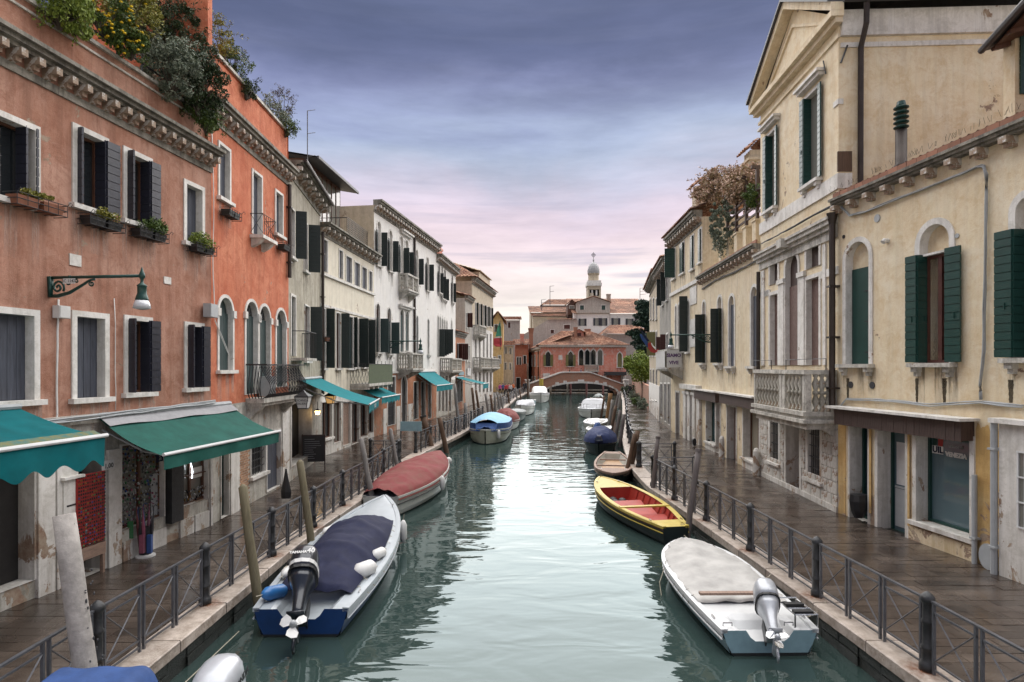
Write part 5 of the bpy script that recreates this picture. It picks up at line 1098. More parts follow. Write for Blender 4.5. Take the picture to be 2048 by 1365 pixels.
cable('dark cable running under the upper windows of the pediment house', [wp(B, *p, .07) for p in ((1524, 488), (1580, 458), (1640, 425), (1674, 408))], .02, mat='iron', strands=2, seed=5)
# R3 low yellow house with terrace
q4 = P(1403, 891)
B = R3 = Bld('terrace_house', 'yellow house with arched windows and a planted roof terrace beside the pediment house', 'house', q4, q3, 1); B.dep = .12; B.s = -1; B.out = -B.out
for x0, x1, yt, yb, ln in ((1405.5, 1411, 604, 727, 632), (1436, 1444, 594, 727, 621), (1458.5, 1469, 592, 733, 0), (1503, 1515, 574, 733, 0)):
    w_ = B.win(x0, x1, yt, yb, 'arch', fw=.12, infill='blank' if ln else 'shutter', imat='yellow2', smat='greyblue', brackets=True)
    if ln:
        ua, ub = B.u(x0), B.u(x1); zb = B.z(x0, yb); zt_ = B.z(x0, ln); b = B.mb(); b.box(ua, ub, -.2, -.1, zb, zt_); b.build('pane', 'glass', w_)
        B.leaf(w_, ub + .02, .06, zb + .02, .46, zt_ - zb, 92, 'dkgreen', 14); B.leaf(w_, ub + .10, .06, zb + .02, .2, zt_ - zb, 60, 'dkgreen', 14)
for x0, x1, yt, yb, im in ((1413, 1431, 802, 882, 'glassblue'), (1433, 1441, 806, 905, 'door'), (1455, 1473, 812, 920, 'door'), (1487, 1519, 814, 914, 'glasswarm')):
    w_ = B.win(x0, x1, yt, yb, fw=.09, infill='glass' if im[:5] == 'glass' else 'blank', imat=im, sill=im[:5] == 'glass', name='shop_window' if im[:5] == 'glass' else 'doorway', depth=.3)
zc3 = B.z(1520, 482) - .3
B.wall(zc3, 'yellow2'); B.body(zc3, 'yellow2', D=8); B.cornice(zc3, proj=.34, h=.2, corb=.5, ch=.2, cw=.15, cd=.28, band=False)
bmx = MB(); bmx.box(0, .28, 0, .07, 0, .15); me = bmx.mesh('edge_brick', 'brick')
for k in range(int(B.L / .29)): B.put(me, 'edge_brick', B.root, k * .29, .16, zc3 + .2)
for x0, x1, y0, y1 in ((1399, 1443, 780, 797), (1451, 1523, 787, 806)):
    ua, ub = B.u(x0), B.u(x1); b = B.mb(); b.box(ua, ub, 0, .28, B.z(x0, y1), B.z(x0, y0)); b.build('fascia_box', 'fascia', B.root); b = B.mb(); b.box(ua - .1, ub + .1, 0, .4, B.z(x0, y0) + .01, B.z(x0, y0) + .07); b.build('ledge', 'stone', B.root)
for u0_, u1_, z_ in ((B.u(1487), B.L, B.z(1487, 918)), (B.u(1412), B.u(1431), B.z(1412, 885))): b = B.mb(); b.box(u0_, u1_, 0, .05, 0, z_); b.build('stone_dado', 'stone', B.root)
cable('dark cable drooping along the upper wall of the terrace house', [wp(B, *p, .05) for p in ((1404, 580), (1430, 562), (1470, 545), (1520, 520))], .02, mat='iron', strands=2, seed=6)
for k in range(6): b = B.mb(); u = B.L - .3 - k * 1.15; b.box(u - .2, u + .2, -.65, -.25, zc3 + .2, zc3 + 1.35); b.box(u - .24, u + .24, -.69, -.21, zc3 + 1.35, zc3 + 1.42); b.build('terrace_pier', 'yellow2', B.root)
b = B.mb(); zz = zc3 + 1.4
for k in range(5): u = B.L - .3 - k * 1.3; b.box(u - .06, u + .06, -.5, -.38, zz, zz + 2.1); b.box(u - .06, u + .06, -3.3, -3.2, zz - 1, zz + 2.1); b.box(u - .05, u + .05, -3.4, -.2, zz + 2.1, zz + 2.22)
for k in range(4): b.box(B.L - 5.6, B.L - .2, -.47, -.41, zz + .3 + k * .3, zz + .38 + k * .3)
b.box(B.L - 5.6, B.L - .2, -3.3, -3.2, zz - 1, zz + 1.8)
pg = thing('pergola', 'dark timber pergola on the roof terrace under pink climbing leaves', 'pergola', (B.root.location.x, B.root.location.y, 0), B.rz); b.build('timber_frame', 'fascia', pg)
# R4
q5 = P(1342, 862)
B = R4 = Bld('tall_yellow_house', 'tall yellow house with dark green shutters and white ground floor columns', 'house', q5, q4, 1); B.dep = .12; B.s = -1; B.out = -B.out
for x0, x1, yt, yb, im in ((1345, 1351, 503, 560, 0), (1361, 1369, 491, 550, 1), (1382, 1388, 476, 541, 1), (1398, 1403, 462, 527, 1)):
    w_ = B.win(x0, x1, yt, yb, fw=.1, infill='blank', imat='dkgreen' if im else 'dark', brackets=False)
    ua, ub = B.u(x0), B.u(x1); zb = B.z(x0, yb); zt_ = B.z(x0, yt)
    if im: B.leaf(w_, ua, .05, zb, ub - ua, zt_ - zb, 4, 'green', 12)
    else: B.leaf(w_, ub + .1, .06, zb, .62, zt_ - zb, 92, 'green', 12)
for x0, x1 in ((1351, 1354), (1357, 1360), (1366, 1370), (1374, 1379)):
    w_ = B.win(x0, x1, 612 - (x0 - 1351) * .45, 698 + (x0 - 1351) * .3, 'arch', fw=.14, infill='blank', imat='glasspale', sill=True); 
    if x0 == 1366: B.leaf(w_, B.u(1377), .06, B.z(x0, 705), .45, 3.1, 92, 'dkgreen', 12)
for x0, x1, y0, y1 in ((1381, 1394, 577, 612), (1381, 1394, 640, 695)): b = B.mb(); b.box(B.u(x0), B.u(x1), 0, .04, B.z(x0, y1), B.z(x0, y0)); b.build('stone_panel', 'stone', B.root)
z4 = 11.5 - .0; zc4r = B.z(1342, 480) - .3
for x0, x1 in ((1352, 1359), (1371, 1377), (1384, 1390)): B.win(x0, x1, 785, 866 + (x0 - 1342) * .4, fw=.12, infill='blank', imat='dark' if x0 == 1352 else 'greywall', sill=False, name='doorway', depth=.4)
B.wall(zc4r, 'yellow2'); B.body(zc4r, 'yellow2', D=9); B.cornice(zc4r, proj=.5, h=.35, corb=.55, ch=.25, cw=.2, cd=.42)
zl4 = B.z(1370, 768); b = B.mb(); b.box(B.u(1369), B.L, 0, .3, zl4 - .25, zl4); b.build('ledge', 'stone', B.root)
for x in (1371, 1379, 1389, 1398): b = B.mb(); b.box(B.u(x), B.u(x) + .55, 0, .14, 0, zl4 - .55); b.box(B.u(x) - .08, B.u(x) + .63, 0, .2, zl4 - .55, zl4 - .4); b.build('column', 'stone', B.root)
zmb = B.z(1350, 590); b = B.mb(); b.box(0, B.L, 0, .1, zmb, zmb + .2); b.build('stone_band', 'stone', B.root)
b = B.mb(); roof_sheet(b, (-.2, .55, zc4r + .35), (B.L + .1, .55, zc4r + .35), (-.2, -5, zc4r + 2.3), (B.L + .1, -5, zc4r + 2.3), 28, 12); b.build('roof', 'tile', B.root)
bz = B.z(1340, 735); sl = stone_balcony(B, .2, 3.2, bz, 1.05, .9, 10, posts=(0, .5, 1))
# venetian chimneys
for nm, lab, u, d, s_ in (('chimney', 'venetian chimney with tiled cap on the near end of the tall yellow house', B.L - .9, -3.0, 1.1), ('chimney', 'venetian chimney with tiled cap at the far end of the tall yellow house', .9, -1.6, 1.0)):
    t = thing(nm, lab, 'chimney', B.w(u, d, zc4r + .8), B.rz); b = MB(); b.box(-.45 * s_, .45 * s_, -.4 * s_, .4 * s_, 0, 2.0 * s_); b.box(-.52 * s_, .52 * s_, -.47 * s_, .47 * s_, 2.0 * s_, 2.12 * s_)
    for k in range(4): b.box((-.42 + k * .24) * s_, (-.32 + k * .24) * s_, -.35 * s_, .35 * s_, 2.12 * s_, 2.5 * s_)
    b.build('stack', 'beige', t); b = MB(); roof_sheet(b, (-.65 * s_, -.6 * s_, 2.45 * s_), (.65 * s_, -.6 * s_, 2.45 * s_), (-.65 * s_, 0, 2.95 * s_), (.65 * s_, 0, 2.95 * s_), 5, 3); roof_sheet(b, (-.65 * s_, .6 * s_, 2.45 * s_), (.65 * s_, .6 * s_, 2.45 * s_), (-.65 * s_, 0, 2.95 * s_), (.65 * s_, 0, 2.95 * s_), 5, 3); b.build('tiled_cap', 'tile', t)
# R5, R6
q6 = P(1319.6, 843)
B = R5 = Bld('weathered_grey_house', 'narrow weathered grey house with peeling walls on the right bank', 'house', q6, q5, 1); B.dep = .12; B.s = -1; B.out = -B.out
for x0, x1, yt, yb in ((1333, 1336, 545, 603), (1325, 1328, 560, 612), (1333, 1337, 670, 712), (1324, 1327, 675, 715)): w_ = B.win(x0, x1, yt, yb, fw=.12, infill='blank', imat='dark', shut=[('n', .35, 90)], smat='dkgreen' if yt < 650 else 'brownshut')
for x0, x1 in ((1321, 1325), (1329, 1333), (1336, 1340)): B.win(x0, x1, 768, 835 + (x0 - 1321) * .9, fw=.1, infill='blank', imat='dark', sill=False, name='doorway')
zc5r = B.z(1338, 520) - .3; B.wall(zc5r, 'oldgrey'); B.body(zc5r, 'oldgrey', D=9); B.cornice(zc5r, proj=.6, h=.3, corb=.7, ch=.3, cw=.15, cd=.5)
b = B.mb(); roof_sheet(b, (-.1, .65, zc5r + .3), (B.L, .65, zc5r + .3), (-.1, -5, zc5r + 2), (B.L, -5, zc5r + 2), 26, 10); b.build('roof', 'tile', B.root)
q7 = P(1299, 820)
B = R6 = Bld('far_cream_house', 'cream house at the far end of the right bank next to the dark conifer', 'house', q7, q6, 1); B.dep = .12; B.s = -1; B.out = -B.out
for x0, x1 in ((1301, 1303), (1306, 1308.5), (1312, 1314.5)):
    for yt, yb in ((600, 640), (665, 712), (740, 800)): B.win(x0, x1, yt, yb, fw=.13, infill='blank', imat='glass' if yt > 650 else 'greyteal', shut=[('n', .3, 120)] if yt == 665 else None, smat='olive')
zc6r = B.z(1299, 583) - .2; B.wall(zc6r, 'beige'); B.body(zc6r, 'beige', D=9); B.cornice(zc6r, proj=.5, h=.3, corb=0)
b = B.mb(); roof_sheet(b, (-.3, .6, zc6r + .3), (B.L, .6, zc6r + .3), (-.3, -5, zc6r + 2), (B.L, -5, zc6r + 2), 30, 10); b.build('roof', 'tile', B.root)
b = B.mb(); b.box(0, B.L, 0, .06, 0, 2.6); b.build('whitewashed_base', 'white', B.root)
# the roof and shutter peeping in at the top right corner
t = thing('corner_roof', 'dark eaves roof with green shuttered window peeping in at the top right', 'house', (0, 0, 0)); Yc = 13.5
a = AT(1967, 105, 13.0); dr = Vector((-.31, -1, 0)).normalized() * 3.2; c = a + dr; xx = Vector((3.4, 0, 0))
b = MB(); b.rings([[a + Vector((0, 0, .02)), c + Vector((0, 0, .02)), c + xx + Vector((0, 0, .9)), a + xx + Vector((0, 0, .9))], [a + Vector((0, 0, .16)), c + Vector((0, 0, .16)), c + xx + Vector((0, 0, 1.04)), a + xx + Vector((0, 0, 1.04))]]); b.tube([a + Vector((-.05, 0, .03)), c + Vector((-.05, 0, .03))], .07, 8); b.build('roof', 'lead', t)
b = MB(); b.rings([[a + Vector((.08, -.1, -.02)), c + Vector((.08, -.1, -.02)), c + xx + Vector((0, 0, .86)), a + xx + Vector((0, -.1, .86))], [a + Vector((.08, -.1, .015)), c + Vector((.08, -.1, .015)), c + xx + Vector((0, 0, .895)), a + xx + Vector((0, -.1, .895))]]); b.build('eaves_boards', 'wood', t)
for k in range(5): q = a.lerp(c, .1 + k * .2); b = MB(); b.rings([[q + Vector((.1, 0, -.10)), q + Vector((.1, .09, -.10)), q + Vector((.1, .09, -.02)), q + Vector((.1, 0, -.02))], [q + xx + Vector((0, 0, .78)), q + xx + Vector((0, .09, .78)), q + xx + Vector((0, .09, .86)), q + xx + Vector((0, 0, .86))]]); b.build('rafter', 'wood', t)
w0 = AT(2030, 110, 12.6); b = MB(); b.box(w0.x, w0.x + 3, 12.6, 12.9, 7.5, a.z + .25); b.build('wall', 'yellow', t); me = shutter_mesh(.9, 1.35, 9, 'green'); put(me, 'shutter', t, (w0.x + .08, 12.56, AT(2040, 190, 12.6).z))
# stains and ochre repairs on the low yellow house
M['stainmat'] = simple('dark_water_stain', (.035, .03, .02), .9, var=.6, scale=12, bmp=.2, col2=(.12, .09, .05)); B = R1
def stain(x, y0, y1, w, seed, mat='stainmat', B=R1, d=.004):
    rr = random.Random(seed); u = B.u(x); z1, z0 = B.z(x, y0), B.z(x, y1); b = B.mb(); n = 14; L_ = []; Rr = []
    for k in range(n + 1):
        t_ = k / n; ww = w * (1 - .45 * t_) * rr.uniform(.85, 1.12); o = rr.uniform(-.004, .004); L_.append((u - ww / 2 + o, d, z1 + (z0 - z1) * t_)); Rr.append((u + ww / 2 + o, d, z1 + (z0 - z1) * t_))
    for k in range(n): b.poly([L_[k], Rr[k], Rr[k + 1], L_[k + 1]])
    b.build('water_stain', mat, B.root)
for x, y0, y1, w, sd in ((1834, 757, 808, .10, 1), (1889, 757, 806, .13, 2), (1696, 757, 800, .12, 3), (2022, 760, 806, .12, 4)): stain(x, y0, y1, w, sd)
def patch(x0, x1, y0, y1, mat, seed, d=.006):
    rr = random.Random(seed); u0, u1 = B.u(x0), B.u(x1); z1, z0 = B.z(x0, y0), B.z(x0, y1) ; n = 16; top = [(u0 + (u1 - u0) * k / n, d, z1 + rr.uniform(-.09, .09)) for k in range(n + 1)]; b = B.mb()
    for k in range(n): b.poly([top[k], top[k + 1], (top[k + 1][0], d, z0), (top[k][0], d, z0)])
    b.build('plaster_repair', mat, B.root)
B = R1; patch(1952, 2010, 852, 1128, 'ochre', 1); b = B.mb(); b.box(0, B.u(1692), 0, .012, 0, B.z(1677, 822)); b.build('plaster_repair', 'ochre', B.root)
for x0, x1 in ((1741, 1745), (1818, 1822)): b = B.mb(); b.box(B.u(x0), B.u(x1), .03, .045, .3, B.z(x0, 858)); b.build('ochre_strip', 'ochre', B.root)
# ------------------------------------------------------------ far end: bridge, palazzo, houses, bell tower, trees
YB = 97.0
def X(px, Y): return (px - 1024) / FPX * Y
def Z(py, Y): return EYE - (py - HOR) / FPX * Y
t = thing('brick_bridge', 'arched brick footbridge with white stone edging across the end of the canal', 'bridge', (X(1156, YB), YB, 0)); cx = X(1156, YB)
xl, xr = X(1055, YB) - cx, X(1252, YB) - cx; al, ar = X(1091, YB) - cx, X(1233, YB) - cx; zt0, ztc = Z(765, YB), Z(745.5, YB)
def topz(x): 
    f = max(0, min(1, (abs(x + .3) - 2.3) / (xr - 2.3))); return ztc + (zt0 - .4 - ztc) * f
def arcz(x):
    m = (al + ar) / 2; r = (ar - al) / 2; f = (x - m) / r; return None if abs(f) >= 1 else .05 + 1.35 * math.sqrt(1 - f * f) ** 1.1
n = 60; b = MB()
for face in (0, 3.2):
    for k in range(n):
        x0 = xl + (xr - xl) * k / n; x1 = xl + (xr - xl) * (k + 1) / n; z0 = arcz(x0); z1 = arcz(x1); z0 = -.8 if z0 is None else z0; z1 = -.8 if z1 is None else z1
        b.poly([(x0, face, z0), (x1, face, z1), (x1, face, topz(x1)), (x0, face, topz(x0))])
for k in range(n):
    x0 = xl + (xr - xl) * k / n; x1 = xl + (xr - xl) * (k + 1) / n; z0 = arcz(x0); z1 = arcz(x1)
    if z0 is not None and z1 is not None: b.poly([(x0, 0, z0), (x1, 0, z1), (x1, 3.2, z1), (x0, 3.2, z0)])
    b.poly([(x0, .3, topz(x0) - .9), (x1, .3, topz(x1) - .9), (x1, 2.9, topz(x1) - .9), (x0, 2.9, topz(x0) - .9)])
m, nn, l, bs = newmat('brickwork'); v = mapping(nn, l, (1, 1, 1)); br = nn.new('ShaderNodeTexBrick'); rx = nn.new('ShaderNodeMapping'); rx.inputs['Rotation'].default_value = (R(90), 0, 0); l.new(v, rx.inputs[0]); l.new(rx.outputs[0], br.inputs[0]); br.inputs['Scale'].default_value = 4; br.inputs['Color1'].default_value = (.42, .17, .10, 1); br.inputs['Color2'].default_value = (.26, .12, .08, 1); br.inputs['Mortar'].default_value = (.32, .24, .18, 1); br.inputs['Mortar Size'].default_value = .03
c = mixc(nn, l, ramp(nn, l, noise_node(nn, l, v, .8, 8, .7), .50, .68), br.outputs[0], (.30, .22, .16)); l.new(c, bs.inputs['Base Color']); bs.inputs['Roughness'].default_value = .9; M['brickwork'] = m
b.build('brick_wall', 'brickwork', t)
b = MB()
for face in (-.12, 3.1):
    pr = [xl + (xr - xl) * k / 24 for k in range(25)]
    b.rings([[(x, face, topz(x) - .02), (x, face + .4, topz(x) - .02), (x, face + .4, topz(x) + .14), (x, face, topz(x) + .14)] for x in pr])
b.build('parapet_coping', 'stone', t)
b = MB(); m_ = (al + ar) / 2; r = (ar - al) / 2; A_ = [math.pi * k / 28 for k in range(29)]
def ap(a, o): return (m_ - (r + o) * math.cos(a), .05 + (1.35 + o) * max(math.sin(a), 0) ** 1.1)
b.rings([[(ap(a, 0)[0], -.06, ap(a, 0)[1]), (ap(a, .32)[0], -.06, ap(a, .32)[1]), (ap(a, .32)[0], .1, ap(a, .32)[1]), (ap(a, 0)[0], .1, ap(a, 0)[1])] for a in A_]); b.build('arch_ring', 'stone', t)
b = MB()
for a, w in ((.28, .28), (.36, .28), (.5, .5), (.64, .28), (.72, .28)): x, z = ap(math.pi * a, .3); b.box(x - w, x + w, -.09, .1, z - .25, z + .3)
b.build('key_stone', 'stone', t)
for sx in (xl, xr): b = MB(); b.box(sx - .35, sx + .35, -.3, .5, -.6, zt0 + .3); b.box(sx - .45, sx + .45, -.4, .6, zt0 + .3, zt0 + .45); b.build('end_pier', 'stone', t)
# pontoon behind the arch
t = thing('mooring_pontoon', 'white railed landing stage with red and white posts behind the bridge arch', 'jetty', (X(1158, 101.5), 101.5, WZ)); b = MB(); x0, x1 = X(1100, 101.5) - t.location.x, X(1215, 101.5) - t.location.x
b.box(x0, x1, -.1, .1, .55, .75); b.box(x0, x1, -.1, 1, 0, .2); b.build('rail_beam', 'stone', t)
for px, mt in ((1101, 'stone'), (1135, 'stone'), (1141, 'pinkpost'), (1173, 'pinkpost'), (1206, 'pinkpost')):
    if mt == 'pinkpost' and mt not in M: M[mt] = simple('pink_white_post', (.45, .22, .22), .7)
    b = MB(); b.lathe([(.16, -.3), (.16, 2.0)], o=(X(px, 101.5) - t.location.x, -.1, 0), n=8); b.build('post', mt, t)
b = MB(); b.box(x0 - .6, x1 + .6, 1.3, 1.5, -.5, 1.95); tt = b.build('boathouse_wall', 'dark', None); tt.location = t.location; tag(tt, 'boathouse wall coloured near black for the dark void under the bridge arch', 'wall')  # near-black colour paints in the dark void under the arch
# red palazzo
YP = 104.0; x0, x1 = X(1081, YP), X(1252, YP); zt = Z(694, YP)
B = Bld('red_palazzo', 'salmon red gothic palazzo with tiled hip roof and pointed windows behind the bridge', 'palazzo', (x0, YP), (x1, YP), -1)
for xa, xb, yt, yb in ((1091.5, 1101, 703, 733), (1136.5, 1146, 703, 733)): B.win(xa, xb, yt, yb, 'gothic', fw=.18, infill='blank', imat='glass', shut=[('n', .45, 165), ('f', .45, 165)], smat='olive')
for xa, xb in ((1158, 1167), (1170, 1179.5), (1182, 1191.5), (1195.5, 1205)): B.win(xa, xb, 699, 731, 'gothic', fw=.17, infill='blank', imat='glass', sill=False)
B.win(1235, 1244, 705, 735, 'gothic', fw=.16, infill='blank', imat='olive')
B.win(1210, 1243, 749, 790, fw=.2, infill='blank', imat='dark', sill=False, name='doorway', depth=.8)
B.wall(zt, 'pink'); B.body(zt, 'pink', D=22); 
b = B.mb(); b.box(-.3, B.L + .3, 0, .3, zt, zt + .25); b.build('eaves', 'stone', B.root)
q = B.mb(); q.box(-.12, .12, 0, .28, -.22, 0); me = q.mesh('corbel', 'stone')
for k in range(34): B.put(me, 'corbel', B.root, .2 + (B.L - .4) * k / 33, 0, zt)
b = B.mb(); b.box(B.u(1118) - .1, B.u(1118) + .6, 0, .05, Z(720, YP), Z(711, YP)); b.box(B.u(1086), B.u(1100), 0, .05, Z(754, YP), Z(747, YP)); b.build('stone_plaque', 'stone', B.root)
b = B.mb(); b.box(B.u(1208), B.u(1250), 0, 1.4, Z(751, YP), Z(744, YP)); b.build('dark_canopy', 'iron', B.root)
for px in (1209, 1248): b = B.mb(); b.box(B.u(px) - .25, B.u(px) + .25, 0, .5, 0, Z(752, YP)); b.build('column', 'stone', B.root)
stone_balcony(B, B.u(1169), B.u(1196), Z(742, YP), 1.05, .8, 14, posts=(0, 1))
zr = zt + .25; rh = Z(663, YP + 6) - zr; W2 = B.L; b = B.mb()
e = .6
roof_sheet(b, (-e, e, zr), (W2 + e, e, zr), (W2 * .28, -6, zr + rh), (W2 * .62, -6, zr + rh), 62, 16)
roof_sheet(b, (-e, e, zr), (-e, -22, zr), (W2 * .28, -6, zr + rh), (W2 * .3, -18, zr + rh), 60, 14)
roof_sheet(b, (W2 + e, e, zr), (W2 + e, -22, zr), (W2 * .62, -6, zr + rh), (W2 * .6, -18, zr + rh), 60, 14); b.build('roof', 'tile', B.root)
def dormer(B, u, d, z, w, h, m_, sh='brownshut'):
    b = B.mb(); b.box(u - w / 2, u + w / 2, d - 2.5, d, z, z + h); b.poly([(u - w / 2, d, z + h), (u + w / 2, d, z + h), (u, d, z + h + w * .25)]); o = b.build('dormer', m_, B.root); b = B.mb(); b.box(u - w * .22, u + w * .22, d, d + .03, z + h * .35, z + h * .85); b.build('dormer_window', sh, o)
    b = B.mb(); roof_sheet(b, (u - w * .75, d + .4, z + h - w * .10), (u - w * .75, d - 3, z + h - w * .10), (u, d + .4, z + h + w * .3), (u, d - 3, z + h + w * .3), 6, 5, .04); roof_sheet(b, (u + w * .75, d + .4, z + h - w * .10), (u + w * .75, d - 3, z + h - w * .10), (u, d + .4, z + h + w * .3), (u, d - 3, z + h + w * .3), 6, 5, .04); b.build('dormer_roof', 'tile', o)
dormer(B, B.u(1158, -3.3), -3.3, zr + 1.3, 1.7, 1.2, 'pink')
def chimney(label, x, y, z, w, h, mat='brick', flare=1.35, d=None):
    t = thing('chimney', label, 'chimney', (x, y, z)); b = MB(); w2 = w / 2; b.rings([[(-w2, -w2, -1), (w2, -w2, -1), (w2, w2, -1), (-w2, w2, -1)], [(-w2, -w2, h * .7), (w2, -w2, h * .7), (w2, w2, h * .7), (-w2, w2, h * .7)]]); b.build('stack', mat, t)
    f = w2 * flare; b = MB(); b.rings([[(-w2, -w2, h * .7), (w2, -w2, h * .7), (w2, w2, h * .7), (-w2, w2, h * .7)], [(-f, -f, h), (f, -f, h), (f, f, h), (-f, f, h)]]); b.build('chimney_head', mat, t); return t
chimney('brick chimney with pot standing before the palazzo dormer', X(1151, 107), 107, Z(683, 107), .55, Z(655, 107) - Z(683, 107), 'brick')
chimney('squat grey brick chimney on the right slope of the red palazzo roof', X(1210, 108), 108, Z(686, 108), .6, Z(667, 108) - Z(686, 108), 'greywall')
# left flank of the palazzo and low red houses
Bs = Bld('palazzo_side_wing', 'dull red side wing of the palazzo facing the left quay with drainpipes', 'house', (X(1056, 118), 118), (x0 - .05, YP + .3), 1); Bs.s = -1; Bs.out = -Bs.out; B = Bs
for k in range(4): B.win(0, 0, 0, 0, fw=.1, infill='blank', imat='glass', uv=(1.2 + k * 3.4, 2.2 + k * 3.4, 6.2, 4.2)); B.win(0, 0, 0, 0, fw=.1, infill='blank', imat='dark', uv=(1.2 + k * 3.4, 2.5 + k * 3.4, 2.3, .1), sill=False, name='doorway')
B.wall(zt - .4, 'redwall'); B.cornice(zt - .4, proj=.4, h=.25, corb=.6, ch=.2, cw=.2, cd=.3, cmat='stone'); b = B.mb(); roof_sheet(b, (0, .5, zt - .1), (B.L, .5, zt - .1), (0, -6, zt + 2.3), (B.L, -6, zt + 2.3), 40, 12); b.build('roof', 'tile', B.root)
for k in (3, 8, 13): B.pipe(0, .2, zt - .4, u=k * .95, r=.08)
def block(name, label, xa, xb, Y, yt, mat, D=10, z0=-.3, cat='house', wins=(), roof=None, rh=2.0, wm='dark', shut=None, fw=.12, infill='blank'):
    B = Bld(name, label, cat, (X(xa, Y), Y), (X(xb, Y), Y), -1); zt = Z(yt, Y)
    for (a, c, y0, y1) in wins: B.win(a, c, y0, y1, fw=fw, infill=infill, imat=wm, sill=False, shut=[('n', (B.u(c) - B.u(a)) * .5, 170), ('f', (B.u(c) - B.u(a)) * .5, 170)] if shut else None, smat=shut or 'navy')
    B.wall(zt, mat, z0=z0); B.body(zt, mat, D=D)
    L = B.L
    if roof == 'hip':
        b = B.mb(); e = .6; roof_sheet(b, (-e, e, zt), (L + e, e, zt), (L * .2, -D / 2, zt + rh), (L * .8, -D / 2, zt + rh), int((L + 1.2) / .32), 14); roof_sheet(b, (-e, e, zt), (-e, -D, zt), (L * .2, -D / 2, zt + rh), (L * .2, -D / 2 - .1, zt + rh), 30, 12); roof_sheet(b, (L + e, e, zt), (L + e, -D, zt), (L * .8, -D / 2, zt + rh), (L * .8, -D / 2 - .1, zt + rh), 30, 12); b.build('roof', 'tile', B.root)
    if roof == 'shed':
        b = B.mb(); e = .4; roof_sheet(b, (-e, e, zt), (L + e, e, zt), (-e, -D, zt + rh), (L + e, -D, zt + rh), int((L + 1) / .32), 14); b.build('roof', 'tile', B.root); b = B.mb(); b.poly([(0, 0, zt), (0, -D, zt + rh), (0, -D, zt)]); b.poly([(L, 0, zt), (L, -D, zt + rh), (L, -D, zt)]); b.build('gable_wall', mat, B.root)
    if roof == 'gable':
        b = B.mb(); b.poly([(0, 0, zt), (L, 0, zt), (L / 2, 0, zt + rh)]); b.build('gable_wall', mat, B.root); b = B.mb(); roof_sheet(b, (-.4, .4, zt), (-.4, -D, zt), (L / 2, .4, zt + rh + .1), (L / 2, -D, zt + rh + .1), 30, 8); roof_sheet(b, (L + .4, .4, zt), (L + .4, -D, zt), (L / 2, .4, zt + rh + .1), (L / 2, -D, zt + rh + .1), 30, 8); b.build('roof', 'tile', B.root)
    return B
B = block('ochre_house', 'narrow ochre yellow house with a balcony where the canal bends', 985, 1006, 96, 642, 'ochre', roof='gable', rh=1.4, wins=((989, 991.5, 650, 664), (993, 996, 650, 664), (988, 991, 715, 740), (997, 1001, 712, 728)), wm='glasspale')
block('small_ochre_house', 'small dull ochre house beside the red low house, two plain windows', 1006, 1026, 101, 692, 'beige', roof='shed', rh=1.2, wins=((1010, 1014, 695, 708), (1019, 1023, 697, 709), (1009, 1013, 726, 740), (1019, 1022, 727, 740)), wm='glasspale')
block('grey_gabled_house', 'grey plaster house with tiled roof rising behind the ochre house', 996, 1040, 128, 641, 'greywall', roof='shed', rh=1.6, wins=((1016, 1021, 645, 656),), wm='brownshut')
block('low_red_house', 'low red house with chimneys at the left of the palazzo wing', 1030, 1057, 112, 690, 'redwall', roof='shed', rh=1.5, wins=((1034, 1037, 715, 730), (1039, 1042, 715, 730), (1047, 1052, 712, 728), (1033, 1040, 756, 780)), wm='dark')
chimney('tall flared brick chimney above the low red house', X(1062, 113), 113, Z(693, 113), .75, Z(657, 113) - Z(693, 113), 'brick', 1.5); chimney('pale pink square chimney left of the flared brick one', X(1044, 113), 113, Z(688, 113), .7, Z(668, 113) - Z(688, 113), 'pink', 1.2)
Q = block('long_brown_shed', 'plain brown grey house wall with sloping top behind the red roofs', 1096, 1155, 132, 640, 'greywall', D=8, wins=((1101, 1108, 660, 667), (1128, 1140, 650, 658)), wm='brownshut')
b = Q.mb(); xs = Q.u(1036); b.rings([[(xs, d, 0), (0, d, 0), (0, d, Z(640, 132)), (xs, d, Z(676, 132))] for d in (0, -8)]); b.build('sloping_wall', 'greywall', Q.root)
b = Q.mb(); roof_sheet(b, (0, .3, Z(640, 132)), (Q.L, .3, Z(640, 132)), (0, -6, Z(640, 132) + .7), (Q.L, -6, Z(640, 132) + .7), 22, 6); b.build('roof', 'tile', Q.root)
block('rendered_gable_block', 'old brown rendered block under the terracotta roofs left of the dormers', 1066, 1153, 140, 634, 'beige', D=8, roof='shed', rh=1.6)
W1 = block('long_white_house', 'long white house with navy shutters and tiled roof behind the palazzo', 1148, 1302, 136, 628, 'white', D=16, roof='shed', rh=5.2, wins=((1161, 1169, 638, 652), (1190, 1197, 637, 652), (1204, 1211, 637, 652), (1227, 1236, 637, 651), (1255, 1263, 638, 651), (1273, 1281, 637, 651)), wm='glasspale', shut='navy')
block('grey_attic_gable', 'grey gabled attic with two green shuttered windows over the white house', 1154, 1220, 135.7, 605, 'greywall', D=6, z0=Z(628, 136), roof='gable', rh=Z(594, 136) - Z(605, 136), wins=((1160, 1168, 611, 620), (1203, 1211, 611, 620)), wm='green')
block('left_terracotta_roof_house', 'beige upper house with terracotta roof and small dormer left of the attic gable', 1062, 1154, 146, 626, 'beige', D=14, z0=0, roof='shed', rh=3.0)
block('upper_back_house', 'set back beige house with the highest terracotta roof on the left', 1086, 1160, 158, 611, 'greywall', D=12, z0=0, roof='hip', rh=2.2)
block('dormer_box', 'wooden dormer with pale window beside the grey attic gable', 1135, 1152, 139, 610, 'wood', D=4, z0=Z(630, 139), roof='gable', rh=1, wins=((1139, 1148, 612, 618),), wm='glasspale')
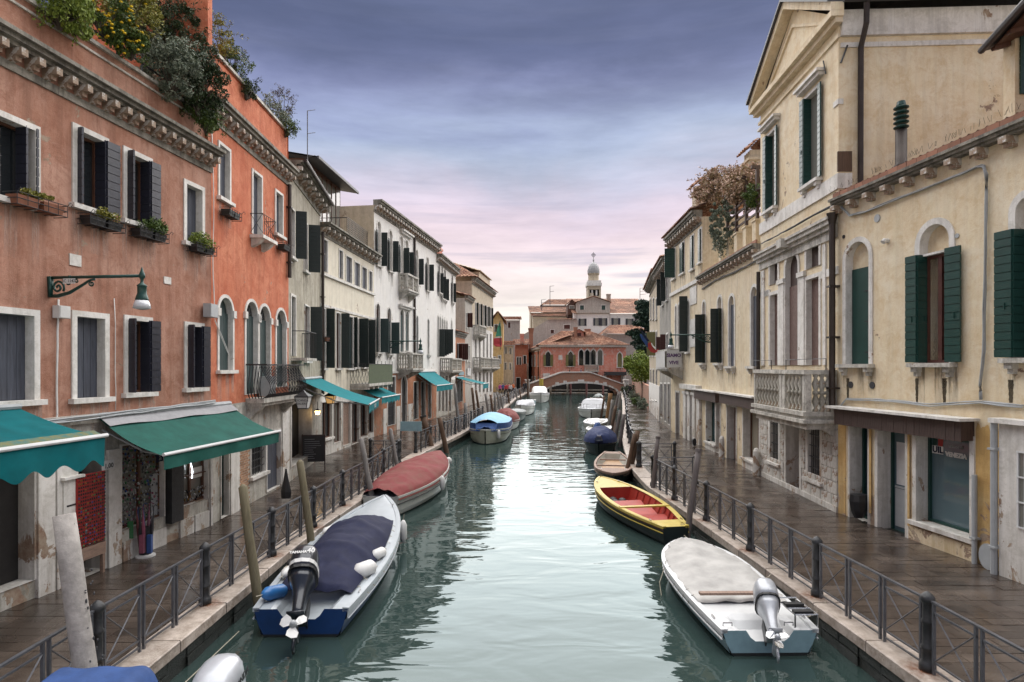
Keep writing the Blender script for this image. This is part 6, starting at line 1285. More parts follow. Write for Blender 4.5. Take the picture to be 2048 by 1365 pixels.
block('right_grey_house', 'plain grey house with low tiled roof behind the conifer', 1212, 1302, 122, 669, 'greywall', D=12, roof='hip', rh=Z(651, 128) - Z(669, 122))
chimney('brick chimney peeking over the palazzo ridge', X(1175, 116), 116, Z(668, 116), 1.1, .9, 'brick', 1.1)
chimney('small square chimney on the right hand roof of the white house', X(1217, 140), 140, Z(600, 140), .9, 1.3, 'greywall', 1.2)
# bell tower
YT = 215; t = thing('bell_tower', 'cream bell tower with ribbed lead dome and cross rising over the rooftops', 'tower', (X(1187, YT), YT, 0)); s = YT / FPX
def sq(w, z): return [(-w, -w, z), (w, -w, z), (w, w, z), (-w, w, z)]
b = MB(); w = 13 * s; zb_ = Z(594, YT); b.rings([sq(w, 0), sq(w, zb_)]); 
for sx in (-1, 1):
    b.box(sx * w - .6 * (sx > 0) - (0 if sx > 0 else 0), sx * w + .6 * (sx < 0), -w, w, zb_, Z(580, YT))
b.box(-.5 - 1, -.5 + .2, -w, -w + .5, zb_, Z(588, YT)); b.box(-w, w, -w, w, Z(581, YT), Z(574, YT)); b.build('shaft', 'beige', t)
b = MB(); b.box(-w * .8, w * .8, -w + .8, w * .8, zb_, Z(581, YT)); b.build('belfry_opening', 'dark', t)
b = MB()
for k in range(2): b.lathe([(.35, zb_ + .2), (.3, Z(582, YT))], o=((-w * .33 if k == 0 else w * .33), -w + .3, 0), n=8)
b.build('belfry_column', 'stone', t)
b = MB(); b.rings([sq(w * 1.12, Z(574, YT)), sq(w * 1.12, Z(568, YT))]); b.rings([sq(w * 1.02, Z(568, YT)), sq(w * 1.02, Z(563, YT))]); b.build('balustrade', 'stone', t)
w8 = 10.5 * s; b = MB(); b.lathe([(w8, Z(563, YT)), (w8, Z(551, YT)), (w8 * 1.12, Z(550, YT)), (w8 * 1.12, Z(547, YT))], n=8); b.build('drum', 'beige', t)
M['leaddome'] = simple('grey_lead_dome', (.36, .36, .36), .6, var=.3)
b = MB(); n = 32; zb0 = Z(548, YT); hh = Z(525, YT) - zb0
b.rings([[((w8 * 1.1 * (1 + .04 * (i % 2))) * f * math.cos(2 * math.pi * i / n), (w8 * 1.1 * (1 + .04 * (i % 2))) * f * math.sin(2 * math.pi * i / n), zb0 + hh * q) for i in range(n)] for f, q in ((1, 0), (1.02, .2), (.97, .4), (.85, .6), (.62, .8), (.3, .95), (.12, 1.0), (.08, 1.12), (.16, 1.2), (.05, 1.3))]); b.build('dome', 'leaddome', t)
b = MB(); zt_ = zb0 + hh * 1.3; b.tube([(0, 0, zt_), (0, 0, Z(505, YT))], .09, 5); b.box(-.8, .8, -.08, .08, Z(511, YT), Z(510, YT) + .05); b.tube([(.55 * math.cos(a), 0, Z(510.5, YT) + .7 * math.sin(a)) for a in [2 * math.pi * k / 12 for k in range(13)]], .08, 4); b.build('cross', 'iron', t)
# antennas
def antenna(label, x, y, z0, z1, n=4, w=.5):
    t = thing('roof_antenna', label, 'antenna', (x, y, z0)); b = MB(); b.tube([(0, 0, 0), (0, 0, z1 - z0)], .02 * max(1, y / 40), 5); b.build('mast', 'lead', t)
    for k in range(n): z = (z1 - z0) * (1 - k * .28); b = MB(); b.tube([(0, 0, z), (w, 0, z + .12 * w)], .012 * max(1, y / 40), 4); b.build('crossbar', 'lead', t)
    return t
antenna('tall three armed antenna beside the brown dormer roof', X(597, 23), 24, 11.0, Z(222, 24), 3, .32)
antenna('thin tall antenna left of the bell tower', X(1100, 150), 150, Z(612, 150), Z(573, 150), 2, 1.0); antenna('thin antenna standing left of the terracotta roofs', X(1083, 146), 146, Z(622, 146), Z(600, 146), 2, 1.2); antenna('thin antenna on the right hand end of the white house roof', X(1280, 140), 140, Z(600, 140), Z(577, 140), 3, 1.4)
# trees
def tree(name, label, c, h, crown, mat, n, size, seed, trunkr=.2):
    t = thing(name, label, 'tree', c); b = MB(); b.tube([(0, 0, 0), (.05, 0, h * .3), (-.05, .1, h * .6), (0, 0, h * .95)], [trunkr, trunkr * .8, trunkr * .5, .03], 7)
    for q in crown[::2]: b.tube([(0, 0, max(.3, q[0][2] * .85)), q[0]], [trunkr * .3, .02], 4)
    b.build('trunk', 'twig', t); b = MB(); leaf_cloud(b, crown, n, size, .45, seed); b.build('crown', mat, t); return t
rr = random.Random(5); cr = []
for k in range(46): z = 3.0 + k * .20; rad = 2.3 * (1 - (z - 3) / 12.5) * rr.uniform(.55, 1.15); a = rr.uniform(0, 6.28); cr.append(((math.cos(a) * rad, math.sin(a) * rad, z), .95, .95, .38))
tree('conifer_tree', 'tall dark conifer standing at the end of the right bank houses', (X(1290, 74), 74, 0), 12.2, cr, 'conifer', 260, .2, 5)
cr = clumps((0, 0, 4.2), 1.9, 1.6, 1.7, 22, .85, 9)
tree('leafy_tree', 'bright green leafy tree overhanging the right quay below the conifer', (X(1284, 68), 68, 0), 4.6, cr, 'leaflime', 240, .13, 9, .12)
for i, (px, y, r, m_, lab) in enumerate(((1256, 84, .9, 'leafdark', 'dark shrub behind the people on the right quay'), (1273, 62, .5, 'leaf', 'small potted bush against the right quay wall'), (1283, 57, .55, 'leafgrey', 'grey green potted bush nearest on the far right quay'), (1268, 72, .6, 'leafgrey', 'pale shrub at the foot of the leafy tree'))):
    c = Vector((X(px, y), y, r)); shrub('bush', lab, 'bush', c, r, r, r, m_, 10, 110, .09, 20 + i)
# garden wall at the right end
b = MB(); x0_, x1_ = X(1299, 57), X(1262, 96)
b.rings([[(X(1297, 58), 58, 0), (X(1297, 58), 58, 2.2), (X(1297, 58) + .3, 58, 2.2), (X(1297, 58) + .3, 58, 0)], [(X(1264, 96), 96, 0), (X(1264, 96), 96, 2.2), (X(1264, 96) + .3, 96, 2.2), (X(1264, 96) + .3, 96, 0)]]); tag(b.build('garden_wall', 'brickwork'), 'brick garden wall under the trees on the right quay', 'wall')
# ------------------------------------------------------------ boats
def hull_fns(L, beam, tr, fs, fb, tmax=.38, pw=2.2, stern_round=False):
    def w(t):
        if stern_round: return beam / 2 * max(.02, math.sin(math.pi * min(1, max(0, t)) ** .9)) ** .62
        if t < tmax: q = t / tmax; return beam / 2 * (tr + (1 - tr) * math.sin(q * math.pi / 2))
        q = (t - tmax) / (1 - tmax); return beam / 2 * max(.012, (1 - q ** pw)) ** .8
    def f(t): return fs + (fb - fs) * t ** 2.2 + (0 if not stern_round else (fb - fs) * .6 * (1 - t) ** 3)
    return w, f
def boat(name, label, cat, stern, bow, beam, tr=.82, fs=.42, fb=.72, band=('antifoul', 'bluehull', 'white_paint'), deck='grey_gel', style='cover', cover=None, ct=(.1, .75), ch=.4, cw=.8, notch=True, rim='grey_gel', hoops=0, pw=2.2, sr=False, group=None, floor='ply', inner=None, foredeck=None, over=False, tmax=.38, splits=(.12, .8), flatc=False):
    s0 = Vector(stern); b0 = Vector(bow); d = b0 - s0; L = d.length; rz = math.atan2(d.y, d.x); w, f = hull_fns(L, beam, tr, fs, fb, tmax, pw, sr); flat = flatc
    t_ = thing(name, label, cat, (s0.x, s0.y, WZ), rz, group); N = 28; T = [k / N for k in range(N + 1)]
    sec = [(0, -.14), (.55, -.10), (.84, 'a'), (.93, 'm'), (.985, 'b'), (1, 'f')]
    def zz(c, t): return {'a': .05, 'm': .05 + (f(t) - .05) * splits[0] * 2, 'b': f(t) * splits[1], 'f': f(t)}.get(c, c)
    mb = MB(); prev = None
    for t in T:
        row = [(t * L + .10 * (1 if t > .5 else -.2) * (zz(c, t) if not isinstance(c, float) else 0) / max(f(t), .1) * (t if t > .5 else 0), y * w(t), zz(c, t)) for y, c in sec]
        left = [(p[0], -p[1], p[2]) for p in row[::-1]] ; row = left + row[1:]
        if prev:
            a = mb._a(prev); c = mb._a(row); n = len(row)
            for i in range(n - 1):
                mb.f.append((a + i, a + i + 1, c + i + 1, c + i)); j = abs(i - (n - 2) / 2); mb.k.append(2 if j > 4 else (1 if j > 2 else 0))
        else:
            # transom, with a notch for the motor
            n = len(row); h = f(0); nt = beam * .18 if notch else 0
            if not sr:
                base = [(p[0], p[1], p[2]) for p in row]; 
                mb.mi = 1
                for i in range(n - 1):
                    pa, pb = base[i], base[i + 1]; zt = h
                # fill as vertical strips
                ys = [-1 + 2 * k / 20 for k in range(21)]
                def zb(y):
                    a_ = abs(y); pts = [(q, zz(c, 0)) for q, c in sec]
                    for (y0, z0), (y1, z1) in zip(pts[:-1], pts[1:]):
                        if a_ <= y1 + 1e-6: return z0 + (z1 - z0) * (a_ - y0) / max(y1 - y0, 1e-6)
                    return h
                def ztp(y): return h - (.17 if notch and abs(y) < .36 else (.17 * (1 - (abs(y) - .36) / .12) if notch and abs(y) < .48 else 0))
                for ya, yb in zip(ys[:-1], ys[1:]):
                    W0 = w(0)
                    zl, zh = .05, h
                    for lo, hi, mi in ((-9, .05, 0), (.05, 9, 1)):
                        a0 = max(zb(ya), lo); a1 = min(ztp(ya), hi); b0_ = max(zb(yb), lo); b1_ = min(ztp(yb), hi)
                        if a1 > a0 or b1_ > b0_: mb.mi = mi; mb.poly([(0, ya * W0, a0), (0, yb * W0, b0_), (0, yb * W0, max(b1_, b0_)), (0, ya * W0, max(a1, a0))])
                mb.mi = 0
        prev = row
    hull = mb.build('hull', list(band), t_, smooth=False)
    # rim
    g = min(.09, beam * .05); mb = MB()
    for sg in (-1, 1):
        mb.rings([[(t * L + (.1 * t if t > .5 else 0), sg * (w(t) + .02), f(t) - .045), (t * L + (.1 * t if t > .5 else 0), sg * (w(t) + .02), f(t) + .02), (t * L + (.1 * t if t > .5 else 0), sg * max(w(t) - g, 0), f(t) + .025), (t * L + (.1 * t if t > .5 else 0), sg * max(w(t) - g, 0), f(t) - .045)] for t in T])
    mb.build('gunwale', rim, t_)
    if style in ('cover', 'deck'):
        def dk(s, t):
            y = (s * 2 - 1); z = f(t) - .01 + .04 * (1 - y * y) * (t > .5)
            if notch and abs(y) < .62 and t < .14: z -= .17 * min(1, (.62 - abs(y)) / .15) * (1 if t < .10 else (.14 - t) / .04)
            return (t * L, y * (w(t) - .01), z)
        mb = MB(); mb.grid(dk, 24, 40); mb.build('deck', deck, t_, smooth=False)
    if style == 'open':
        mb = MB(); i0, i1 = (.08, .80) if not sr else (.06, .94)
        def inn(t): return max(w(t) - g - .02, .02)
        for sg in (-1, 1):
            mb.rings([[(t * L, sg * inn(t), f(t)), (t * L, sg * inn(t) * .78, .10)] for t in [i0 + (i1 - i0) * k / 20 for k in range(21)]], cap=False, closed=False)
        mb.build('inner_planking', inner or 'redpaint', t_)
        mb = MB(); mb.grid(lambda s, v: ((i0 + (i1 - i0) * v) * L, (2 * s - 1) * inn(i0 + (i1 - i0) * v) * .80, .11), 6, 20); mb.build('floor_boards', floor, t_)
        for nm, a, c in (('foredeck', i1 - .02 if foredeck is None else foredeck, 1.0), ('stern_deck', 0, i0 + .03)):
            mb = MB(); mb.grid(lambda s, v: ((a + (c - a) * v) * L, (2 * s - 1) * w(a + (c - a) * v) * .99, f(a + (c - a) * v) + .005), 8, 8); mb.build(nm, deck, t_)
            mb = MB(); q = a if nm == 'foredeck' else c; mb.poly([(q * L, -inn(q), .1), (q * L, inn(q), .1), (q * L, inn(q), f(q)), (q * L, -inn(q), f(q))]); mb.build('bulkhead', inner or 'redpaint', t_)
    if cover:
        a, c = ct
        def cf(s, v):
            t = a + (c - a) * v; y = 2 * s - 1; e = min(1, math.sin(math.pi * min(max(v, .0), 1)) ** .45 + 0) if not over else max(.12, math.sin(math.pi * (.08 + .84 * v)) ** .6)
            hp = 0
            if flat: e = min(1, v / .07, (1 - v) / .3)
            if hoops: hp = .05 * max(0, math.cos(v * hoops * 2 * math.pi)) ** 6 - .05 * (1 - abs(math.cos(v * hoops * math.pi))) * .8
            wr = 0 if flat else min(1, .35 + ch) * mnoise.noise(Vector((t * L * 1.6, y * 2.2, ch * 7))) * (.05 if ch > .2 else .02) + (1 if ch > .2 else .5) * abs(mnoise.noise(Vector((t * L * 3.1 + y * 2, y * 3.5 - t * 3, 4)))) * -.035
            z = f(t) + .03 + wr * (1 - abs(y) ** 4) + ch * e * (1 - abs(y) ** (8 if flat else 2.2)) ** .9 + hp * (1 - y * y) * 1.2 + .012 * math.sin(y * 9 + t * 17) + .008 * math.sin(t * 60 + y * 4)
            if over and abs(y) > .97: z = f(t) - .10
            return (t * L + (.1 * t if t > .5 else 0), y * (w(t) * cw + (.03 if over else 0)), z)
        mb = MB(); mb.grid(cf, 34, 72); mb.build('canvas_cover', cover, t_, smooth=True)
        mb = MB()
        for sg in (0, 1):
            for k in range(1, 12):
                p = cf(sg, k / 12); ty = 1 if sg else -1; mb.tube([(p[0], p[1] * .97, p[2] + .01), (p[0], p[1] + ty * .04, p[2] - .02), (p[0], (w(a + (c - a) * k / 12) + .03) * ty, f(a + (c - a) * k / 12) - .12)], .006, 3)
        if L < 9 and not flatc: mb.build('lashing', 'rope', t_)
    mb = MB()
    for sg in (-1, 1): mb.tube([(t * L, sg * (w(t) * .99 + .012), f(t) * .62 + .02) for t in T[:-1]], .016, 5)
    mb.build('rubbing_strake', 'blackrub' if 'white' in band[1] or 'cream' in band[1] else rim, t_)
    mb = MB()
    for t in (.1, .88):
        for sg in (-1, 1): mb.box(t * L - .07, t * L + .07, sg * (w(t) - .05) - .012, sg * (w(t) - .05) + .012, f(t) + .02, f(t) + .05)
    mb.build('cleat', 'steel', t_)
    t_['L'] = L
    return t_, w, f, L
def motor(bt, x, z, tilt, cowl='motorblack', leg='motorblack', s=1.0, yaw=0, prop='steel', hub='plastic_grey', y0=0):
    ph = R(tilt); ax = Vector((-math.sin(ph), 0, -math.cos(ph))); aft = Vector((-math.cos(ph), 0, math.sin(ph))); ac = aft.cross(ax)
    m = Matrix((( ac.x, aft.x, ax.x, 0), (ac.y, aft.y, ax.y, 0), (ac.z, aft.z, ax.z, 0), (0, 0, 0, 1)))
    piv = Vector((x, y0, z)); m = Matrix.Translation(piv) @ Matrix.Rotation(yaw, 4, 'Z') @ m @ Matrix.Translation((0, .12, -.78 * s)) @ Matrix.Scale(s, 4)
    def ring(a, rx, ry, oy=0, n=16, p=.75):
        out = []
        for k in range(n): th = 2 * math.pi * k / n; c, s_ = math.cos(th), math.sin(th); out.append((rx * abs(c) ** p * (1 if c > 0 else -1), oy + ry * abs(s_) ** p * (1 if s_ > 0 else -1), a))
        return out
    b = MB(m=m); b.rings([ring(*q) for q in ((0, .03, .05, -.02), (.015, .10, .15, -.02), (.05, .15, .23, -.02), (.12, .175, .27, -.02), (.28, .185, .29, -.01), (.40, .175, .27, 0))]); root = b.build('outboard_motor', cowl, bt, smooth=True)
    b = MB(m=m); b.rings([ring(*q) for q in ((.395, .19, .285, 0), (.43, .19, .285, 0))]); b.build('cowl_seam', 'blackrub', root)
    b = MB(m=m); b.rings([ring(*q) for q in ((.43, .17, .26, 0), (.52, .15, .22, .01), (.60, .115, .17, .02), (.72, .09, .14, .02), (.90, .075, .12, .02), (1.02, .06, .11, .02))]); b.build('leg_housing', leg, root, smooth=True)
    b = MB(m=m); b.box(-.10, .10, -.10, .25, 1.02, 1.035); b.rings([ring(*q) for q in ((1.03, .03, .11, .02), (1.2, .028, .10, .02))]); b.rings([[(.012 * sx, y, a) for sx, y in ((-1, -.06), (1, -.06), (1, .10), (-1, .10))] for a in (1.2, 1.40)])
    b.rings([[(r * math.cos(2 * math.pi * k / 10), y, 1.19 + r * math.sin(2 * math.pi * k / 10)) for k in range(10)] for r, y in ((.01, -.2), (.045, -.12), (.055, 0), (.05, .14), (.045, .18))]); b.build('lower_unit', leg, root, smooth=True)
    b = MB(m=m); b.box(-.07, .07, -.26, -.08, .55, .80); b.box(-.09, -.07, -.3, -.1, .6, .95); b.box(.07, .09, -.3, -.1, .6, .95); b.build('clamp_bracket', 'iron', root)
    b = MB(m=m)
    b.rings([[(r * math.cos(2 * math.pi * k / 10), y, 1.19 + r * math.sin(2 * math.pi * k / 10)) for k in range(10)] for r, y in ((.04, .185), (.045, .25), (.03, .30), (.01, .31))]); pr = b.build('propeller', hub, root, smooth=True)
    for k in range(3):
        an = 2 * math.pi * k / 3 + .5; b = MB(m=m @ Matrix.Translation((0, .24, 1.19)) @ Matrix.Rotation(an, 4, 'Y'))
        pts = [(.035, 0, -.03), (.09, -.02, -.07), (.15, -.02, -.06), (.165, .0, 0), (.14, .025, .06), (.08, .02, .055), (.035, 0, .03)]
        b.rings([[(p[0], p[1] - .004, p[2]) for p in pts], [(p[0], p[1] + .004, p[2]) for p in pts]]); b.build('blade', prop, pr)
    return root, m
def motor_text(root, m, txt, size, pos, mat, roll=0, face='aft', bold=.004):
    if face == 'aft': base = Matrix.Rotation(R(90), 4, 'X') @ Matrix.Rotation(R(180), 4, 'Y')   # normal +y, up = -axis
    else: base = Matrix.Rotation(R(90), 4, 'X')
    # text plane: x -> -across, y -> -axis, normal -> aft
    mt = Matrix(((1, 0, 0, 0), (0, 0, 1, 0), (0, -1, 0, 0), (0, 0, 0, 1))) if face == 'aft' else Matrix(((0, 0, -1, 0), (1, 0, 0, 0), (0, -1, 0, 0), (0, 0, 0, 1)))
    return text_mesh(txt, size, mat, root, m @ Matrix.Translation(pos) @ mt @ Matrix.Rotation(R(roll), 4, 'Z'), depth=.002, bold=bold)
def fender(label, p, r=.1, l=.42, mat='plastic_white', tilt=(0, 0, 0), group='white boat fenders'):
    t = thing('fender', label, 'fender', p, 0, group if mat == 'plastic_white' else None); t.rotation_euler = tilt; b = MB(); b.lathe([(r * .25, -l / 2 - .03), (r * .55, -l / 2), (r, -l * .32), (r, l * .32), (r * .55, l / 2), (r * .25, l / 2 + .03)], n=12); b.build('float', mat, t, smooth=True)
    b = MB(); b.tube([(0, 0, l / 2), (.02, 0, l / 2 + .18)], .008, 4); b.build('cord', 'rope', t); return t
# 1 blue boat
bt, w, f, L = boat('motorboat', 'blue hulled motorboat under navy canvas with dark outboard at the left quay', 'boat', (-3.52, 10.0), (-3.62, 17.0), 1.95, tr=.80, fs=.47, fb=.85, band=('antifoul', 'bluehull', 'grey_gel'), cover='navycanvas', ct=(.09, .70), ch=.50, cw=.80, hoops=3, splits=(.27, .68))
mo, mm = motor(bt, -.02, .50, 52, prop='plastic_white', hub='plastic_grey', s=1.32, yaw=R(10))
motor_text(mo, mm, '40', .10, (.095, .262, .19), 'plastic_white', bold=.002); motor_text(mo, mm, 'YAMAHA', .052, (-.062, .272, .21), 'plastic_white', bold=.002)
b = MB(m=mm)
def _r(a, rx, ry, n=16, p=.75): return [(rx * abs(math.cos(2 * math.pi * k / n)) ** p * (1 if math.cos(2 * math.pi * k / n) > 0 else -1), ry * abs(math.sin(2 * math.pi * k / n)) ** p * (1 if math.sin(2 * math.pi * k / n) > 0 else -1), a) for k in range(n)]
b.rings([_r(.31, .188, .292), _r(.36, .184, .284)], cap=False); b.build('white_stripe', 'plastic_white', mo)
for t0, s_, lab in ((.72, -1, 'white fender on the side deck near the bow of the blue motorboat'), ): pass
def on(btup, t, side, dz=0, o=0):
    bt, w, f, L = btup; c, s = math.cos(bt.rotation_euler.z), math.sin(bt.rotation_euler.z); x = t * L; y = side * (w(t) - o); return Vector((bt.location.x + x * c - y * s, bt.location.y + x * s + y * c, WZ + f(t) + dz))
bb = (bt, w, f, L)
fender('white fender on the left deck of the blue motorboat, nearer its bow', on(bb, .58, 1, .10, .22), tilt=(R(90), 0, R(-20))); fender('white fender beside the black one on the blue motorboat left deck', on(bb, .22, 1, .10, .2), tilt=(R(90), 0, R(-10)))
fender('large white fender lying on the right side deck beside the navy canvas', on(bb, .22, -1, .13, .22), .15, .46, tilt=(R(90), 0, R(-35))); fender('smaller white fender on the right side deck ahead of the large one', on(bb, .36, -1, .10, .2), .11, .36, tilt=(R(90), 0, R(-25)))
fender('white fender hanging over the outer side of the blue motorboat bow', on(bb, .70, -1, -.22, -.10), .09, .5); fender('black fender on the left side deck of the blue motorboat', on(bb, .30, 1, .09, .15), .1, .45, 'blackrub', tilt=(R(90), 0, R(-15)), group=None)
fender('blue plastic fender at the stern corner of the blue motorboat', on(bb, .07, 1, .10, .22), .12, .5, 'buoyblue', tilt=(R(80), 0, R(-25)), group=None)
# 2 white and pale blue boat
bt, w, f, L = boat('motorboat', 'white and pale blue motorboat under grey canvas with silver outboard', 'boat', (4.02, 9.35), (3.95, 13.75), 1.74, tr=.86, fs=.40, fb=.55, band=('antifoul', 'lightblue', 'white_paint'), deck='white_paint', cover='greycanvas', ct=(.24, .985), ch=.10, cw=.93, rim='white_paint', pw=3.0, tmax=.5, splits=(.3, .72), over=False)
mo, mm = motor(bt, -.02, .42, 60, cowl='motorsilver', leg='motorsilver', s=1.0, yaw=R(-14), hub='motorsilver')
b = MB(); 
for yy in (-.42, -.78): b.tube([(.05, yy, .42), (.05, yy, .62), (.75, yy, .60), (.75, yy, .42)], .014, 5)
for x in (.05, .3, .75): b.tube([(x, -.42, .62), (x, -.78, .62)], .014, 5)
b.build('folding_ladder', 'steel', bt); b = MB(); b.box(.12, .22, -.75, -.45, .58, .64); b.box(.42, .52, -.75, -.45, .58, .64); b.build('ladder_tread', 'blackrub', bt)
b = MB(); b.box(1.02, 1.12, -.25, .75, .56, .60); b.build('loose_plank', 'boatwood', bt)
for yy in (.62, -.35): b = MB(); b.tube([(.12, yy - .07, .42), (.12, yy - .07, .47), (.12, yy + .07, .47), (.12, yy + .07, .42)], .012, 5); b.build('cleat', 'steel', bt)
# 3 red covered boat
def reds(label, st, bw, beam, **k): return boat('covered_boat', label, 'boat', st, bw, beam, **k)
b3 = reds('white hulled boat under a faded red canvas cover, moored at the left quay', (-3.95, 18.0), (-2.95, 24.6), 2.0, tr=.55, fs=.62, fb=.88, band=('hullwhite', 'hullwhite', 'hullwhite'), cover='redcanvas', ct=(.0, .98), ch=.48, cw=1.0, over=True, notch=False, rim='hullwhite', style='deck', tmax=.45)
fender('white fender hanging beside the red canvas cover at midships', on(b3, .45, -1, -.18, -.1), .09, .45); fender('round white fender at the far end of the red covered boat', on(b3, .9, -1, -.05, -.1), .12, .25)
# 4 blue topped boat
b4 = boat('covered_boat', 'white boat with pale blue top and dark blue canvas sides on the left', 'boat', (-1.1, 41.5), (-1.55, 34.9), 2.5, tr=.9, fs=.72, fb=.86, band=('antifoul', 'hullcream', 'hullcream'), cover='bluecanvas', ct=(.0, .97), ch=.30, cw=1.0, over=True, notch=False, rim='hullwhite', pw=3.2, tmax=.5)
mb = MB(); w, f, L = b4[1:]
mb.grid(lambda s, v: ((.05 + .86 * v) * L, (2 * s - 1) * w(.05 + .86 * v) * .97, f(v) + .30 + .55 * math.sin(math.pi * (.1 + .8 * v)) ** .7 * (1 - abs(2 * s - 1) ** 2) + .03 * abs(math.sin(v * 12))), 20, 36); mb.build('pale_blue_top', 'skycanvas', b4[0], smooth=True)
mb = MB(); n = 30
for sg in (-1, 1): mb.rings([[((.03 + .9 * k / n) * L, sg * (w(.03 + .9 * k / n) + .02), f(k / n) - .03), ((.05 + .86 * k / n) * L, sg * w(.05 + .86 * k / n) * .975, f(k / n) + .34)] for k in range(n + 1)], cap=False, closed=False)
mb.rings([[(.955 * L + .05, y * w(.93), f(1) - .05), (.90 * L, y * w(.91) * .98, f(1) + .34)] for y in [-1 + .1 * k for k in range(21)]], cap=False, closed=False)
mb.build('side_curtain', 'bluecanvas', b4[0])
fender('white fender hanging at the front of the blue topped boat', on(b4, .86, -1, -.35, -.1) if False else on(b4, .92, 1, -.3, -.1), .1, .5)
b5 = reds('boat under a bright red canvas seen behind the blue topped boat', (-.6, 48), (-.2, 42.8), 2.0, tr=.8, fs=.6, fb=.7, band=('antifoul', 'hullwhite', 'hullwhite'), cover='redcanvas', ct=(0, .98), ch=.75, cw=1, over=True, notch=False, rim='hullwhite')
# further boats
def small(label, sx, ex, yb, yw, W_=2.0, Lb=5.5, off=0, **k):
    Y = FPX * (EYE - WZ) / (yw - HOR); c = X((sx + ex) / 2, Y); bm = (ex - sx) / FPX * Y; d = k.pop('drift', 0); return boat(k.pop('name', 'small_boat'), label, 'boat', (c + d, Y + Lb), (c, Y), bm, **k)
small('dark green boat with flat green canvas moored on the left', 1003, 1044, 0, 846, band=('hullgreen', 'hullgreen', 'hullgreen'), cover='hullgreen', ct=(.02, .98), ch=.25, cw=1, over=True, rim='hullgreen', notch=False, fs=.6, fb=.85, drift=.6, Lb=5.5)
small('white boat with grey canvas and blue motor cover moored on the left', 1022, 1061, 0, 833, band=('antifoul', 'hullwhite', 'hullwhite'), cover='ltgreycanvas', ct=(.02, .9), ch=.45, cw=.95, flatc=True, over=True, rim='white_paint', notch=False, fs=.75, fb=1.05, drift=.8, Lb=6)
small('small teal green rowing boat on the left behind the white one', 1053, 1074, 0, 814, band=('lightblue', 'lightblue', 'lightblue'), style='deck', deck='ltgreycanvas', rim='plastic_white', notch=False, fs=.6, fb=.8, Lb=4.5)
bc = small('white cabin cruiser under a white canopy nearest the bridge on the left', 1061, 1103, 0, 806, name='cabin_cruiser', band=('hullwhite', 'hullwhite', 'white_paint'), cover='plastic_white', ct=(.05, .8), ch=.85, cw=.8, flatc=True, over=False, rim='white_paint', notch=False, fs=1.0, fb=1.3, Lb=7)
CR = small('white cabin cruiser with steel bow rail on the right', 1150, 1215, 0, 838, name='cabin_cruiser', band=('antifoul', 'hullwhite', 'white_paint'), cover='ltgreycanvas', ct=(.05, .62), ch=.75, cw=.85, flatc=True, rim='white_paint', notch=False, fs=.7, fb=.85, Lb=6.5, drift=1.2)
cr = CR
mb = MB(); w, f, L = cr[1:]
for sg in (-1, 1):
    mb.tube([(t * L, sg * w(t) * .95, f(t) + .42) for t in (.55, .65, .75, .85, .93, .99)], .018, 5)
    for t in (.55, .65, .75, .85, .93): mb.tube([(t * L, sg * w(t) * .95, f(t)), (t * L, sg * w(t) * .95, f(t) + .42)], .014, 4)
mb.build('bow_rail', 'steel', cr[0])
br_ = small('open cream boat with white foredeck behind the blue bag on the right', 1160, 1210, 0, 871, band=('antifoul', 'hullcream', 'hullwhite'), style='deck', deck='white_paint', cover='plastic_white', ct=(.25, .8), ch=.2, cw=.7, rim='white_paint', notch=False, fs=.6, fb=.75, Lb=6, drift=1.2)
small('pale green white boat carrying a blue bag on the right', 1165, 1217, 0, 884, band=('antifoul', 'hullgreen', 'hullwhite'), style='deck', deck='hullwhite', rim='white_paint', notch=False, fs=.55, fb=.65, Lb=4.5, drift=1.0, cover='bluecanvas', ct=(.55, .8), ch=.45, cw=.45)
b9 = small('black inflatable boat under a peaked dark blue canvas on the right', 1163, 1232, 0, 912, name='covered_boat', band=('blackhull', 'blackhull', 'navycanvas'), cover='darkcanvas', ct=(.0, .97), ch=.62, cw=1.02, over=True, rim='navycanvas', notch=False, fs=.55, fb=.75, Lb=5.0, drift=.9, pw=3)
small('red and green boats huddled near the bridge on the right', 1189, 1216, 0, 810, band=('maroon', 'redpaint', 'redpaint'), cover='hullgreen', ct=(.2, .9), ch=.55, cw=.8, rim='boatwood', notch=False, fs=.6, fb=.9, Lb=5)
# wooden boat
b10 = boat('wooden_boat', 'open weathered wooden rowing boat with pale interior on the right', 'boat', (4.85, 29.0), (3.85, 22.7), 1.55, tr=.45, fs=.42, fb=.50, band=('blackhull', 'blackhull', 'boatwood'), style='open', deck='boatwood', rim='boatwood', inner='hullwhite', floor='ply', notch=False, foredeck=.8, tmax=.6, pw=2.6)
for t0 in (.35, .62): mb = MB(); wv = b10[1](t0) - .02; mb.box(t0 * b10[3] - .05, t0 * b10[3] + .05, -wv, wv, b10[2](t0) - .08, b10[2](t0) - .03); mb.build('thwart', 'boatwood', b10[0])
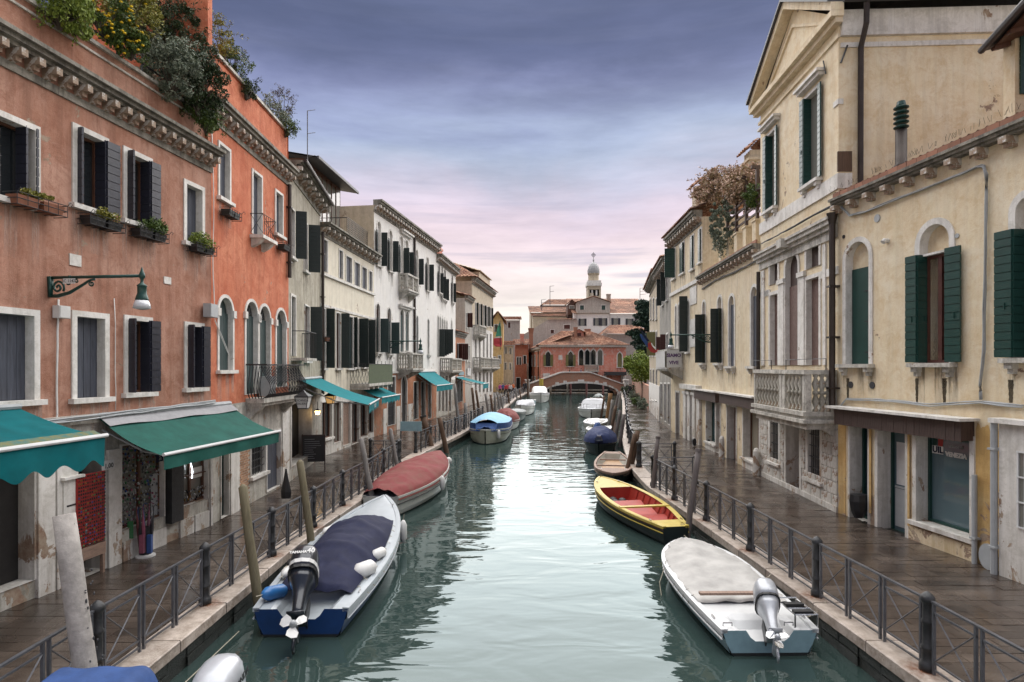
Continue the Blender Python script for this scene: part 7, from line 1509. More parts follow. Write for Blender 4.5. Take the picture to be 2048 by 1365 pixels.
# yellow and red boat: bow away from the camera, stern near the right quay
b11 = boat('rowing_boat', 'yellow rimmed black rowing boat with bright red interior on the right', 'boat', (4.15, 15.2), (3.15, 21.2), 1.62, tr=.42, fs=.46, fb=.62, band=('blackhull', 'blackhull', 'maroon'), style='open', deck='yellowpaint', rim='yellowpaint', inner='redpaint', floor='redpaint', notch=False, foredeck=.76, tmax=.5, pw=2.2)
w, f, L = b11[1:]
mb = MB()
for sg in (-1, 1): mb.rings([[(t * L, sg * (w(t) + .0), f(t) + .027), (t * L, sg * max(w(t) - .13, 0), f(t) + .022)] for t in [.05 + .72 * k / 20 for k in range(21)]], cap=False, closed=False)
mb.build('side_deck', 'yellowpaint', b11[0])
mb = MB(); mb.box(.33 * L, .33 * L + .16, -w(.33), w(.33), f(.3) + .01, f(.3) + .05); mb.build('thwart', 'yellowpaint', b11[0])
for a, c in ((.18, .32), (.38, .50), (.51, .62)): mb = MB(); mb.rings([[(a * L, y, .2) for y in (-.5, .5)], [(c * L, y, .30) for y in (-.55, .55)]], cap=False, closed=False); mb.build('red_floor_board', 'redpaint', b11[0])
for k in range(9):
    t0 = .12 + k * .07; mb = MB()
    for sg in (-1, 1): mb.tube([(t0 * L, sg * (w(t0) - .13), f(t0) - .02), (t0 * L, sg * (w(t0) - .13) * .80, .12)], .022, 4)
    mb.build('rib', 'redpaint', b11[0])
for x, y in ((.66, .2), (.69, -.1), (.72, .15)): mb = MB(); mb.ellipsoid((x * L, y, .2), .16, .14, .09); mb.build('coiled_gear', 'blackrub', b11[0])
# near boat with blue cover, and its silver outboard, cut by the frame
b12 = boat('covered_boat', 'boat under plain blue canvas cut off by the bottom left of the frame', 'boat', (-4.06, 6.35), (-3.8, 1.2), 1.3, tr=.9, fs=.6, fb=.7, band=('antifoul', 'white_paint', 'white_paint'), cover='bluecanvas', ct=(.02, .9), ch=.92, cw=1, flatc=True, over=True, notch=False, rim='white_paint')
b13 = boat('motorboat', 'small boat with silver grey outboard cut off by the bottom of the frame', 'boat', (-2.98, 5.95), (-2.6, 1.2), .9, tr=.9, fs=.45, fb=.6, band=('antifoul', 'white_paint', 'white_paint'), notch=False, style='deck', deck='white_paint', rim='white_paint')
mo, mm = motor(b13[0], -.15, .56, 8, cowl='motorsilver', leg='motorblack', s=1.2)
motor_text(mo, mm, 'HONDA', .09, (-.19, 0, .17), 'blackrub', face='side', bold=.002)
def rope(label, pts, r=.009, sag=.15, mat='rope'):
    p0 = Vector(pts[0]); b = MB(); out = []
    for a, c in zip(pts[:-1], pts[1:]):
        a, c = Vector(a), Vector(c)
        for k in range(9): q = a.lerp(c, k / 8); q.z -= sag * math.sin(math.pi * k / 8); out.append(q - p0)
    b.tube(out, r, 5); o = b.build('mooring_rope', mat); o.location = p0; return tag(o, label, 'rope')
rope('mooring rope from the stern of the pale blue boat to the railing foot', [(4.75, 9.8, WZ + .42), (5.35, 10.2, .02)], sag=.08); rope('rope looped from the middle of the pale blue boat to the quay', [(4.8, 11.4, WZ + .5), (5.2, 11.9, .02)], sag=.06)
rope('rope trailing over the bow of the pale blue boat into the water', [(3.15, 12.3, WZ + .5), (2.95, 12.0, WZ + .2), (2.95, 11.8, WZ - .05)], sag=.02); rope('thin rope stretched low along the left quay wall', [(-4.7, 4.5, WZ + .05), (-4.55, 10, WZ + .1)], .008, .02)
rope('rope from the yellow boat stern to the brown pole', [(4.3, 15.3, WZ + .5), (4.65, 15.6, WZ + .5)], sag=.02); rope('rope from the yellow boat down towards the pale blue boat', [(4.3, 15.0, WZ + .3), (4.9, 12.8, WZ - .02)], sag=.05)
# ------------------------------------------------------------ mooring poles
def pole(label, pb, pt, Y, r, mat, cap='flat', top=None, n=14, name='mooring_pole', group='mooring poles'):
    b0 = AT(pb[0], pb[1], Y); t0 = AT(pt[0], pt[1], Y + .1); d = (t0 - b0); b0 = b0 - d * ((b0.z + 1.6) / max(d.z, .1)); t = thing(name, label, 'pole', (b0.x, b0.y, b0.z), 0, group); h = t0 - b0
    b = MB(); rr = random.Random(int(pb[0])); nn_ = 7; b.tube([h * (k / nn_) + Vector((rr.uniform(-.012, .012), rr.uniform(-.012, .012), 0)) * (0 < k < nn_) for k in range(nn_ + 1)] + ([h * 1.0 + h.normalized() * .06] if cap == 'cone' else []), [r * (1.06 - .14 * k / nn_) * rr.uniform(.97, 1.03) for k in range(nn_ + 1)] + ([r * .25] if cap == 'cone' else []), n); b.build('shaft', mat, t, smooth=True)
    if top: b = MB(); b.tube([h * .985, h * 1.0 + h.normalized() * .03], r * 1.05, n); b.build('cap', top, t)
    return t
pc = pole('thick pale grey concrete pole leaning in the bottom left foreground', (170, 1330), (128, 1030), 6.9, .125, 'pole_conc')
mb = MB(); rr = random.Random(3); hv = Vector(pc.children[0].data.vertices[-1].co)
for k in range(60):
    q = hv * rr.uniform(.45, .98); a = rr.uniform(-2.6, .4); mb.ellipsoid((q.x + .118 * math.cos(a), q.y + .118 * math.sin(a), q.z), .012, .012, rr.uniform(.008, .03), 5, 3)
o = mb.build('pitted_specks', 'lead', pc); o['kind'] = 'stuff'
pole('olive wooden pole with slanted top beside the blue motorboat stern', (514, 1185), (486, 975), 10.85, .085, 'pole_wood', 'cone'); pole('olive wooden pole beside the middle of the blue motorboat', (622, 1080), (600, 925), 13.6, .085, 'pole_wood', 'cone')
pole('grey leaning pole between the blue motorboat and the red covered boat', (743, 990), (722, 880), 18.2, .085, 'pole_grey', 'cone'); pole('grey leaning pole behind the red covered boat', (795, 935), (781, 860), 23.6, .085, 'pole_grey', 'cone')
pole('thick dark mooring post with black cap beside the hydrant', (866, 910), (846, 833), 30.5, .17, 'pole_brown', top='blackrub'); pole('dark brown mooring post leaning right of the black capped one', (893, 905), (879, 836), 31.5, .13, 'pole_brown')
far = [((919, 868), (909, 768), 37, .10, 'pole_grey'), ((932, 852), (930, 806), 40, .11, 'pole_grey'), ((951, 838), (944, 776), 44, .10, 'pole_brown'), ((960, 836), (952, 781), 46, .10, 'pole_brown'), ((979, 838), (971, 788), 48, .11, 'pole_grey'), ((987, 834), (981, 790), 50, .10, 'pole_brown'), ((992, 832), (989, 787), 51, .11, 'pole_grey'), ((1001, 830), (994, 784), 52, .11, 'pole_grey'), ((1006, 822), (1001, 788), 57, .10, 'pole_grey'), ((1019, 812), (1016, 784), 66, .11, 'pole_brown'), ((1035, 804), (1031, 775), 75, .11, 'pole_grey'), ((1042, 800), (1039, 779), 80, .10, 'pole_brown'), ((1056, 790), (1055, 727), 92, .14, 'pole_brown')]
FL_ = ['tall pale grey pole rising beside the blue topped boat', 'short grey stub pole just beyond the blue topped boat', 'brown pole leaning in front of the furthest teal awning, left one', 'brown pole leaning in front of the furthest teal awning, right one', 'thick grey pole, first of the dense cluster beyond the teal awning', 'brown pole second in the dense left bank cluster', 'grey pole third in the dense left bank cluster', 'grey pole leaning left by the dark green boat', 'thin grey pole behind the dark green boat', 'brown pole behind the boat with grey canvas', 'grey pole beside the small teal rowing boat', 'brown pole between the rowing boat and the cabin cruiser', 'very tall brown pole at the left foot of the brick bridge']
for lab, (pb, pt, Y, r, mt) in zip(FL_, far): pole(lab, pb, pt, Y, r, mt)
pole('smooth grey brown pole at the landing gap by the yellow boat bow', (1303, 998), (1316, 875), 19.9, .075, 'pole_mauve', top='pole_mauve'); pole('smooth grey brown pole beside the yellow boat stern', (1378, 1043), (1397, 900), 15.4, .078, 'pole_mauve', top='pole_mauve')
pole('rough brown timber pile leaning beside the wooden boat, outer one', (1262, 940), (1276, 862), 24.8, .10, 'pole_brown'); pole('rough brown timber pile leaning beside the wooden boat, inner one', (1255, 938), (1270, 868), 24.6, .09, 'pole_brown')
for i, (pb, pt, Y, r, mt, lab) in enumerate((((1239, 900), (1248, 829), 33.8, .11, 'pole_mauve', 'grey brown pole behind the dark blue canvas boat, nearest of its row'), ((1230, 882), (1241, 821), 38, .11, 'pole_mauve', 'second grey brown pole behind the dark blue canvas boat'), ((1222, 862), (1232, 812), 42, .12, 'pole_brown', 'third pole behind the dark blue canvas boat, browner'), ((1218, 850), (1225, 800), 46, .12, 'pole_grey', 'fourth pole behind the dark blue canvas boat, grey'), ((1214, 846), (1221, 787), 49, .19, 'pole_amber', 'thick amber brown pile among the right bank poles'), ((1202, 838), (1209, 792), 53, .10, 'pole_brown', 'thin brown pole leaning right of the white cruiser'), ((1228, 830), (1238, 784), 60, .12, 'pole_mauve', 'dark pole behind the amber pile on the right bank'), ((1236, 820), (1242, 783), 66, .12, 'pole_grey', 'furthest grey pole on the right bank'))): pole(lab, pb, pt, Y, r, mt)
t = pole('blue and yellow striped pole by the left end of the bridge', (1082.5, 782), (1082.5, 772), 94, .32, 'bluecanvas', name='striped_pole', group=None); b = MB(); b.lathe([(.33, 0), (.33, 1.1)], n=10); o = b.build('yellow_band', 'yellowpaint', t); o.location = (0, 0, AT(1082, 772, 94).z - t.location.z)
# ------------------------------------------------------------ lamps, signs, plants, people, small things
def wall_lamp(label, B, px, py, px_end, s=1.0, plate=None):
    u = B.u(px, .05); z = B.z(px, py, .05); d = B.dat(px_end, u); t = thing('wall_lamp', label, 'lamp', B.w(u, 0, z), B.rz, 'green bracket lamps on the facades'); f = B.s; rt = .028 * s
    b = MB(flip=f); b.tube([(0, 0, 0), (0, d, 0)], rt, 8); b.tube([(0, d * .22, 0), (0, d * .24, 0)], rt * 1.3, 8); b.build('arm', 'lampgreen', t, smooth=True)
    b = MB(flip=f); k_ = d / 2.0
    b.tube([(0, .03, .02), (0, .03, -.38 * k_)], [.05 * s, .04 * s], 6)
    b.tube([(0, .04, -.36 * k_), (0, .2 * k_, -.36 * k_), (0, .45 * k_, -.30 * k_), (0, .7 * k_, -.17 * k_), (0, .9 * k_, -.06 * k_), (0, 1.0 * k_, -.05 * k_)], [.03 * s, .035 * s, .03 * s, .025 * s, .02 * s, .02 * s], 6)
    def spiral(cy, cz, r0, turns, a0, w, sg=1): return [(0, cy + r0 * (1 - q / 26) * math.cos(a0 + sg * turns * 2 * math.pi * q / 24), cz + r0 * (1 - q / 26) * math.sin(a0 + sg * turns * 2 * math.pi * q / 24)) for q in range(24)], w
    for pts, w_ in (spiral(.20 * k_, -.19 * k_, .14 * k_, 1.7, -.6, .02 * s), spiral(.93 * k_, -.13 * k_, .065 * k_, 1.5, 1.5, .014 * s), spiral(.42 * k_, -.10 * k_, .08 * k_, 1.2, 2.6, .014 * s, -1), spiral(.60 * k_, -.08 * k_, .05 * k_, 1.2, 3.4, .012 * s, -1)): b.tube(pts, w_, 5)
    b.build('scroll_bracket', 'lampgreen', t, smooth=True)
    q = .86 * s; b = MB(flip=f); b.lathe([(.005, .18 * q), (.012, .15 * q), (.03, .08 * q), (.06 * q, .02 * q), (.06 * q, -.03 * q), (.03 * q, -.07 * q), (.03 * q, -.14 * q), (.06 * q, -.17 * q), (.10 * q, -.20 * q), (.085 * q, -.22 * q), (.085 * q, -.36 * q), (.10 * q, -.40 * q), (.12 * q, -.46 * q), (.125 * q, -.50 * q)], o=(0, d, 0), n=16); b.build('lamp_hood', 'lampgreen', t, smooth=True)
    b = MB(flip=f); b.lathe([(.125 * q, -.50 * q), (.15 * q, -.58 * q), (.165 * q, -.66 * q), (.10 * q, -.68 * q), (.02, -.69 * q)], o=(0, d, 0), n=16); b.build('lamp_glass', 'lampglass', t, smooth=True)
    if plate: 
        b = MB(flip=f); b.box(-.055, -.045, .36 * k_, .62 * k_, -.13 * k_, -.03 * k_); b.build('number_plate', 'plastic_white', t)
        text_mesh(plate, .085 * k_, 'navy', t, Matrix.Translation((-.06, f * .49 * k_, -.08 * k_)) @ Matrix.Rotation(R(-90), 4, 'Z') @ Matrix.Rotation(R(90), 4, 'X'), depth=.001)
    return t
wall_lamp('green scrolled bracket lamp on the terracotta house above the awnings', A, 103, 556, 284, 1.0, 'SC 1142')
wall_lamp('green bracket lamp reaching out from the white palazzo on the left', B5, 774, 683, 841, 1.3); wall_lamp('green bracket lamp reaching out from the yellow terrace house on the right', R3, 1422, 670, 1342, 1.15)
def far_lamp(): pass
# boxes and cables on the left facades
def wbox(label, B, x0, x1, y0, y1, d=.16, mat='plastic_white', name='junction_box'):
    u0, u1 = B.u(x0, d), B.u(x1, d); z0, z1 = B.z(x0, y1, d), B.z(x0, y0, d); t = thing(name, label, 'box', B.w(u0, 0, z0), B.rz); b = MB(flip=B.s); b.box(0, u1 - u0, .02, d, 0, z1 - z0); b.build('case', mat, t)
    b = MB(flip=B.s); b.box(.01, u1 - u0 - .01, d, d + .012, .01, z1 - z0 - .01); b.box(.04, u1 - u0 - .04, 0, .02, .03, .06); b.build('lid', mat, t); return t
wbox('white electrical box below the bracket lamp', A, 119, 141, 611, 636); wbox('grey electrical box at the corner between the terracotta and orange houses', B2, 421, 436, 607, 634, .2, 'plastic_grey')
cable('pale conduit dropping from the electrical box to the shop ledge', [wp(A, *p, .04) for p in ((117, 600), (116, 640), (114, 690), (114, 830), (112, 845))], .018, 'plastic_white', 1, 2)
cable('thin conduit down the terracotta wall between shuttered windows', [wp(A, *p, .03) for p in ((229, 597), (231, 700), (231, 820))], .009, 'plastic_white', 1, 4)
cable('bundle of grey cables along the ledge above the green awning', [wp(A, *p, .14) for p in ((5, 850), (120, 842), (250, 826), (340, 815), (430, 803))], .016, 'plastic_grey', 4, 7)
cable('white cable hanging down the seam of the orange house', [wp(B2, *p, .05) for p in ((424, 260), (428, 400), (426, 520), (430, 640), (455, 700), (459, 712))], .009, 'plastic_white', 2, 9)
# flower boxes
def flowerbox(label, B, x, y, w, plant='leaf', lush=1.0, boxmat='terrapot', seed=1, group='window flower boxes'):
    u = B.u(x); z = B.z(x, y); t = thing('flower_box', label, 'flower box', B.w(u, 0, z), B.rz, group); f = B.s; b = MB(flip=f)
    for zz in (0, .1, .2): b.tube([(0, .02, zz), (0, .30, zz), (w, .30, zz), (w, .02, zz)], .008, 4)
    for k in range(6): b.tube([(w * k / 5, .30, 0), (w * k / 5, .30, .2)], .007, 4); b.tube([(w * k / 5, .02, 0), (w * k / 5, .30, 0)], .007, 4)
    for uu in (0, w): b.tube([(uu, .30, .2), (uu, .36, .26), (uu, .40, .22), (uu, .37, .19)], .007, 4)
    b.build('wire_basket', 'iron', t); b = MB(flip=f); 
    n = max(1, int(w / .32))
    for k in range(n): a, c = w * k / n + .03, w * (k + 1) / n - .03; b.rings([[(a + .03, .06, .01), (c - .03, .06, .01), (c - .03, .25, .01), (a + .03, .25, .01)], [(a, .04, .17), (c, .04, .17), (c, .28, .17), (a, .28, .17)]])
    b.build('planter', boxmat, t)
    if lush: b = MB(flip=f); cl = clumps((w / 2, .18, .24 + .04 * lush), w * .42, .1, .07 * lush, int(7 * lush) + 2, .11 * lush, seed); leaf_cloud(b, cl, 90, .035, .4, seed); b.build('plants', plant, t)
    return t
flowerbox('window basket with potted plants below the leftmost upper window', A, 2, 408, .95, 'leafyellow', .7, seed=1); flowerbox('wire window basket with low plants below the second upper window of the terracotta house', A, 152, 448, .85, 'leafyellow', .9, 'blackplastic', 2)
flowerbox('window basket with bushy green plant below the third upper window', A, 255, 472, .85, 'leaf', 1.5, 'blackplastic', 3); flowerbox('window basket with feathery green plant at the corner of the terracotta house', A, 371, 502, .75, 'leaflime', 1.7, 'blackplastic', 4)
flowerbox('empty green planter in scrolled basket on the orange house', B2, 437, 430, .7, 'leaf', 0, 'dkgreen', 5); flowerbox('small green planter below the last upper window of the orange house', B2, 551, 498, .6, 'leaf', 0, 'dkgreen', 6)
flowerbox('small terracotta planter on the cream house wall', B4, 641, 683, .45, 'leaf', 0, 'terrapot', 7)
# roof garden
def onA(B, px, py, d): return B.w(B.u(px, d), d, B.z(px, py, d))
zp = zc + 0
for i, (px, py, d, rx, rz_, mt, fl, lab, n, sz, hg) in enumerate((
    (118, 12, .15, .48, .42, 'leaflime', 0, 'bright green trailing plant spilling over the terrace rail', 14, .05, 1.2),
    (150, 28, .2, .25, .38, 'leaflime', 0, 'small lime green trailer left of the yellow flowers', 9, .05, 1.4),
    (205, 30, .05, .50, .42, 'leaf', 95, 'shrub covered in yellow daisy flowers on the roof terrace', 16, .045, 0),
    (258, 28, .0, .52, .58, 'leafyellow', 12, 'soft yellow green bush right of the daisies', 20, .05, 0),
    (262, 92, .25, .28, .30, 'leaf', 26, 'small flowering shrub drooping below the yellow green bush', 10, .045, .3),
    (330, 60, -.9, 1.0, .75, 'leafdark', 0, 'tangled dark shrub behind the terrace rail', 26, .055, 0),
    (345, 135, .28, .75, .62, 'leafgrey', 0, 'large grey green rosemary like bush hanging over the cornice', 30, .05, .2),
    (395, 160, .3, .62, .85, 'leafdark', 0, 'dark green creeper hanging at the end of the roof terrace', 30, .055, .5),
    (412, 225, .3, .30, .55, 'leaf', 0, 'mixed green trailing plant by the corner of the orange house', 14, .05, .8))):
    shrub('roof_shrub', lab, 'shrub', onA(A, px, py, d), rx, .42, rz_, mt, n, 210, sz, 30 + i, fl, hg, 'plants on the roof terrace of the terracotta house', flat=.38)
b = MB(); wl = thing('terrace_wall', 'orange end wall of the roof terrace standing above the creepers', 'wall', B2.w(0, -.02, zc2), B2.rz); b = MB(flip=-1); b.box(-.22, .0, -3.2, .05, -1.2, 2.85); b.build('masonry', 'orange', wl); b = MB(flip=-1); b.box(-.3, .06, -3.3, .12, 2.85, 2.98); b.build('wall_coping', 'stonedirty', wl)
b = MB(flip=-1)
for k in range(12): b.tube([(-.14, -.1 - k * .27, 2.98), (-.14, -.1 - k * .27, 3.7)], .010, 4)
b.tube([(-.14, 0, 3.7), (-.14, -3.2, 3.7)], .014, 4); b.build('iron_fence', 'iron', wl)
for i, (px, py, d, rx, rz_, mt, lab, hg, n) in enumerate((
    (447, 85, -.3, .35, .75, 'leafyellow', 'tall wispy yellow green plant on the orange house parapet', 0, 13), (470, 135, -.2, .5, .5, 'leaf', 'spiky green plant leaning over the orange parapet', 0, 14), (492, 178, 0, .42, .33, 'leafdark', 'low dark plant on the orange parapet, middle', .3, 11),
    (545, 225, -.3, .62, .5, 'leafgrey', 'grey green bush at the far end of the orange parapet', 0, 18), (566, 215, -.3, .35, .8, 'twig', 'bare twiggy shrub standing at the far end of the orange parapet', 0, 12), (571, 255, 0, .35, .35, 'leaf', 'bright green clump at the end corner of the orange parapet', .2, 10))):
    shrub('parapet_shrub', lab, 'shrub', onA(B2, px, py, d), rx, .35, rz_, mt, n, 90 if mt != 'twig' else 40, .055, 60 + i, 0, hg, 'plants along the orange house parapet', flat=.3)
# pink climber on the pergola, and trailing grey plants
for i, (px, py, d, rx, rz_, mt, lab, hg, n, sz) in enumerate((
    (1445, 375, -1.0, 1.4, .95, 'leafpink', 'pink leaved climber covering the far half of the pergola', .3, 42, .085), (1500, 372, -.8, 1.1, .85, 'leafpink', 'pink and green climber on the near half of the pergola', .3, 36, .085),
    (1432, 440, -.1, .28, 1.1, 'leafgrey', 'narrow grey green trailing plant hanging at the far end of the pergola', 2, 16, .06), (1449, 445, -.1, .45, 1.2, 'leafgrey', 'wide grey green trailing plant hanging from the pergola', 2, 22, .06), (1512, 395, -.5, .5, .5, 'leaf', 'green leafy shoots at the near edge of the pergola', 0, 12, .07))):
    shrub('pergola_climber', lab, 'climbing plant', onA(R3, px, py, d), rx, .7 if rz_ < 1 else .25, rz_, mt, n, 190, sz, 80 + i, 0, hg, 'plants on the pergola terrace', twigs=i < 2)
# inn lanterns
def lantern(label, B, px, py, d, s, mat, txt=None, txt2=None, hang=.3):
    u = B.u(px, d); z = B.z(px, py, d); t = thing('lantern', label, 'lantern', B.w(u, d, z), 0, 'lanterns at the inn'); b = MB()
    def sq(w, z): return [(-w, -w, z), (w, -w, z), (w, w, z), (-w, w, z)]
    b.rings([sq(.17 * s, -.2 * s), sq(.25 * s, .22 * s)]); b.build('lantern_glass', mat, t)
    b = MB(); b.rings([sq(.28 * s, .22 * s), sq(.28 * s, .26 * s), sq(.08 * s, .42 * s), sq(.02, .5 * s)]); b.rings([sq(.18 * s, -.24 * s), sq(.18 * s, -.2 * s)]); b.tube([(0, 0, .45 * s), (0, 0, .45 * s + hang)], .012, 4)
    for sx in (-1, 1):
        for sy in (-1, 1): b.tube([(sx * .172 * s, sy * .172 * s, -.2 * s), (sx * .255 * s, sy * .255 * s, .22 * s)], .012, 4)
    b.build('lantern_frame', 'blackplastic', t)
    if txt: text_mesh(txt, .115 * s, 'blackrub', t, Matrix.Translation((0, -.232 * s - .012, .10 * s)) @ Matrix.Rotation(R(79), 4, 'X'), depth=.001)
    if txt2: text_mesh(txt2, .115 * s, 'blackrub', t, Matrix.Translation((0, -.21 * s - .012, -.03 * s)) @ Matrix.Rotation(R(79), 4, 'X'), depth=.001)
    return t
lantern('white square inn lantern with dark lettering at the dark passage', B3, 607, 806, .8, .82, 'plastic_white', 'LOCANDA', 'SALIERI'); lantern('amber square lantern at the edge of the long teal awning', B4, 661, 800, .8, .72, 'signglow', 'BIRRA'); lantern('small lit wall lantern beside the inn door', B3, 635, 826, .3, .35, 'lampglow')
# chalkboard, display boards, umbrellas
c = P(627, 935); t = thing('chalkboard', 'black menu chalkboard standing outside the inn', 'sign', c, R(15)); b = MB(); b.box(-.42, .42, -.02, .02, .22, 1.25); b.build('board', 'blackplastic', t); b = MB(); b.box(-.45, -.41, -.03, .25, 0, 1.3); b.box(.41, .45, -.03, .25, 0, 1.3); b.box(-.41, .41, -.03, .03, 1.25, 1.3); b.build('frame', 'fascia', t); b = MB()
rr = random.Random(4)
for k in range(10): b.box(-.34, -.34 + rr.uniform(.3, .65), -.024, -.021, .35 + k * .085, .365 + k * .085)
b.build('chalk_lines', 'plastic_grey', t)
ua, ub = A.u(153, .12), A.u(209, .12); z1, z0 = 1.98, A.z(180, 1090, .12) + .0
t = thing('display_board', 'red board hung with rows of small souvenirs by the shop door', 'display', A.w(ua, .1, 0), A.rz); b = MB(flip=-1); b.box(0, ub - ua, 0, .03, z0, z1); b.build('panel', 'red', t); rr = random.Random(9); bs = [MB(flip=-1) for _ in GM]
for r in range(21):
    for k in range(13): q = bs[rr.choice([6, 6, 6, 6, 6, 3, 2, 4, 6, 0])]; q.ellipsoid(((ub - ua) * (k + .5) / 13, .05, z0 + (z1 - z0) * (r + .5) / 21), .016, .012, .022, 6, 4)
for q, m_ in zip(bs, GM): o = q.build('souvenirs', m_, t); o['kind'] = 'stuff'
b = MB(flip=-1); b.box(0, ub - ua, -.02, .05, z0 - .25, z0 - .02); b.box(.02, .07, -.02, .05, 0, z0 - .25); b.box(ub - ua - .07, ub - ua - .02, -.02, .05, 0, z0 - .25); b.build('wooden_stand', 'boatwood', t)
u = A.u(216, .08); z = A.z(216, 932, .08); t = thing('price_sign', 'small white price card reading 1,00 on the shop pillar', 'sign', A.w(u, .09, z), A.rz); b = MB(flip=-1); b.box(-.17, .13, 0, .01, -.07, .11); b.build('card', 'plastic_white', t); text_mesh('1,00', .13, 'blackrub', t, Matrix.Translation((0, -.014, .0)) @ Matrix.Rotation(R(90), 4, 'X'), depth=.001, bold=.003)
u = A.u(315, .3); t = thing('price_sign', 'small dark blue sign hanging under the green awning edge', 'sign', A.w(u, .35, A.z(315, 917, .35)), A.rz); b = MB(flip=-1); b.box(-.1, .1, 0, .01, -.08, .08); b.build('card', 'navycanvas', t); text_mesh('VE', .1, 'plastic_white', t, Matrix.Translation((0, -.012, 0)) @ Matrix.Rotation(R(90), 4, 'X') @ Matrix.Rotation(R(-90), 4, 'Z'), depth=.001)
c = P(291, 1113); t = thing('umbrella_stand', 'black stand full of folded umbrellas on a white base outside the shop', 'umbrella stand', c, 0); b = MB(); b.lathe([(.19, 0), (.19, .03), (.1, .06)], n=14); b.build('base', 'plastic_white', t); b = MB(); b.lathe([(.12, .05), (.13, .62)], n=10); b.build('holder', 'blackplastic', t)
rr = random.Random(6)
for k in range(9):
    a = rr.uniform(0, 6.28); r = .09; b = MB(); p = Vector((math.cos(a) * r, math.sin(a) * r, .1)); q = p * 1.9; q.z = rr.uniform(.85, 1.0); b.tube([p, p.lerp(q, .6), q], [.03, .035, .008], 6); b.tube([q, q + Vector((0, 0, .1)), q + Vector((.04, 0, .14)), q + Vector((.08, 0, .11))], .009, 5); b.build('umbrella', ['goods_pink', 'goods_blue', 'buoyblue', 'blackplastic', 'goods_blue', 'red', 'blackplastic', 'goods_pink', 'plastic_grey'][k] if False else [GM[5], GM[2], GM[6], GM[6], GM[2], GM[5], GM[6], GM[0], GM[7]][k], t)
for dx, m_ in ((-.02, GM[5]), (.14, GM[2])): b = MB(); b.box(dx, dx + .09, -.19, -.12, .12, .5); b.build('umbrella_bag', m_, t)
b = MB(); b.box(-.28, -.16, -.16, -.15, .42, .78); b.build('hanging_packet', GM[3], t)
c = P(572, 1004); t = thing('folded_cloth', 'black pointed folded cloth standing against the left railing', 'cloth', (c.x, c.y, 0)); b = MB(); b.rings([[(r * math.cos(a), r * .4 * math.sin(a), z) for a in [2 * math.pi * k / 8 for k in range(8)]] for r, z in ((.14, .1), (.16, .3), (.09, .6), (.02, .98))]); b.build('cloth', 'blackplastic', t)
# hydrant
c = P(805, 851); t = thing('fire_hydrant', 'small red fire hydrant against the white palazzo wall', 'hydrant', c); b = MB(); b.lathe([(.2, 0), (.2, .06), (.13, .08), (.13, .55), (.19, .58), (.19, .66), (.15, .75), (.05, .82), (.05, .9), (.01, .91)], n=12); b.build('body', 'red', t, smooth=False); b = MB()
for s_ in (-1, 1): b.tube([(0, 0, .48), (s_ * .24, 0, .48)], .07, 8)
b.build('outlet', 'red', t)
# standing map panel on the left quay
c = P(822, 905); t = thing('map_board', 'small green and white map board above the left quay railing', 'sign', c); b = MB(); b.box(-.5, .5, -.02, .02, 1.0, 1.45); b.build('panel', 'lightblue', t); b = MB(); b.box(-.5, -.45, -.02, .02, 0, 1.0); b.box(.45, .5, -.02, .02, 0, 1.0); b.build('leg', 'iron', t)
# right pavement: two round street floodlights, bollards, black bag
c = P(1388, 893); t = thing('floodlight', 'pair of small round floodlights standing on the right pavement', 'lamp', c); 
for s_ in (0, .55): b = MB(); b.rings([[(s_ + (r * math.cos(a)) * .5, y - s_, .22 + r * math.sin(a)) for a in [2 * math.pi * k / 12 for k in range(12)]] for r, y in ((.2, -.1), (.2, .1), (.08, .2))]); b.build('lamp_head', 'blackplastic', t); b = MB(); b.tube([(s_, -s_, 0), (s_, -s_, .1)], .04, 6); b.build('foot', 'plastic_white', t)
for px, py, lab in ((1449, 919, 'white stone bollard against the terrace house wall'), (1519, 951, 'white stone bollard at the corner of the rusticated house')):
    c = P(px, py); t = thing('stone_bollard', lab, 'bollard', (c.x - .12, c.y, 0), 0, 'white stone bollards'); b = MB(); b.lathe([(.13, 0), (.12, .75), (.11, .9), (.06, 1.0), (.01, 1.02)], n=10); b.build('shaft', 'stone', t)
c = R1.w(R1.u(1728), .15, 0); t = thing('waste_bag', 'black refuse bag hanging in front of the broken shop window', 'bag', (c.x, c.y, 0)); b = MB(); b.rings([[(r * math.cos(a), r * math.sin(a) * .7, z) for a in [2 * math.pi * k / 10 for k in range(10)]] for r, z in ((.12, .12), (.2, .3), (.24, .55), (.22, .72))]); b.build('sack', 'blackplastic', t)
c = P(2012, 1170); t = thing('bent_metal_sheet', 'round bent grey metal sheet leaning at the foot of the yellow wall', 'metal sheet', (R1.w(R1.u(1990), .1, 0).x, R1.w(R1.u(1990), .1, 0).y, 0), R1.rz); b = MB(flip=-1); b.rings([[(.2 * math.cos(a), .05 + d, .26 + .26 * math.sin(a)) for a in [2 * math.pi * k / 16 for k in range(16)]] for d in (0, .015)]); b.build('disc', 'plastic_grey', t)
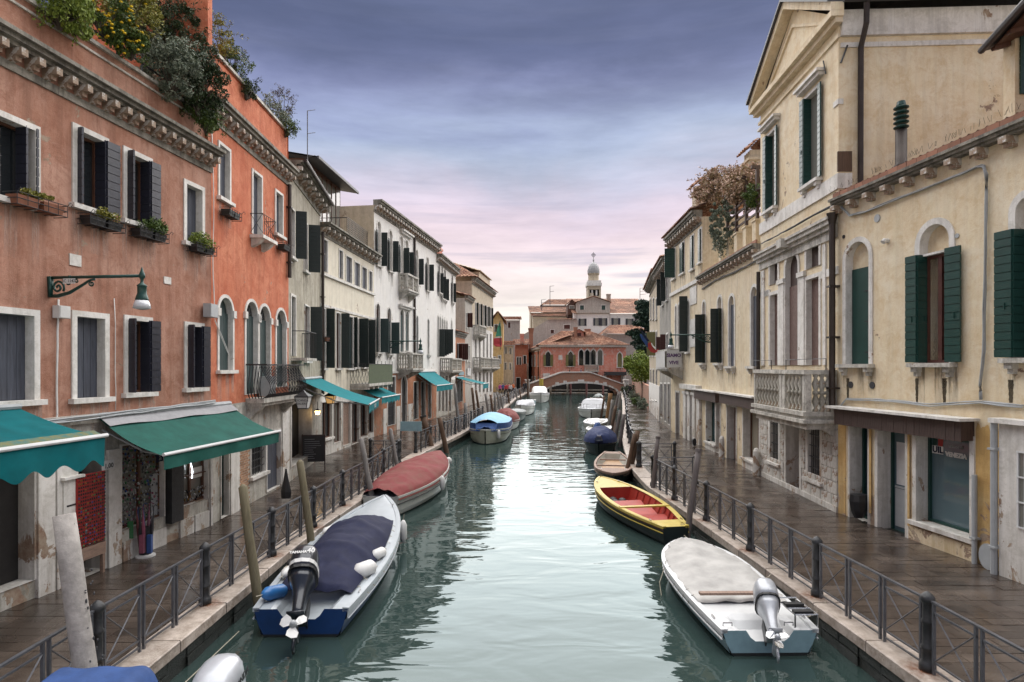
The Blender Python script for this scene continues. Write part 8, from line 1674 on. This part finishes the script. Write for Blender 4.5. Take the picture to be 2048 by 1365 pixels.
# flags and banner on the right
p = R4.w(R4.u(1336, 1.0) if False else .4, 1.1, R4.z(1340, 700, 1.0)); 
t = thing('flag', 'blue and red flags drooping from the balcony rail on the right', 'flag', (p.x, p.y, p.z)); s = p.y / FPX
def cloth(pts0, pts1, mat, nm, y=0): b = MB(); n = len(pts0); b.rings([[(a[0] * s, y, -a[1] * s), (c[0] * s, y + .06, -c[1] * s)] for a, c in zip(pts0, pts1)], cap=False, closed=False); return b.build(nm, mat, t)
cloth([(-30, -34), (-26, -24), (-20, -16), (-14, -8)], [(-26, -36), (-20, -28), (-14, -20), (-9, -12)], 'bluecanvas', 'blue_cloth'); cloth([(-27, -42), (-20, -30), (-14, -20)], [(-24, -42), (-15, -30), (-9, -22)], 'navycanvas', 'blue_cloth', .1)
cloth([(-14, -16), (-13, -6), (-8, 1), (0, 3), (6, 0)], [(-8, -20), (-6, -12), (-2, -6), (3, -3), (8, -6)], 'red', 'red_cloth', -.05); cloth([(-8, -16), (-5, -10), (0, -5)], [(-6, -18), (-3, -12), (2, -8)], 'plastic_white', 'white_stripe', -.1)
u0 = R4.L * 0 + .15; zt_b = R4.z(1340, 709, 1.0); t = thing('banner', 'white protest banner with purple hand lettering on the stone balcony', 'banner', R4.w(.2, .96, bz), R4.rz); b = MB(flip=-1); b.box(0, 2.6, 0, .02, -.1, .95); b.build('sheet', 'plastic_white', t)
t2 = thing('banner', 'white end sheet of the protest banner facing the camera on the balcony side', 'banner', R4.w(3.22, .05, bz), R4.rz)
yy = Vector((0, 0, 0)); b = MB(flip=-1); b.box(0, .02, .05, .9, -.12, .98); b.build('sheet', 'plastic_white', t2)
M['purple'] = simple('purple_paint', (.13, .06, .18), .8)
for i, tx in enumerate(('SIAMO', 'VIVE')): text_mesh(tx, .27, 'purple', t2, Matrix.Translation((.024, -.5, .68 - .42 * i)) @ Matrix.Rotation(R(90), 4, 'Z') @ Matrix.Rotation(R(90), 4, 'X'), depth=.002, bold=.012)
# italian flag on the left near the ochre house
Yf = 90; t = thing('flag', 'large drooping green white and red flag before the ochre house', 'flag', (X(995, Yf), Yf, 0)); x_ = lambda px: X(px, Yf) - X(995, Yf)
def fl(pts, mat, nm): b = MB(); n = len(pts); b.rings([[(x_(a), .1 * math.sin(i * 1.3), Z(y, Yf)), (x_(c), .15 * math.cos(i * 1.1), Z(y2, Yf))] for i, (a, y, c, y2) in enumerate(pts)], cap=False, closed=False); b.build(nm, mat, t)
M['flaggreen'] = simple('flag_green', (.05, .26, .16), .8); M['flagred'] = simple('flag_red', (.45, .05, .06), .8)
fl([(999, 645, 1001, 646), (995, 656, 1002, 656), (991, 674, 1003, 672)], 'flaggreen', 'green_cloth'); fl([(990, 675, 1003, 673), (987, 677, 1003, 676)], 'plastic_white', 'white_cloth'); fl([(987, 677, 1003, 676), (987, 690, 1004, 688), (992, 694, 1003, 694)], 'flagred', 'red_cloth'); b = MB(); b.tube([(x_(1001), 0, Z(700, Yf)), (x_(1000), 0, Z(642, Yf))], .05, 5); b.build('flag_pole', 'iron', t)
# signs near the furthest awning
for x0, x1, y0, y1, m_, lab in ((916, 926, 744, 751, 'lightblue', 'pale blue shop sign above the furthest teal awning'), (933, 940, 737, 752, 'plastic_white', 'white and blue square sign beside the furthest teal awning')):
    Bq = B7 if x0 < 930 else B8; u0, u1 = Bq.u(x0), Bq.u(x1); t = thing('shop_sign', lab, 'sign', Bq.w(u0, .05, Bq.z(x0, y1)), Bq.rz); b = MB(flip=-1); b.box(0, u1 - u0, 0, .06, 0, Bq.z(x0, y0) - Bq.z(x0, y1)); b.build('panel', m_, t)
    if m_ == 'plastic_white': text_mesh('T', .9, 'bluehull', t, Matrix.Translation(((u1 - u0) / 2, -.07, .7)) @ Matrix.Rotation(R(90), 4, 'X'), depth=.003)
# people
PM = {}
def person(label, px, py, top, bot, hair='hair', pose=0, face=0, Y=None, zf=0.0, h=1.7, group=None, arms=0):
    Y = Y or FPX * (EYE - zf) / (py - HOR); c = (X(px, Y), Y, zf); t = thing('person', label, 'person', c, face, group); k = h / 1.7
    key = pose
    if key not in PM:
        me = bpy.data.meshes.new('body'); a = .12 if pose == 0 else .26
        V = [(0, 0, .93), (0, 0, 1.12), (0, 0, 1.36), (0, 0, 1.46), (0, -.02, 1.54), (0, -.02, 1.64), (.17, 0, 1.38), (.24, .02, 1.12), (.24, -.06, .88), (-.17, 0, 1.38), (-.24, .02, 1.12), (-.24, -.06, .88), (.09, 0, .86), (.11, -a, .48), (.11, -a * .6, .07), (.11, -a * .6 - .12, .03), (-.09, 0, .86), (-.11, a * .6, .48), (-.11, a, .07), (-.11, a - .12, .03)]
        E = [(0, 1), (1, 2), (2, 3), (3, 4), (4, 5), (2, 6), (6, 7), (7, 8), (2, 9), (9, 10), (10, 11), (0, 12), (12, 13), (13, 14), (14, 15), (0, 16), (16, 17), (17, 18), (18, 19)]
        RD = [(.15, .11), (.14, .10), (.17, .11), (.06, .06), (.085, .10), (.075, .09), (.06, .06), (.048, .048), (.035, .035), (.06, .06), (.048, .048), (.035, .035), (.10, .10), (.065, .065), (.045, .045), (.04, .03), (.10, .10), (.065, .065), (.045, .045), (.04, .03)]
        me.from_pydata(V, E, []); o = bpy.data.objects.new('tmp', me); C.objects.link(o); md = o.modifiers.new('s', 'SKIN')
        for v, r in zip(me.skin_vertices[0].data, RD): v.radius = r
        me.skin_vertices[0].data[0].use_root = True; md.use_smooth_shade = True; sb = o.modifiers.new('b', 'SUBSURF'); sb.levels = 1
        dg = bpy.context.evaluated_depsgraph_get(); m2 = bpy.data.meshes.new_from_object(o.evaluated_get(dg)); bpy.data.objects.remove(o); PM[key] = m2
    m2 = PM[key].copy(); m2.materials.clear()
    for m_ in (M[bot], M[top], M['skin'], M['blackrub']): m2.materials.append(m_)
    for p in m2.polygons: z = p.center.z; ax_ = abs(p.center.x); p.material_index = 3 if z < .09 else (2 if (z > 1.46 or (z < .95 and ax_ > .19)) else (1 if z > .92 else 0))
    o = put(m2, 'body', t, scale=(k, k, k)); b = MB(); b.ellipsoid((0, .02, 1.645), .092, .105, .085, 10, 6); o = b.build('hair', hair, t, smooth=True); o.scale = (k, k, k)
    return t
cols = {'mag': simple('magenta_coat', (.4, .06, .22), .8), 'rd': simple('red_coat', (.42, .03, .04), .8), 'wh': simple('pale_coat', (.5, .5, .52), .8), 'or': simple('orange_coat', (.55, .13, .03), .8), 'bk': simple('black_coat', (.015, .015, .02), .8), 'bl': simple('blue_coat', (.05, .08, .2), .8)}
for k, v in cols.items(): M[k] = v
for px, py, tp, bo, lab, ps in ((1000, 791, 'mag', 'bk', 'person in magenta coat among the group on the left quay', 0), (1006, 790, 'bl', 'bk', 'person in dark blue coat among the group on the left quay', 0), (1012, 792, 'rd', 'bk', 'person in red coat walking with the group on the left quay', 1), (1018, 790, 'rd', 'navy', 'second person in red coat standing behind the first', 0), (1021, 792, 'wh', 'bk', 'person in pale coat between the red and orange coats', 1), (1026.5, 789, 'or', 'navy', 'person in bright orange coat on the left quay', 1), (1048, 786, 'bk', 'bk', 'person in black by the left end of the bridge', 0), (1052, 785, 'bk', 'bk', 'second person in black close to the bridge end pier', 0), (1254, 792, 'bk', 'bk', 'person in dark coat with pale hair on the right quay, left one', 0), (1260, 793, 'bk', 'bk', 'person in black coat in the middle of the trio on the right quay', 1), (1268, 790, 'bk', 'bk', 'person in black coat nearest the trees on the right quay', 0)):
    person(lab, px, py, tp, bo, 'hair' if px != 1254 else 'plastic_grey', ps, face=R(random.choice((0, 180, 30))))
person('person in dark coat crossing the brick bridge, left of the balcony', 1139.5, 0, 'bk', 'bk', Y=98.6, zf=2.2, face=R(90)); person('second person on the brick bridge near the balcony', 1162, 0, 'bl', 'bk', Y=98.8, zf=2.1, face=R(-90))
